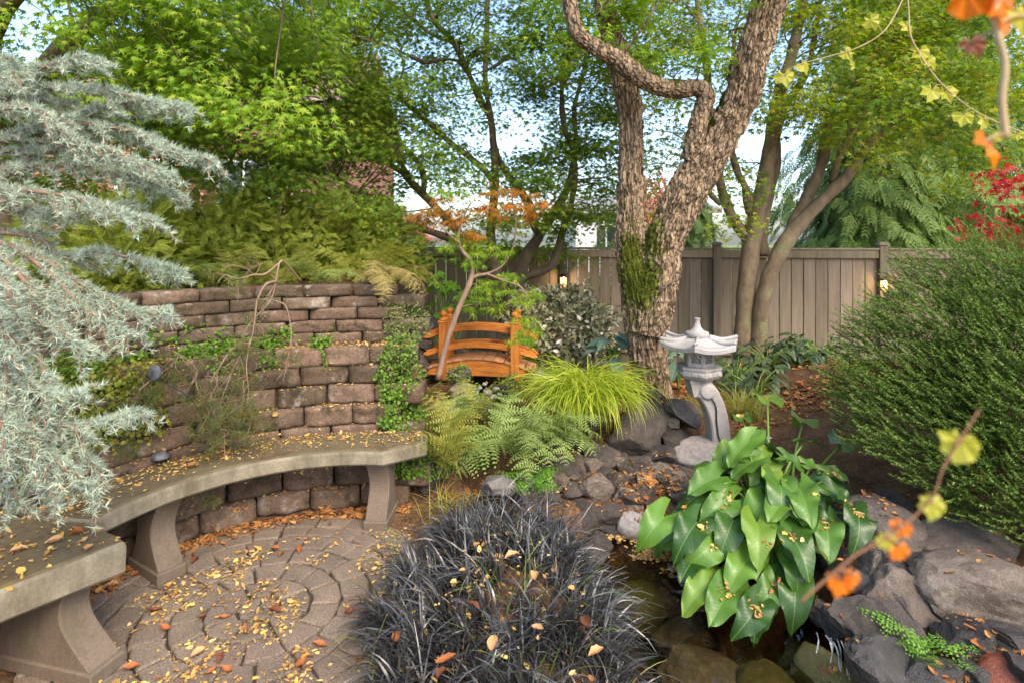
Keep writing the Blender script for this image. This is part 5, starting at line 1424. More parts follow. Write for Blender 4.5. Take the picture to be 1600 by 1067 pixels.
for k in range(K):
    t_ = (k + .5) / K
    bend = np.array([0, 0, 1]) * (sl * .30 * t_ ** 2)[:, None]
    base = sp + sa * (sl * t_)[:, None] + bend - sa * .02
    phi = k * 2.4 + rg.uniform(0, 6, len(sp))
    e1 = unit(np.cross(sa, [.3, .2, .9])); e2 = np.cross(sa, e1)
    rad = e1 * np.cos(phi)[:, None] + e2 * np.sin(phi)[:, None]
    pos.append(base); ax.append(unit(sa * 1.0 + rad * (.75 if t_ < .93 else .3)))
pos = np.stack(pos, 1).reshape(-1, 3); ax = np.stack(ax, 1).reshape(-1, 3); N = len(pos)
# one island per shoot is not needed: needles vary a little from each other
part('needles', *scatter(NEEDLE[0], NEEDLE[1], pos, ax, rdir(N, rg), np.column_stack([np.full(N, .0048), rg.uniform(.013, .019, N), np.ones(N)])), CRY, cry, False)

# ================================================================== ray casting onto what is already built
from mathutils.bvhtree import BVHTree
def bvh_of(objs):
    bpy.context.view_layer.update()
    V, Fc, k = [], [], 0
    for o in objs:
        me = o.data; n = len(me.vertices); co = np.zeros(n * 3, np.float32); me.vertices.foreach_get('co', co)
        M = np.array(o.matrix_world); co = co.reshape(-1, 3) @ M[:3, :3].T + M[:3, 3]
        V.append(co); Fc += [[i + k for i in p.vertices] for p in me.polygons]; k += n
    return BVHTree.FromPolygons(np.concatenate(V).tolist(), Fc)
def by_name(*names): return [o for o in COL.objects if o.type == 'MESH' and o.name.split('.')[0] in names]
TOP = bvh_of(by_name('rock', 'ground', 'block', 'paver', 'joint_bed', 'seat_slab', 'pebble', 'deck_plank'))
WALLS = bvh_of(by_name('ground', 'block', 'rock'))
def drop(xy, z=3.0, tree=None):
    """fall onto the surfaces below; returns positions, normals"""
    pos, nr = [], []
    for x, y in xy:
        h = (tree or TOP).ray_cast(Vector((x, y, z)), Vector((0, 0, -1)))
        if h[0] is not None: pos.append(h[0][:]); nr.append(h[1][:])
    return np.array(pos).reshape(-1, 3), np.array(nr).reshape(-1, 3)

# ================================================================== blades: grasses
def blades(base, az, L, el0, bend, w, K=6, rg=RNG, twist=.3, tip=.12):
    """arching grass blades as tapered strips"""
    N = len(base); el0 = np.asarray(el0); d = np.stack([np.cos(az), np.sin(az)], 1)
    side0 = np.stack([-np.sin(az), np.cos(az), np.zeros(N)], 1)
    p = base.copy(); V = []
    tw = rg.normal(0, twist, N)
    for k in range(K + 1):
        t_ = k / K; e = el0 - bend * t_ ** 1.2
        T = np.stack([np.cos(e) * d[:, 0], np.cos(e) * d[:, 1], np.sin(e)], 1)
        nrm = np.cross(side0, T); s_ = side0 * np.cos(tw * t_ * 2)[:, None] + nrm * np.sin(tw * t_ * 2)[:, None]
        ww = w * (1 - (1 - tip) * t_ ** 2.2) * (.55 + .45 * min(1, t_ * 4))
        V.append(p - s_ * (ww / 2)[:, None]); V.append(p + s_ * (ww / 2)[:, None])
        p = p + T * (L / K)[:, None]
    v = np.stack(V, 1).reshape(-1, 3); b = (np.arange(N) * 2 * (K + 1))[:, None]
    q = np.concatenate([b + np.array([[2 * k, 2 * k + 1, 2 * k + 3, 2 * k + 2]]) for k in range(K)])
    return v, q
rg = np.random.default_rng(101)
MONDO = m_leaf('black_mondo_blade', [(40, 39, 39), (58, 57, 56), (30, 30, 30), (78, 76, 74), (46, 45, 44), (64, 63, 62), (36, 35, 35), (92, 90, 86)], .05, .36, .8)
N = 7600
u = rg.uniform(0, 1, N) ** .5; a = rg.uniform(0, 2 * math.pi, N)
clp = rg.integers(0, 210, N)
cc = np.stack([-.03 + .50 * np.sqrt(rg.uniform(0, 1, 210)) * np.cos(q := rg.uniform(0, 6.283, 210)), 2.42 + .78 * np.sqrt(rg.uniform(0, 1, 210)) * np.sin(q)], 1)
xy = cc[clp] + rg.normal(0, .022, (N, 2))
base = np.column_stack([xy, hgt(xy[:, 0], xy[:, 1]) - .01])
cL = rg.uniform(.45, 1.2, 210)[clp]; cA = rg.normal(0, .9, 210)[clp]; cE = rg.normal(-.05, .32, 210)[clp]
out = np.arctan2((xy[:, 1] - 2.42) / .8, (xy[:, 0] + .03) / .5) + cA + rg.normal(0, .9, N)
v, f = blades(base, out, rg.uniform(.14, .31, N) * cL, np.clip(rg.uniform(.6, 1.5, N) + cE, .1, 1.6), rg.uniform(.5, 2.3, N), rg.uniform(.006, .0098, N), 6, rg, .5)
mo = solo('black_mondo_grass', v, f, MONDO, 'mound of black strappy grass between the paving and the pond', 'grass', None, True, None, 'stuff')
N = 340; xy = np.stack([rg.uniform(-.6, .45, N), rg.uniform(1.8, 3.0, N)], 1)
MONDOG = m_leaf('green_mondo_blade', [(70, 96, 36), (104, 132, 48), (58, 84, 34), (130, 140, 60), (168, 148, 104), (150, 124, 84)], .25, .45, .4)
v, f = blades(np.column_stack([xy, hgt(xy[:, 0], xy[:, 1])]), rg.uniform(0, 6.28, N), rg.uniform(.15, .28, N), rg.uniform(.5, 1.3, N), rg.uniform(.8, 1.8, N), np.full(N, .005), 6, rg)
solo('green_grass_blades', v, f, MONDOG, 'few stray green blades growing through the black grass', 'grass', None, True, None, 'stuff')
# yellow-green forest grass spilling over the rocks
FOREST = m_leaf('forest_grass_blade', [(142, 162, 44), (176, 188, 62), (120, 146, 40), (196, 200, 84), (158, 174, 50)], .45, .45, .3)
def grass_clump(name, label, c, N, L, spread, mat, w=(.006, .010), el=(.9, 1.5), bend=(1.6, 2.8), seed=1, face=None):
    rg = np.random.default_rng(seed); xy = rg.normal(0, spread, (N, 2)); az = rg.uniform(0, 2 * math.pi, N) if face is None else rg.normal(face, 1.25, N)
    v, f = blades(np.column_stack([c[0] + xy[:, 0], c[1] + xy[:, 1], np.full(N, c[2])]), az, rg.uniform(*L, N), rg.uniform(*el, N), rg.uniform(*bend, N), rg.uniform(*w, N), 8, rg, .4, .1)
    return solo(name, v, f, mat, label, 'grass', None, True, None, 'stuff', np.array(c))
grass_clump('forest_grass', 'arching lime-green forest grass clump in front of the mossy trunk', P(912, 636, 4.15), 1300, (.34, .64), .10, FOREST, (.007, .012), (.9, 1.5), (1.7, 3.0), 3, -math.pi / 2)
SEDGE = m_leaf('dry_sedge_blade', [(150, 150, 62), (176, 168, 84), (124, 136, 54), (190, 176, 104)], .4, .5, .3)
grass_clump('sedge_clump', 'thin yellow-green sedge growing right behind the stone lantern', P(1160, 655, 4.45), 260, (.22, .4), .06, SEDGE, (.004, .006), (.9, 1.5), (.9, 2.0), 4)
grass_clump('sedge_clump', 'thin straw-coloured sedge between the mossy trunk and the lantern', P(1085, 650, 4.55), 160, (.18, .32), .05, SEDGE, (.004, .006), (.6, 1.3), (.9, 2.0), 5)
grass_clump('sedge_clump', 'wispy yellow grass at the foot of the bench end', (-.35, 3.36, .0), 150, (.12, .28), .07, SEDGE, (.003, .005), (.3, 1.2), (.6, 1.8), 6)

# ================================================================== ferns
def frond_mesh(name, mat, pairs=24, width=.24, arch=(1.15, 2.1), pinn=8, seed=0, lacy=.55, stem=.12, pl=1.0):
    """arching fern frond, unit length along +y, with toothed pinnae"""
    rg = np.random.default_rng(seed); n = 40; t_ = np.linspace(0, 1, n); e = arch[0] - arch[1] * t_ ** 1.1
    c = np.concatenate([[[0, 0, 0]], np.cumsum(np.stack([np.zeros(n - 1), np.cos(e[:-1]), np.sin(e[:-1])], 1) / (n - 1), 0)])
    mb = MB(); mb.add(*tube(c[::4], np.linspace(.006, .0015, len(c[::4])), 14, 4, None, False))
    T = unit(np.gradient(c, axis=0)); qs = []; vs = []
    for i in range(pairs):
        s_ = stem + (1 - stem) * (i + .5) / pairs; k = int(s_ * (n - 1)); o = c[k]; d = T[k]; up = np.cross([1, 0, 0], d)
        prof = math.sin(math.pi * min(1, .16 + .84 * (i + .5) / pairs)) ** .8
        L = width * prof * rg.uniform(.75, 1.1)
        for sd in (-1, 1):
            ax = unit(np.array([sd, 0, 0]) * 1.0 + d * rg.uniform(.2, .55) - up * rg.uniform(-.1, .45))
            bw = np.cross(up, ax)
            for j in range(pinn):
                q0 = (j + .35) / pinn; b = o + ax * L * q0 - up * L * .18 * q0 ** 2; pw = L * .19 * pl * (1 - q0) ** .7 + .003; hw = L / pinn * .36
                for ss in (-1, 1):
                    tip = b + bw * ss * pw + ax * pw * .45
                    kk = len(vs); vs.extend([b - ax * hw, b + ax * hw, tip + ax * hw * .3, tip - ax * hw * .3 * 0]); qs.append([kk, kk + 1, kk + 2, kk + 3])
    mb.add(np.array(vs), np.array(qs))
    v, f = mb.out(); return mesh_np(name, v, f, mat, False)
FERN_G = m_leaf('fern_green', [(110, 132, 64), (138, 156, 84), (122, 144, 74), (158, 170, 104)], .35, .55, .3)
FERN_Y = m_leaf('fern_yellowing', [(136, 142, 60), (164, 162, 80), (118, 130, 54), (176, 160, 84)], .4, .55, .3)
FERN_B = m_leaf('fern_bright', [(98, 148, 46), (126, 172, 62), (84, 134, 42), (140, 180, 76)], .4, .5, .3)
FERN_D = m_leaf('fern_withered', [(150, 136, 78), (128, 118, 70), (166, 146, 92), (120, 126, 60)], .25, .7, .2)
FM = {k: [frond_mesh('frond', m, *p, seed=s_) for s_, p in enumerate(ps)] for k, m, ps in (
    ('g', FERN_G, [(17, .27, (1.1, 2.0), 6), (18, .25, (1.35, 1.9), 6), (16, .28, (.8, 1.9), 6)]),
    ('y', FERN_Y, [(15, .23, (1.3, 1.6), 7), (14, .25, (1.15, 2.0), 7), (15, .21, (1.4, 1.3), 7)]),
    ('b', FERN_B, [(13, .34, (1.1, 1.9), 5, 0, .5, .25, 1.5), (12, .36, (1.25, 1.6), 5, 1, .5, .3, 1.5)]) if False else ('b', FERN_B, [(9, .30, (1.1, 1.9), 3), (8, .32, (1.25, 1.6), 3)]),
    ('d', FERN_D, [(20, .20, (.9, 2.4), 7), (22, .18, (1.0, 2.7), 7)]))}
def fern(label, c, kinds, n, L, seed, az=None, lean=.0, jit=.05):
    rg = random.Random(seed); t = thing('fern', label, 'fern', c)
    for k in range(n):
        a_ = (2 * math.pi * k / n + rg.uniform(-.35, .35)) if az is None else rg.uniform(*az)
        m = FM[rg.choice(kinds)]; s_ = rg.uniform(*L)
        M4 = Matrix.Translation(Vector(c) + Vector((rg.gauss(0, jit), rg.gauss(0, jit), 0))) @ Matrix.Rotation(a_ - math.pi / 2, 4, 'Z') @ Matrix.Rotation(rg.uniform(-.12, .25) + lean, 4, 'X') @ Matrix.Rotation(rg.uniform(-.35, .35), 4, 'Y') @ Matrix.Diagonal((s_, s_, s_, 1))
        put('frond', m[rg.randrange(len(m))], t, M4)
    return t
fern('large grey-green fern arching over the rocks below the bridge', P(800, 705, 3.7), 'ggg', 17, (.42, .60), 1)
fern('green fern with fronds hanging towards the pond pebbles', P(850, 690, 3.75), 'g', 9, (.36, .52), 2, (-2.4, .3))
fern('airy yellow-green fern with tall thin fronds beside the bench end', P(700, 735, 3.5), 'yy', 16, (.38, .60), 3, None, .25)
fern('small yellowing fern at the edge of the green groundcover', P(650, 640, 3.9), 'y', 12, (.26, .42), 4, (-2.6, .2))
fern('yellowing fern in front of the bridge rocks', P(740, 660, 4.1), 'yg', 14, (.28, .45), 5)
fern('bright green maidenhair fern above the triangular boulder', P(830, 765, 3.45), 'b', 24, (.15, .27), 6)
fern('small bright fern growing between the wet rocks', P(1452, 1030, 2.12), 'b', 14, (.10, .20), 7)
fern('brown-tinged fern in front of the bridge arch', P(830, 630, 4.45), 'dy', 14, (.25, .42), 8)
fern('dry fern draping over the right end of the upper wall', P(570, 440, 3.95), 'dy', 16, (.35, .60), 9, (-1.6, .6))
for k, (px, py, Y, lab) in enumerate([(430, 425, 4.15, 'yellow-green fern on top of the wall behind the bare twisted branches'), (500, 425, 4.3, 'tall yellow-green fern near the end of the upper wall'), (340, 425, 4.3, 'green fern on the wall top left of the bare branches'), (250, 425, 4.0, 'green fern behind the tip of the low blue-grey branch'), (560, 420, 4.6, 'yellowing fern arching in front of the fence end')]):
    fern(lab, (*P(px, py, Y)[:2], 1.24), ['y', 'yg', 'yg', 'g', 'yd'][k], 8, (.32, .56), 20 + k)

# ================================================================== shrubs on the raised bed and round the garden
def spray_shrub(label, c, r, h, n, mat, size, seed, tmpl=None, name='shrub', axz=-.2):
    rg = np.random.default_rng(seed); t = thing(name, label, 'shrub', c); c = np.array(c, float); tmpl = tmpl or SPRAY
    u = rdir(n, rg); u[:, 2] = np.abs(u[:, 2]); pos = c + u * np.array([r, r, h]) * rg.uniform(.3, 1.0, (n, 1))
    mb = MB()
    for k in range(14):
        e = pos[rg.integers(0, n)]; mb.add(*tube([c + rg.normal(0, .03, 3), c + (e - c) * .5 + [0, 0, .1 * h], e], [.014, .009, .003], 10, 5, None, False))
    part('stems', *mb.out(), CBARK, t)
    ax = u + rg.normal(0, .4, (n, 3)) + [0, 0, axz]
    part('foliage', *scatter(tmpl[0], tmpl[1], pos, ax, u + rg.normal(0, .5, (n, 3)) + [0, -.3, .5], size * rg.uniform(.6, 1.3, n)), mat, t, False)
    return t
OLIVE_L = m_leaf('olive_yellow_foliage', [(118, 134, 46), (152, 162, 60), (100, 120, 42), (176, 176, 78), (92, 112, 40)], .4, .55, .3)
for k, (px, Y, r, h, lab) in enumerate([(215, 4.2, .45, .75, 'olive-yellow feathery shrub above the wall behind the low blue-grey branch'), (330, 4.7, .6, .9, 'tall olive-yellow feathery shrub in front of the brick house'), (430, 5.0, .6, .95, 'feathery yellow-green shrub behind the bare twisted branches'),
                                         (520, 5.3, .5, .85, 'feathery yellow-green shrub between the brick house and the fence'), (270, 5.6, .6, .7, 'low dark green shrub in front of the house windows'), (150, 5.0, .7, .8, 'olive shrub half hidden behind the blue-grey conifer'), (595, 5.9, .5, .8, 'olive shrub leaning over the fence end')]):
    spray_shrub(lab, (*P(px, 400, Y)[:2], 1.2), r, h, int(2600 * r / .5), OLIVE_L if k != 4 else CEDAR_D, .088, 40 + k)
VARI = m_leaf('cream_edged_leaf', [(62, 78, 40), (206, 200, 168), (76, 90, 48), (170, 160, 120), (70, 82, 44), (222, 212, 190), (56, 70, 38), (140, 142, 100)], .2, .35, .5)
rg = np.random.default_rng(9)
vs_ = thing('variegated_shrub', 'rounded shrub of small cream-edged leaves behind the bridge', 'shrub', (*P(880, 560, 6.0)[:2], .2))
c = P(878, 515, 6.0); n = 5200
u = rdir(n, rg); u[:, 1] = -np.abs(u[:, 1]) * 1; lump = 1 + .22 * fbm(u * 3, 3)
pos = c + u * np.array([.56, .44, .46]) * (lump * rg.uniform(.6, 1.04, n))[:, None]
part('foliage', *scatter(OVAL[0], OVAL[1], pos, u + rg.normal(0, .7, (n, 3)), u + rg.normal(0, .5, (n, 3)) + [0, 0, .4], rg.uniform(.045, .075, n)), VARI, vs_, False)
mb = MB()
for k in range(16):
    e = pos[rg.integers(0, n)]; b = np.array([*P(880, 560, 6.0)[:2], .18]); mb.add(*tube([b, b + (e - b) * .5 + [0, 0, .1], e], [.014, .01, .004], 10, 5, None, False))
part('stems', *mb.out(), CBARK, vs_)

# large single leaves: hydrangea-like, hostas, hellebores
def big_leaf(name, mat, L=1.0, W=.62, notch=.16, fold=.16, droop=.5, wave=.02, seed=0, nu=9, nv=13, tippow=.62):
    """broad pointed leaf surface with midrib fold, side veins and wavy rim; base at origin, along +y, face +z"""
    rg = np.random.default_rng(seed); vs = []
    ph = rg.uniform(0, 6)
    for j in range(nv):
        t_ = j / (nv - 1); hw = W / 2 * (((t_ + .02) ** .42) * (max(0, 1 - t_)) ** .82 / .49)
        hw = max(hw, .003 if t_ > .9 else W * .16)
        for i in range(nu):
            u_ = -1 + 2 * i / (nu - 1); x = u_ * hw
            y = t_ - notch * abs(u_) ** 1.3 * (1 - t_) ** 2.5 * 1.6
            z = fold * abs(u_) ** 1.2 * hw * 1.1 - .22 * fold * (abs(u_) ** 3) * hw + wave * abs(u_) ** 2 * math.sin(t_ * 17 + ph + u_) + .012 * abs(math.sin(t_ * 26 + abs(u_) * 5)) * abs(u_) * (1 - abs(u_)) * 4 * .5
            e = droop * t_; vs.append((x, y * math.cos(e * .5), z - y * math.sin(e * .75) * .8 * t_))
    q = [[j * nu + i, j * nu + i + 1, (j + 1) * nu + i + 1, (j + 1) * nu + i] for j in range(nv - 1) for i in range(nu - 1)]
    return mesh_np(name, np.array(vs) * L, np.array(q), mat, True)
def m_bigleaf(name, c0, c1, vein, rough=.28, spec=.55):
    t = NT(name); oi = t.new('ObjectInfo'); s = t.new('SeparateXYZ'); t.l(t.co(), s.inputs[0])
    a = t.noise(3, 5, .6)
    col = t.ramp(t.mix(.7, a, oi.outputs['Random']), [(.15, s2l(c0)), (.62, s2l(c1)), (.9, s2l((c1[0] + 26, c1[1] + 12, c1[2] + 6)))])
    wn_ = t.noise(14, 6, .75); col = t.mix(t.ramp(wn_, [(.60, (0, 0, 0)), (.72, (.5, .5, .5))]), col, s2l((122, 120, 52)))
    rough = t.ramp(t.noise(9, 5, .7), [(.3, (rough, rough, rough)), (.7, (rough + .28,) * 3)])
    ax = t.math('ABSOLUTE', s.outputs['X'])
    w_ = t.math('SUBTRACT', s.outputs['Y'], t.math('MULTIPLY', ax, .75))
    sv = t.math('ABSOLUTE', t.math('SINE', t.math('MULTIPLY', w_, 40.0)))
    vein_m = t.ramp(sv, [(0.0, (.16, .16, .16)), (.14, (0, 0, 0))])
    mid = t.ramp(ax, [(.004, (.55, .55, .55)), (.012, (0, 0, 0))])
    col = t.mix(vein_m, col, s2l(vein)); col = t.mix(mid, col, s2l(vein))
    t.set(col, rough, spec); t.bump(t.math('POWER', sv, .5), .05, .02)
    tr = t.new('BsdfTranslucent'); t.l(col, tr.inputs[0]); mx = t.new('MixShader'); mx.inputs[0].default_value = .22
    t.l(t.b.outputs[0], mx.inputs[1]); t.l(tr.outputs[0], mx.inputs[2]); t.l(mx.outputs[0], t.o.inputs[0])
    return t.m
CALLA = m_bigleaf('calla_leaf', (36, 70, 22), (88, 126, 42), (120, 156, 76), .28, .5)
HOSTA = m_bigleaf('blue_green_leaf', (64, 92, 74), (104, 132, 112), (140, 164, 140), .4, .4)
HELLE = m_bigleaf('dark_hellebore_leaf', (38, 58, 34), (66, 88, 52), (100, 116, 74), .3, .55)
STALK = m_plain('green_stalk', (92, 124, 48), (120, 150, 66), 6, .5)
def leaf_mat(base, tip, up, L):
    y = unit(np.array(tip) - np.array(base)); z = np.array(up, float); z = unit(z - y * (z @ y)); x = np.cross(y, z)
    M = np.eye(4); M[:3, 0] = x * L; M[:3, 1] = y * L; M[:3, 2] = z * L; M[:3, 3] = base
    return Matrix(M.tolist())
cal = [big_leaf('leaf', CALLA, 1, .78, .34, .30 + .06 * (k % 3), .5 + .3 * k, .06 + .02 * (k % 2), k, 11, 17) for k in range(5)]
CB = P(1205, 870, 3.05); CB[2] = -.2
calla = thing('broad_leaved_lily', 'lush clump of glossy arrow-shaped green leaves growing in the pond', 'plant', CB)
rgc = random.Random(12); rgn = np.random.default_rng(12)
CL = [  # attach (px, py), tip (px, py), distance, length factor
 ((1232, 655), (1184, 608), 3.35, 1.15), ((1222, 705), (1176, 738), 3.2, 1.1), ((1276, 735), (1328, 676), 3.15, 1.1), ((1318, 768), (1360, 838), 2.95, 1.15), ((1062, 783), (1004, 838), 3.0, 1.1),
 ((1150, 735), (1078, 760), 3.1, 1.1), ((1170, 770), (1100, 800), 3.0, 1.0), ((1145, 760), (1062, 775), 3.05, 1.0), ((1110, 790), (1060, 850), 2.95, 1.0), ((1130, 830), (1085, 880), 2.85, 1.1), ((1105, 850), (1062, 895), 2.85, 1.0),
 ((1188, 850), (1140, 905), 2.8, 1.1), ((1215, 815), (1275, 880), 2.8, 1.1), ((1230, 850), (1262, 905), 2.8, 1.1), ((1240, 890), (1246, 962), 2.72, 1.1), ((1150, 905), (1112, 965), 2.68, 1.15), ((1130, 900), (1066, 940), 2.7, 1.1),
 ((1200, 940), (1175, 985), 2.62, .9), ((1195, 925), (1160, 985), 2.62, .8), ((1270, 800), (1225, 850), 2.85, 1.0), ((1255, 760), (1200, 800), 2.95, 1.1), ((1285, 800), (1300, 855), 2.85, .9), ((1180, 800), (1190, 860), 2.85, 1.0), ((1160, 700), (1110, 715), 3.2, 1.0),
 ((1195, 690), (1150, 690), 3.3, 1.0), ((1250, 690), (1290, 690), 3.3, 1.0), ((1240, 740), (1265, 800), 3.0, 1.0), ((1300, 740), (1340, 745), 3.1, .9), ((1150, 800), (1130, 850), 2.9, 1.0), ((1215, 770), (1160, 800), 2.95, 1.0), ((1090, 820), (1035, 800), 2.95, .9),
 ((1290, 850), (1330, 870), 2.85, .8), ((1175, 880), (1215, 920), 2.75, .9), ((1220, 900), (1190, 945), 2.7, .95), ((1210, 730), (1230, 790), 3.05, 1.0), ((1120, 740), (1080, 725), 3.2, .9), ((1165, 660), (1150, 640), 3.4, .8), ((1265, 690), (1250, 640), 3.35, .9)]
mst = MB
for k, ((ax_, ay), (bx, by), Y, lf) in enumerate(CL):
    a_ = P(ax_, ay, Y); b_ = P(bx, by, Y * ((ay - HY) / (by - HY)) ** .8)      # blades lie nearly level, tips sagging
    L = max(.14, min(.215, np.linalg.norm(b_ - a_) * .82 * lf))
    a_ = b_ - unit(b_ - a_) * L                                   # the tip stays where the photograph puts it
    up = np.array([0, -.45, 1.]) + rgn.normal(0, .26, 3)
    st = a_ + unit(b_ - a_) * L * .10
    put('leaf', cal[k % 5], calla, leaf_mat(a_, b_, up, L))
    r0 = CB + [rgn.normal(0, .08), rgn.normal(0, .06), 0]; mid = r0 * .45 + a_ * .55 + [0, .03, .10]
    part('stalk', *tube([r0, mid, st + [0, .008, -.012]], [.010, .008, .005], 14, 7), STALK, calla)
for k in range(64):     # inner leaves of the clump
    a2 = rgc.uniform(0, 6.28); rr = rgc.uniform(.08, .50)
    a_ = CB + np.array([math.cos(a2) * rr, math.sin(a2) * rr * .8, .82 - 1.15 * rr + rgc.uniform(-.16, .05)]); d = np.array([math.cos(a2), math.sin(a2) - .3, -.35]) + rgn.normal(0, .2, 3)
    put('leaf', cal[k % 5], calla, leaf_mat(a_, a_ + d, [math.cos(a2) * .2 + rgc.gauss(0, .25), -.35, 1.], rgc.uniform(.12, .185)))
    r0 = CB + [rgn.normal(0, .06), rgn.normal(0, .05), 0]
    part('stalk', *tube([r0, r0 * .5 + a_ * .5 + [0, .02, .06], a_ + unit(d) * .02 + [0, 0, -.01]], [.010, .008, .005], 12, 7), STALK, calla)
def rosette(name, label, c, n, L, mesh_list, seed, spread=.1, hgt_=(.1, .3), cat='plant', face=-.4):
    rg = random.Random(seed); t = thing(name, label, cat, c); c = np.array(c, float)
    for k in range(n):
        a2 = rg.uniform(0, 6.28); d = np.array([math.cos(a2), math.sin(a2), rg.uniform(-.5, .2)])
        p = c + np.array([math.cos(a2) * spread * rg.uniform(.3, 1.4), math.sin(a2) * spread * rg.uniform(.3, 1.4), rg.uniform(*hgt_)])
        put('leaf', mesh_list[k % len(mesh_list)], t, leaf_mat(p, p + d, [math.cos(a2) * .3, face, .9], rg.uniform(*L)))
        part('stalk', *tube([c, c * .5 + p * .5 + [0, 0, .03], p + d * .02], [.006, .005, .003], 8, 5), STALK, t)
    return t
hos = [big_leaf('leaf', HOSTA, 1, .5, .05, .2, .5 + .2 * k, .015, 20 + k) for k in range(3)]
hel = [big_leaf('leaf', HELLE, 1, .36, .0, .22, .5 + .3 * k, .02, 30 + k, 7, 9) for k in range(3)]
rosette('blue_leaved_perennial', 'blue-green broad leaves left of the mossy trunk', P(955, 580, 5.1), 13, (.16, .26), hos, 1, .12, (.08, .32))
rosette('blue_leaved_perennial', 'drooping blue-green leaves between the mossy trunk and the lantern', P(1060, 610, 4.95), 8, (.2, .3), hos, 2, .05, (.1, .35))
for k, (px, py, Y, lab) in enumerate([(1150, 612, 5.3, 'dark glossy hellebore beside the lantern platform'), (1200, 605, 5.5, 'dark glossy hellebore at the foot of the multi-stemmed tree'), (1245, 602, 5.6, 'dark glossy hellebore between the leaning trunks and the path'), (1280, 600, 5.7, 'dark glossy hellebore nearest the needled conifer'), (1180, 640, 4.9, 'dark glossy hellebore behind the tallest arrow-shaped leaf')]):
    c = P(px, py, Y); c[2] = float(hgt(c[0:1], c[1:2])[0]); rosette('hellebore', lab, c, 42, (.11, .19), hel, 5 + k, .2, (.06, .26))
GM = m_leaf('lime_lobed_leaf', [(120, 168, 44), (150, 192, 62), (104, 152, 40), (164, 200, 80)], .45, .45, .35)
hy = thing('lobed_leaf_shrub', 'young shrub with large lime-green lobed leaves left of the bridge', 'shrub', (*P(700, 540, 6.3)[:2], .2))
hm = [mesh_np('leaf', VINE[0] * [1, 1, 1 + .6 * k], VINE[1], GM, False) for k in range(3)]
rg2 = random.Random(8)
for k, (px, py) in enumerate([(672, 435), (684, 428), (700, 440), (712, 446), (690, 446), (676, 452), (704, 458), (716, 462), (688, 462), (660, 468), (672, 476), (700, 480), (720, 478), (690, 492), (655, 482), (712, 496), (730, 470), (640, 476), (665, 497), (740, 485), (682, 440), (696, 452)]):
    p = P(px, py, 6.3 + rg2.uniform(-.15, .15)); d = np.array([rg2.uniform(-1, 1), -.6, rg2.uniform(-.7, .1)])
    put('leaf', hm[k % 3], hy, leaf_mat(p, p + d, [rg2.uniform(-.4, .4), -.6, .8], rg2.uniform(.09, .14)))
    b = np.array([*P(700, 540, 6.3)[:2], .2]); part('stalk', *tube([b, b * .5 + p * .5 + [0, 0, .05], p], [.008, .006, .002], 10, 5), STALK, hy)

# ================================================================== creeping plants on the wall
tiny = (np.array([(-.35, 0, 0), (.35, 0, 0), (.45, .6, .08), (0, 1, 0), (-.45, .6, .08)]), np.array([[0, 1, 2, 3, 4]]))
THYME = m_leaf('creeping_groundcover', [(78, 112, 34), (104, 140, 42), (60, 92, 30), (124, 154, 54), (90, 124, 40)], .3, .5, .3)
SEDUM = m_leaf('golden_sedum', [(110, 124, 40), (140, 148, 50), (88, 106, 36), (160, 156, 66), (120, 116, 48)], .3, .5, .3)
GREYT = m_leaf('grey_green_cushion', [(96, 108, 58), (120, 128, 76), (80, 92, 48), (134, 132, 84)], .25, .6, .2)
def creeper(name, label, phis, zs, n, mat, size, seed, keep=None, dirn='out', rr=None, thick=.03, cat='groundcover'):
    rg = np.random.default_rng(seed); pos, nr, phl = [], [], []
    for k in range(n):
        ph = math.radians(rg.uniform(*phis)); d = Vector((math.cos(ph), math.sin(ph), 0))
        if dirn == 'out':
            z = rg.uniform(*zs); h = WALLS.ray_cast(Vector((WC[0], WC[1], z + .25)) + d * .9, (d + Vector((0, 0, -.25 / .5 * .5))).normalized())
        else:
            r_ = rg.uniform(*rr); h = WALLS.ray_cast(Vector((WC[0], WC[1], zs[1])) + d * r_, Vector((0, 0, -1)))
        if h[0] is None: continue
        p = np.array(h[0]); 
        pos.append(p); nr.append(h[1][:]); phl.append(ph)
    pos = np.array(pos); nr = np.array(nr)
    if keep is not None:
        k_ = keep(pos, np.array(phl), rg); pos = pos[k_]; nr = nr[k_]
    m = len(pos)
    up = nr * .6 + [0, 0, .5] + np.array([-.1, -.5, 0])
    pos = pos + nr * rg.uniform(0, thick, (m, 1)) + rg.normal(0, .006, (m, 3)) * thick / .03
    ax = rg.normal(0, .6, (m, 3)) + nr * .3 + [0, 0, -.1]
    v, f = scatter(tiny[0], tiny[1], pos, ax, up + rg.normal(0, .45, (m, 3)), size * rg.uniform(.6, 1.3, m))
    return solo(name, v, f, mat, label, cat, None, False, None, 'stuff')
def nzkeep(sc, thr, seed, extra=None):
    def k(p, ph, rg):
        a = fbm(p * sc, 3, seed)
        return a + (extra(p, np.degrees(ph)) if extra else 0) > thr + rg.normal(0, .08, len(p))
    return k
creeper('creeping_groundcover', 'bright green creeping groundcover spilling down the right end of the wall', (68, 94), (.02, .85), 9000, THYME, .017, 1, nzkeep(4, -.05, 3, lambda p, d: .55 - np.maximum(0, d - 86) * .16 - np.maximum(0, .3 - p[:, 2]) * .5), thick=.05)
creeper('grey_cushion_plant', 'grey-green cushion plant over the corner of the wall ledge', (74, 91), (.6, 1.1), 4500, GREYT, .014, 2, nzkeep(4, .0, 7, lambda p, d: .45 - np.maximum(0, d - 86) * .12 - np.maximum(0, .62 - p[:, 2]) * 2.5), thick=.05)
creeper('ledge_groundcover', 'green mat of tiny leaves along the ledge between the wall tiers', (104, 168), (.9, 1.25), 8000, THYME, .018, 3, nzkeep(3, -.3, 11), 'down', (1.44, 1.62), .05)
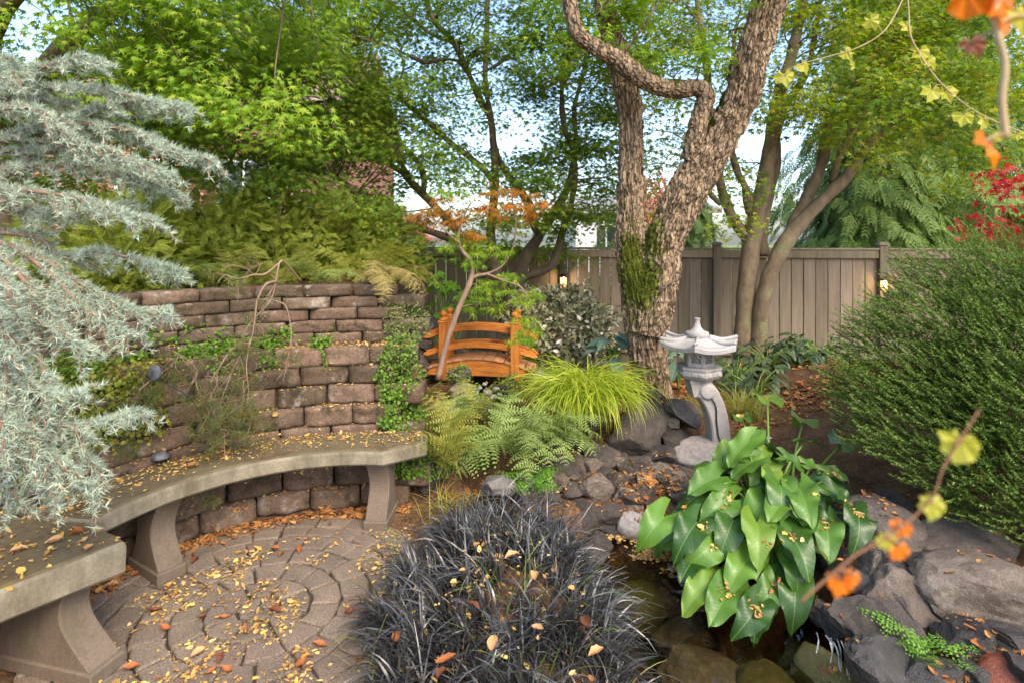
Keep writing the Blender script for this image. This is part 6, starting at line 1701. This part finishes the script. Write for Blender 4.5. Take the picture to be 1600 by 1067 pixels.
creeper('golden_sedum', 'golden-green sedum cascading over the wall behind the blue-grey conifer', (141, 182), (.45, .95), 7000, SEDUM, .02, 4, nzkeep(3, .0, 13, lambda p, d: .5 - np.maximum(0, 150 - d) * .06), thick=.07)
creeper('wall_moss', 'dull green moss clinging to the joints of the wall blocks', (90, 175), (.1, 1.25), 3500, GREYT, .010, 5, nzkeep(5, .38, 17), thick=.012, cat='moss')

# bare weeping branches with sparse needle tufts trailing down the wall
wp = thing('weeping_pine', 'weeping pine with bare twisted branches trailing down the block wall', 'plant', P(440, 440, 3.75))
WB = m_bark('pale_bare_branch', (104, 86, 70), (146, 124, 104), None, 22)
rg = np.random.default_rng(31); tp, ta = [], []
WL = [[(470, 440, 3.75), (452, 418, 3.6), (438, 408, 3.5), (431, 440, 3.42), (424, 468, 3.38), (405, 490, 3.32), (386, 512, 3.28), (376, 540, 3.24), (362, 575, 3.18)], [(440, 408, 3.5), (415, 428, 3.42), (395, 430, 3.36), (372, 436, 3.36), (352, 430, 3.4), (330, 428, 3.45)],
      [(432, 440, 3.42), (415, 445, 3.36), (402, 470, 3.3), (398, 500, 3.27), (392, 530, 3.2), (372, 560, 3.16), (355, 600, 3.1), (345, 630, 3.06), (352, 655, 3.04)], [(376, 540, 3.24), (360, 548, 3.18), (342, 575, 3.1), (330, 600, 3.06), (336, 650, 3.02), (350, 675, 3.0)], [(392, 530, 3.2), (385, 570, 3.14), (388, 610, 3.08), (384, 650, 3.04)],
      [(300, 600, 3.05), (308, 580, 3.08), (290, 560, 3.1), (270, 548, 3.1)], [(270, 570, 3.05), (240, 590, 2.98), (212, 615, 2.9), (205, 640, 2.86)], [(430, 470, 3.42), (447, 480, 3.42), (455, 520, 3.36), (450, 560, 3.3)], [(345, 425, 3.5), (360, 415, 3.52), (390, 420, 3.5), (410, 412, 3.5)]]
mb = MB()
for i, L in enumerate(WL):
    pts = np.array([P(*q) for q in L]); o = part('branch', *tube(pts, np.linspace(.006 if i < 3 else .004, .0018, len(L)), 40, 7, smooth_disp(.002, i)), WB, wp)
    c = crom(pts, 60)
    for k in range(9 + 7 * (i in (0, 2, 3, 4))):
        a = c[rg.integers(20, 60)]; e = a + rg.normal(0, .05, 3) + [0, -.03, -.07]; mb.add(*tube([a, (a + e) / 2 + rg.normal(0, .015, 3), e], [.0025, .002, .001], 6, 4, None, False))
        if i in (2, 3, 4, 5, 6) or rg.uniform() < .3: m = 5; tp.append(e + rg.normal(0, .02, (m, 3))); ta.append(np.repeat([[0, -.4, -.3]], m, 0))
tag(part('twigs', *mb.out(), WB, wp), kind='stuff')
for (px, py, Y, n, s_) in [(345, 660, 3.02, 40, .05), (380, 650, 3.05, 45, .06), (375, 600, 3.1, 25, .06), (330, 690, 2.98, 18, .04), (390, 675, 3.05, 35, .05), (232, 590, 2.98, 16, .04), (250, 620, 2.95, 14, .03), (205, 650, 2.86, 20, .04), (205, 700, 2.85, 14, .03), (300, 640, 3.0, 16, .04), (455, 560, 3.3, 14, .05), (268, 590, 3.02, 14, .03), (395, 560, 3.18, 20, .05), (310, 560, 3.1, 10, .04), (330, 780, 2.98, 14, .02)]:
    tp.append(P(px, py, Y) + rg.normal(0, s_, (n, 3)) * [1, .4, 1]); ta.append(rg.normal(0, .4, (n, 3)) + [0, -.4, -.5])
tp = np.concatenate(tp); ta = np.concatenate(ta)
PINE = m_leaf('pine_needle', [(74, 98, 52), (96, 116, 66), (60, 84, 46), (150, 112, 60), (84, 108, 60)], .2, .55, .3)
part('needles', *tufts(tp, ta, 18, .05, .002, rg, .8), PINE, wp, False)

# ================================================================== small ornaments
t = NT('dark_slate_metal'); t.set(t.ramp(t.noise(30, 4), [(.35, s2l((62, 64, 68))), (.65, s2l((104, 106, 110)))]), .5, .4); DSM = t.m
c = P(243, 582, 2.98); dv, df = lathe([(.002, 0), (.036, 0), (.040, .004), (.040, .012), (.034, .018), (.012, .022), (.002, .022)], 22)
solo('disc_lamp', dv @ rotx(1.35).T @ rotz(-.2).T + c, df, DSM, 'round dark metal disc lamp fixed to the block wall', 'lamp')
kb = [c + [.01, .02, -.03], P(262, 600, 2.98), P(285, 612, 2.99), P(300, 625, 3.0), P(320, 660, 3.02), P(322, 690, 3.03)]
solo('lamp_cable', *tube(kb, [.003] * 6, 30, 6), RUBBER, 'thin dark cable hanging from the disc lamp on the wall', 'cable')
c = G(250, 716, .45); c[2] = .452
solo('dome_cap', *lathe([(.044, 0), (.044, .006), (.040, .018), (.028, .030), (.012, .036), (.002, .037)], 22, c), DSM, 'small dark dome sitting on the back of the curved bench', 'lamp')
def frog(c):
    mb = MB(); v0, f0 = ICO[3]
    def bl(p, s_, R=None):
        v = v0 * np.array(s_); v = v if R is None else v @ R.T; mb.add(v + np.array(p), f0)
    bl((0, 0, .06), (.055, .07, .06), rotx(-.5)); bl((0, -.06, .115), (.045, .045, .035)); bl((0, -.095, .108), (.034, .02, .018))
    for s_ in (-1, 1):
        bl((s_ * .025, -.065, .146), (.014, .014, .014)); bl((s_ * .06, .02, .03), (.025, .05, .03)); bl((s_ * .055, -.04, .012), (.018, .04, .012)); bl((s_ * .035, -.07, .045), (.013, .013, .045), rotx(.3)); bl((s_ * .038, -.095, .008), (.02, .026, .008))
    v, f = mb.out(); return v * .9 @ rotz(.5).T + np.array(c), f
fv, ff = frog(P(646, 516, 5.72))
solo('frog_statue', fv, ff, GREYST, 'small grey stone frog sitting on the rocks by the fence', 'statue')
v, f = rock_arrays((.22, .2, .16), 401, 1, 7, 4, .05); solo('rock', v + P(646, 526, 5.74), f, BASALT, 'dark rock under the stone frog', 'rock', None, False)

# trickle of water over the rocks
t = NT('falling_water'); t.b.inputs['Transmission Weight'].default_value = .85; t.set((.92, .95, .96, 1), .12); t.b.inputs['IOR'].default_value = 1.33; FALL = t.m
wf = thing('water_trickle', 'thin trickle of clear water falling over the algae-covered boulder', 'water', P(1318, 1040, 2.3))
rg = np.random.default_rng(3)
for k, (px, py, h) in enumerate([(1276, 988, 34), (1290, 992, 30), (1298, 996, 40), (1308, 998, 52), (1314, 1000, 56), (1320, 1004, 50), (1326, 1012, 46), (1302, 1002, 44), (1333, 1022, 40), (1318, 1010, 52)]):
    a = P(px, py, 2.26); b = P(px + rg.uniform(-2, 14), py + h, 2.2)
    part('strand', *tube([a, a * .6 + b * .4 + [0, -.015, .012], b], [.002, rg.uniform(.002, .0042), .0014], 18, 6, lambda p, th, s_, r: fbm(p * 70, 2) * .0018), FALL, wf)

# ================================================================== fallen leaves
def litter(name, label, xy, mat, size, seed, tree=None, z=3.0, lift=.004, cat='leaves', kind='stuff', minz=-.2):
    rg = np.random.default_rng(seed); p, n = drop(xy, z, tree)
    k = (n[:, 2] > .25) & (p[:, 2] > minz); p, n = p[k], n[k]; m = len(p)
    a = rg.uniform(0, 6.28, m); ax = np.stack([np.cos(a), np.sin(a), rg.normal(0, .2, m)], 1)
    v, f = scatter(CURLED[0] - [0, .5, 0], CURLED[1], p + n * lift, ax, n + rg.normal(0, .35, (m, 3)), (np.exp(rg.normal(-.05, .42, m))[:, None] * np.column_stack([size * rg.uniform(.5, 1.2, m), size * rg.uniform(.7, 1.2, m), size * rg.uniform(.3, 1.8, m)])))
    return solo(name, v, f, mat, label, cat, None, False, None, kind)
def clumped(n, box, rg, sc=2.2, thr=.0, keep=None):
    o = []
    while len(o) < n:
        q = np.column_stack([rg.uniform(box[0], box[1], 4000), rg.uniform(box[2], box[3], 4000)])
        a = fbm(np.column_stack([q * sc, np.zeros(len(q))]), 3, 5) > thr + rg.normal(0, .24, len(q))
        q = q[a]
        if keep is not None: q = q[keep(q)]
        o += q.tolist()
    return np.array(o[:n])
rg = np.random.default_rng(200)
litter('leaf_litter', 'scatter of tiny yellow and orange leaves over the round paving', clumped(3600, (-1.95, -.2, 1.7, 3.35), rg, 6, .05, lambda q: np.hypot(q[:, 0] - PC[0], q[:, 1] - PC[1]) < .86), LITTER, .0145, 1, None, .4)
a = np.radians(rg.uniform(80, 165, 1700)); r_ = 1.235 - np.abs(rg.normal(0, .06, 1700))
litter('leaf_litter', 'drift of rust-coloured leaves against the foot of the wall under the bench', np.stack([WC[0] + r_ * np.cos(a), WC[1] + r_ * np.sin(a)], 1), LITTER_O, .020, 2, None, .33)
a = np.radians(rg.uniform(76, 172, 1150)); r_ = rg.triangular(.95, 1.2, 1.25, 1150)
litter('leaf_litter', 'yellow leaf scraps lying along the curved bench seat', np.stack([WC[0] + r_ * np.cos(a), WC[1] + r_ * np.sin(a)], 1), LITTER, .0125, 3, None, .6)
litter('leaf_litter', 'pale leaf scraps on the bench under the blue-grey conifer', np.column_stack([rg.uniform(-2.2, -1.48, 420), rg.uniform(1.6, 2.36, 420)]), LITTER, .016, 4, None, .6, minz=.4)
a = np.radians(rg.uniform(84, 175, 2600)); r_ = rg.uniform(1.26, 1.62, 2600)
litter('leaf_litter', 'orange leaf scraps caught on the ledges of the block wall', np.stack([WC[0] + r_ * np.cos(a), WC[1] + r_ * np.sin(a)], 1), LITTER, .013, 5, WALLS, 1.0, minz=.1)
litter('leaf_litter', 'brown and orange leaves covering the soil round the lantern and trees', clumped(8500, (.6, 3.6, 4.2, 6.9), rg, 2, -.3), LITTER_O, .027, 6, None, 1.2)
litter('leaf_litter', 'rust-coloured leaves between the rocks on the right bank', clumped(1100, (1.2, 2.9, 1.9, 3.8), rg, 4, .3), LITTER_O, .020, 7, None, .9, minz=-.14)
litter('leaf_litter', 'scattered leaves among the ferns and rocks below the bridge', clumped(900, (-.6, .8, 3.4, 5.2), rg, 4, .0), LITTER_O, .018, 8, None, 1.0, minz=-.14)
q = []
for (px, py, rx, ry, n) in [(1000, 840, 70, 9, 260), (1050, 858, 60, 16, 340), (1085, 890, 40, 10, 150), (1020, 870, 30, 9, 120), (985, 826, 30, 6, 160), (920, 870, 30, 8, 60), (1150, 930, 30, 10, 60), (1080, 845, 40, 14, 200)]:
    q += [G(px + rg.normal(0, rx * .5), py + rg.normal(0, ry * .5), WZ)[:2] for _ in range(n)]
q = np.array(q); m = len(q); a = rg.uniform(0, 6.28, m)
v, f = scatter(CURLED[0] - [0, .5, 0], CURLED[1], np.column_stack([q, np.full(m, WZ + .003) + rg.uniform(0, .008, m)]), np.stack([np.cos(a), np.sin(a), rg.normal(0, .1, m)], 1), np.tile([0, 0, 1.], (m, 1)) + rg.normal(0, .25, (m, 3)), .022 * rg.uniform(.6, 1.3, m))
solo('floating_leaves', v, f, LITTER, 'raft of small orange leaves floating on the pond by the granite stone', 'leaves', None, False, None, 'stuff')
q = [G(px + rg.normal(0, 22), py + rg.normal(0, 10), 0)[:2] for px, py in [(1010, 770), (1025, 765), (1000, 785), (1020, 778)] for _ in range(160)]
litter('leaf_litter', 'pile of orange leaves in the nook beside the grey pebbles', np.array(q), LITTER_O, .020, 9, None, .3)
# scraps resting on the black grass and on the broad leaves
m = 190; xy = np.column_stack([rg.normal(-.08, .28, m), rg.normal(2.4, .38, m)])
v, f = scatter(CURLED[0] - [0, .5, 0], CURLED[1], np.column_stack([xy, hgt(xy[:, 0], xy[:, 1]) + rg.uniform(.05, .13, m)]), rdir(m, rg) * [1, 1, .3], rdir(m, rg) * .5 + [0, 0, 1], .021 * rg.uniform(.6, 1.4, m))
solo('leaf_litter', v, f, LITTER, 'orange leaf scraps caught in the black grass', 'leaves', None, False, None, 'stuff')
LEAFT = bvh_of([o for o in calla.children if o.name.startswith('leaf')])
q = np.concatenate([np.random.default_rng(k).normal((LEAFT_c.matrix_world @ Vector((0, .2, 0)))[:2], .02, (14, 2)) for k, LEAFT_c in enumerate([o for o in calla.children if o.name.startswith('leaf')][:38]) if k % 3 == 0])
litter('leaf_litter', 'tiny orange flowers and leaf scraps caught on the arrow-shaped leaves', q, LITTER, .018, 10, LEAFT, 1.5, .003)

# single larger leaves
FLM = [m_leaf('big_fallen_leaf_' + n_, cs_, .15, .6, .3, 20) for n_, cs_ in (('rust', [(104, 60, 42), (124, 76, 52)]), ('orange', [(168, 104, 58), (150, 88, 48)]), ('tan', [(186, 140, 96), (204, 160, 110)]))]
def fallen_mesh(mat, seed):
    rg = np.random.default_rng(seed); nu, nv = 5, 8; vs = []
    cu, bend = rg.uniform(.4, 1.3), rg.uniform(-.6, 1.0)
    for j in range(nv):
        t_ = j / (nv - 1); hw = .26 * math.sin(math.pi * (t_ * .96 + .02)) ** .9
        for i in range(nu):
            u_ = -1 + 2 * i / (nu - 1); vs.append((u_ * hw, t_ - .5, cu * u_ * u_ * hw + bend * (t_ - .5) ** 2 + rg.normal(0, .03)))
    return mesh_np('fallen_leaf', np.array(vs), np.array([[j * nu + i, j * nu + i + 1, (j + 1) * nu + i + 1, (j + 1) * nu + i] for j in range(nv - 1) for i in range(nu - 1)]), mat, True)
flm = [[fallen_mesh(m, 10 * i + k) for k in range(3)] for i, m in enumerate(FLM)]
rf2 = random.Random(6)
def fallen(px, py, z, kind, L, lab, grp, dz=0):
    p = G(px, py, z); o = bpy.data.objects.new('fallen_leaf', flm[kind][rf2.randrange(3)]); link(o)
    o.location = (p[0], p[1], z + .01 + dz); o.scale = (L,) * 3; o.rotation_euler = (rf2.uniform(-.25, .25), rf2.uniform(-.25, .25), rf2.uniform(0, 6.28)); tag(o, lab, 'leaf', grp)
for (px, py, k) in [(305, 877, 0), (240, 958, 0), (315, 968, 0), (258, 985, 1), (128, 1000, 0), (430, 860, 1), (465, 861, 1), (440, 868, 1), (430, 956, 0), (310, 1022, 2), (345, 1030, 0), (330, 1053, 1), (355, 1050, 1), (212, 900, 1), (175, 918, 2), (500, 1010, 1), (545, 960, 0), (205, 1045, 1), (470, 1040, 1), (350, 968, 1)]:
    fallen(px, py, 0.0, k, rf2.uniform(.042, .068), ['curled rust-brown leaf on the round paving', 'curled orange leaf on the round paving', 'curled tan leaf on the round paving'][k], 'larger fallen leaves on the paving')
for (px, py, k) in [(118, 836, 1), (85, 850, 2), (30, 862, 2)]:
    fallen(px, py, .447, k, .06, ['', 'orange leaf on the bench under the blue-grey conifer', 'tan leaf on the bench under the blue-grey conifer'][k], 'larger leaves on the near bench')
for (px, py, k) in [(836, 905, 2), (697, 1035, 1), (800, 870, 2), (932, 1025, 2), (915, 975, 0), (770, 1010, 2), (690, 1055, 0), (620, 1000, 1), (840, 985, 2), (740, 950, 0)]:
    fallen(px, py, .22, k, rf2.uniform(.05, .08), ['rust-brown leaf lodged in the black grass', 'orange leaf lodged in the black grass', 'pale tan leaf lodged in the black grass'][k], 'larger leaves in the black grass')

# ================================================================== vine and twigs hanging close to the lens
GRAPE = star_leaf([-150, -100, -50, 0, 50, 100, 150], [.5, .7, .72, .9, .72, .7, .5], .9, .06)
VLY = m_leaf('yellow_vine_leaf', [(176, 178, 56), (150, 166, 50), (196, 190, 84), (190, 150, 46)], .5, .45, .35)
VLO = m_leaf('orange_vine_leaf', [(214, 104, 24), (226, 134, 40), (190, 80, 24)], .45, .45, .35)
TWG = m_plain('pale_vine_stem', (150, 130, 96), (184, 166, 128), 12, .7); TWB = m_plain('brown_twig', (112, 78, 56), (146, 106, 78), 12, .7)
def vine(label, stem, rad, leaves, mat_s, seed, Yl=None):
    rg = np.random.default_rng(seed); pts = [P(*q) for q in stem]; t = thing('vine', label, 'vine', pts[0])
    part('stem', *tube(pts, rad if hasattr(rad, '__len__') else [rad] * len(pts), 50, 8, smooth_disp(.0006, seed)), mat_s, t)
    for k, (px, py, Y, s_, m) in enumerate(leaves):
        p = P(px, py, Y); L = s_ / F * Y / 1.5; d = np.array([rg.normal(0, .5), -.2, -.9]); nr = np.array([rg.normal(0, .45), -1, .35 + rg.normal(0, .3)])
        lv = GRAPE[0] * [1, 1, 3]
        M4 = leaf_mat(p - unit(d) * L * .35, p + d, nr, L)
        put('leaf', mesh_np('leaf', lv + rg.normal(0, .05, lv.shape), GRAPE[1], m, False), t, M4)
        S = crom(np.array(pts), 40); q = S[np.linalg.norm(S - p, axis=1).argmin()]
        part('stalk', *tube([q, (q + p) / 2 + [0, 0, .3 * L], p - unit(d) * L * .35], [.0012, .001, .001], 8, 5), mat_s, t)
    return t
VY = 1.7
vine('thin vine with yellow-green leaves hanging across the right-hand canopy', [(1416, -40, VY), (1420, 20, VY), (1424, 60, VY), (1452, 108, VY), (1480, 140, VY), (1510, 165, VY), (1550, 188, VY), (1610, 212, VY)], .0022,
     [(1418, 46, VY, 30, VLY), (1440, 86, VY, 34, VLY), (1456, 100, VY, 30, VLY), (1454, 148, VY, 36, VLY), (1484, 150, VY, 34, VLY), (1504, 188, VY, 32, VLY), (1537, 194, VY, 30, VLY), (1590, 214, VY, 20, VLY)], TWG, 1)
vine('thin trailing vine with yellow leaves in front of the multi-stemmed tree', [(1420, -20, VY + .1), (1385, 45, VY + .1), (1340, 75, VY + .1), (1290, 90, VY + .1), (1240, 105, VY + .1), (1215, 130, VY + .1)], .0014,
     [(1226, 126, VY + .1, 34, VLY), (1256, 108, VY + .1, 28, VLY), (1325, 86, VY + .1, 26, VLY), (1332, 104, VY + .1, 20, VLY), (1364, 38, VY + .1, 30, VLY)], TWG, 2)
NYV = .42
vine('orange leaves on a pale stem hanging close at the upper right', [(1548, -60, NYV), (1556, 40, NYV), (1570, 100, NYV), (1566, 160, NYV), (1572, 215, NYV)], .0024,
     [(1528, 4, NYV, 84, VLO), (1570, 22, NYV, 110, VLO), (1604, 36, NYV, 60, VLY), (1525, 75, NYV + .05, 44, m_leaf('withered_brown_leaf', [(140, 92, 70), (120, 70, 50)], .3)), (1548, 236, NYV, 74, VLO), (1560, 215, NYV, 22, VLY)], TWG, 3)
NY2 = .38
vine('brown twig with turning leaves reaching over the right bank', [(1250, 940, NY2), (1290, 905, NY2), (1335, 868, NY2), (1390, 835, NY2), (1430, 805, NY2), (1460, 770, NY2), (1472, 735, NY2), (1498, 690, NY2), (1530, 640, NY2)], [.0008, .0008, .0007, .0007, .0006, .0005, .0004, .0004, .0003],
     [(1500, 706, NY2, 66, VLY), (1456, 795, NY2, 46, VLY), (1408, 828, NY2, 34, VLO), (1400, 862, NY2, 44, VLO), (1386, 850, NY2, 36, VLY), (1312, 918, NY2, 46, VLO), (1330, 905, NY2, 30, VLO)], TWB, 4)
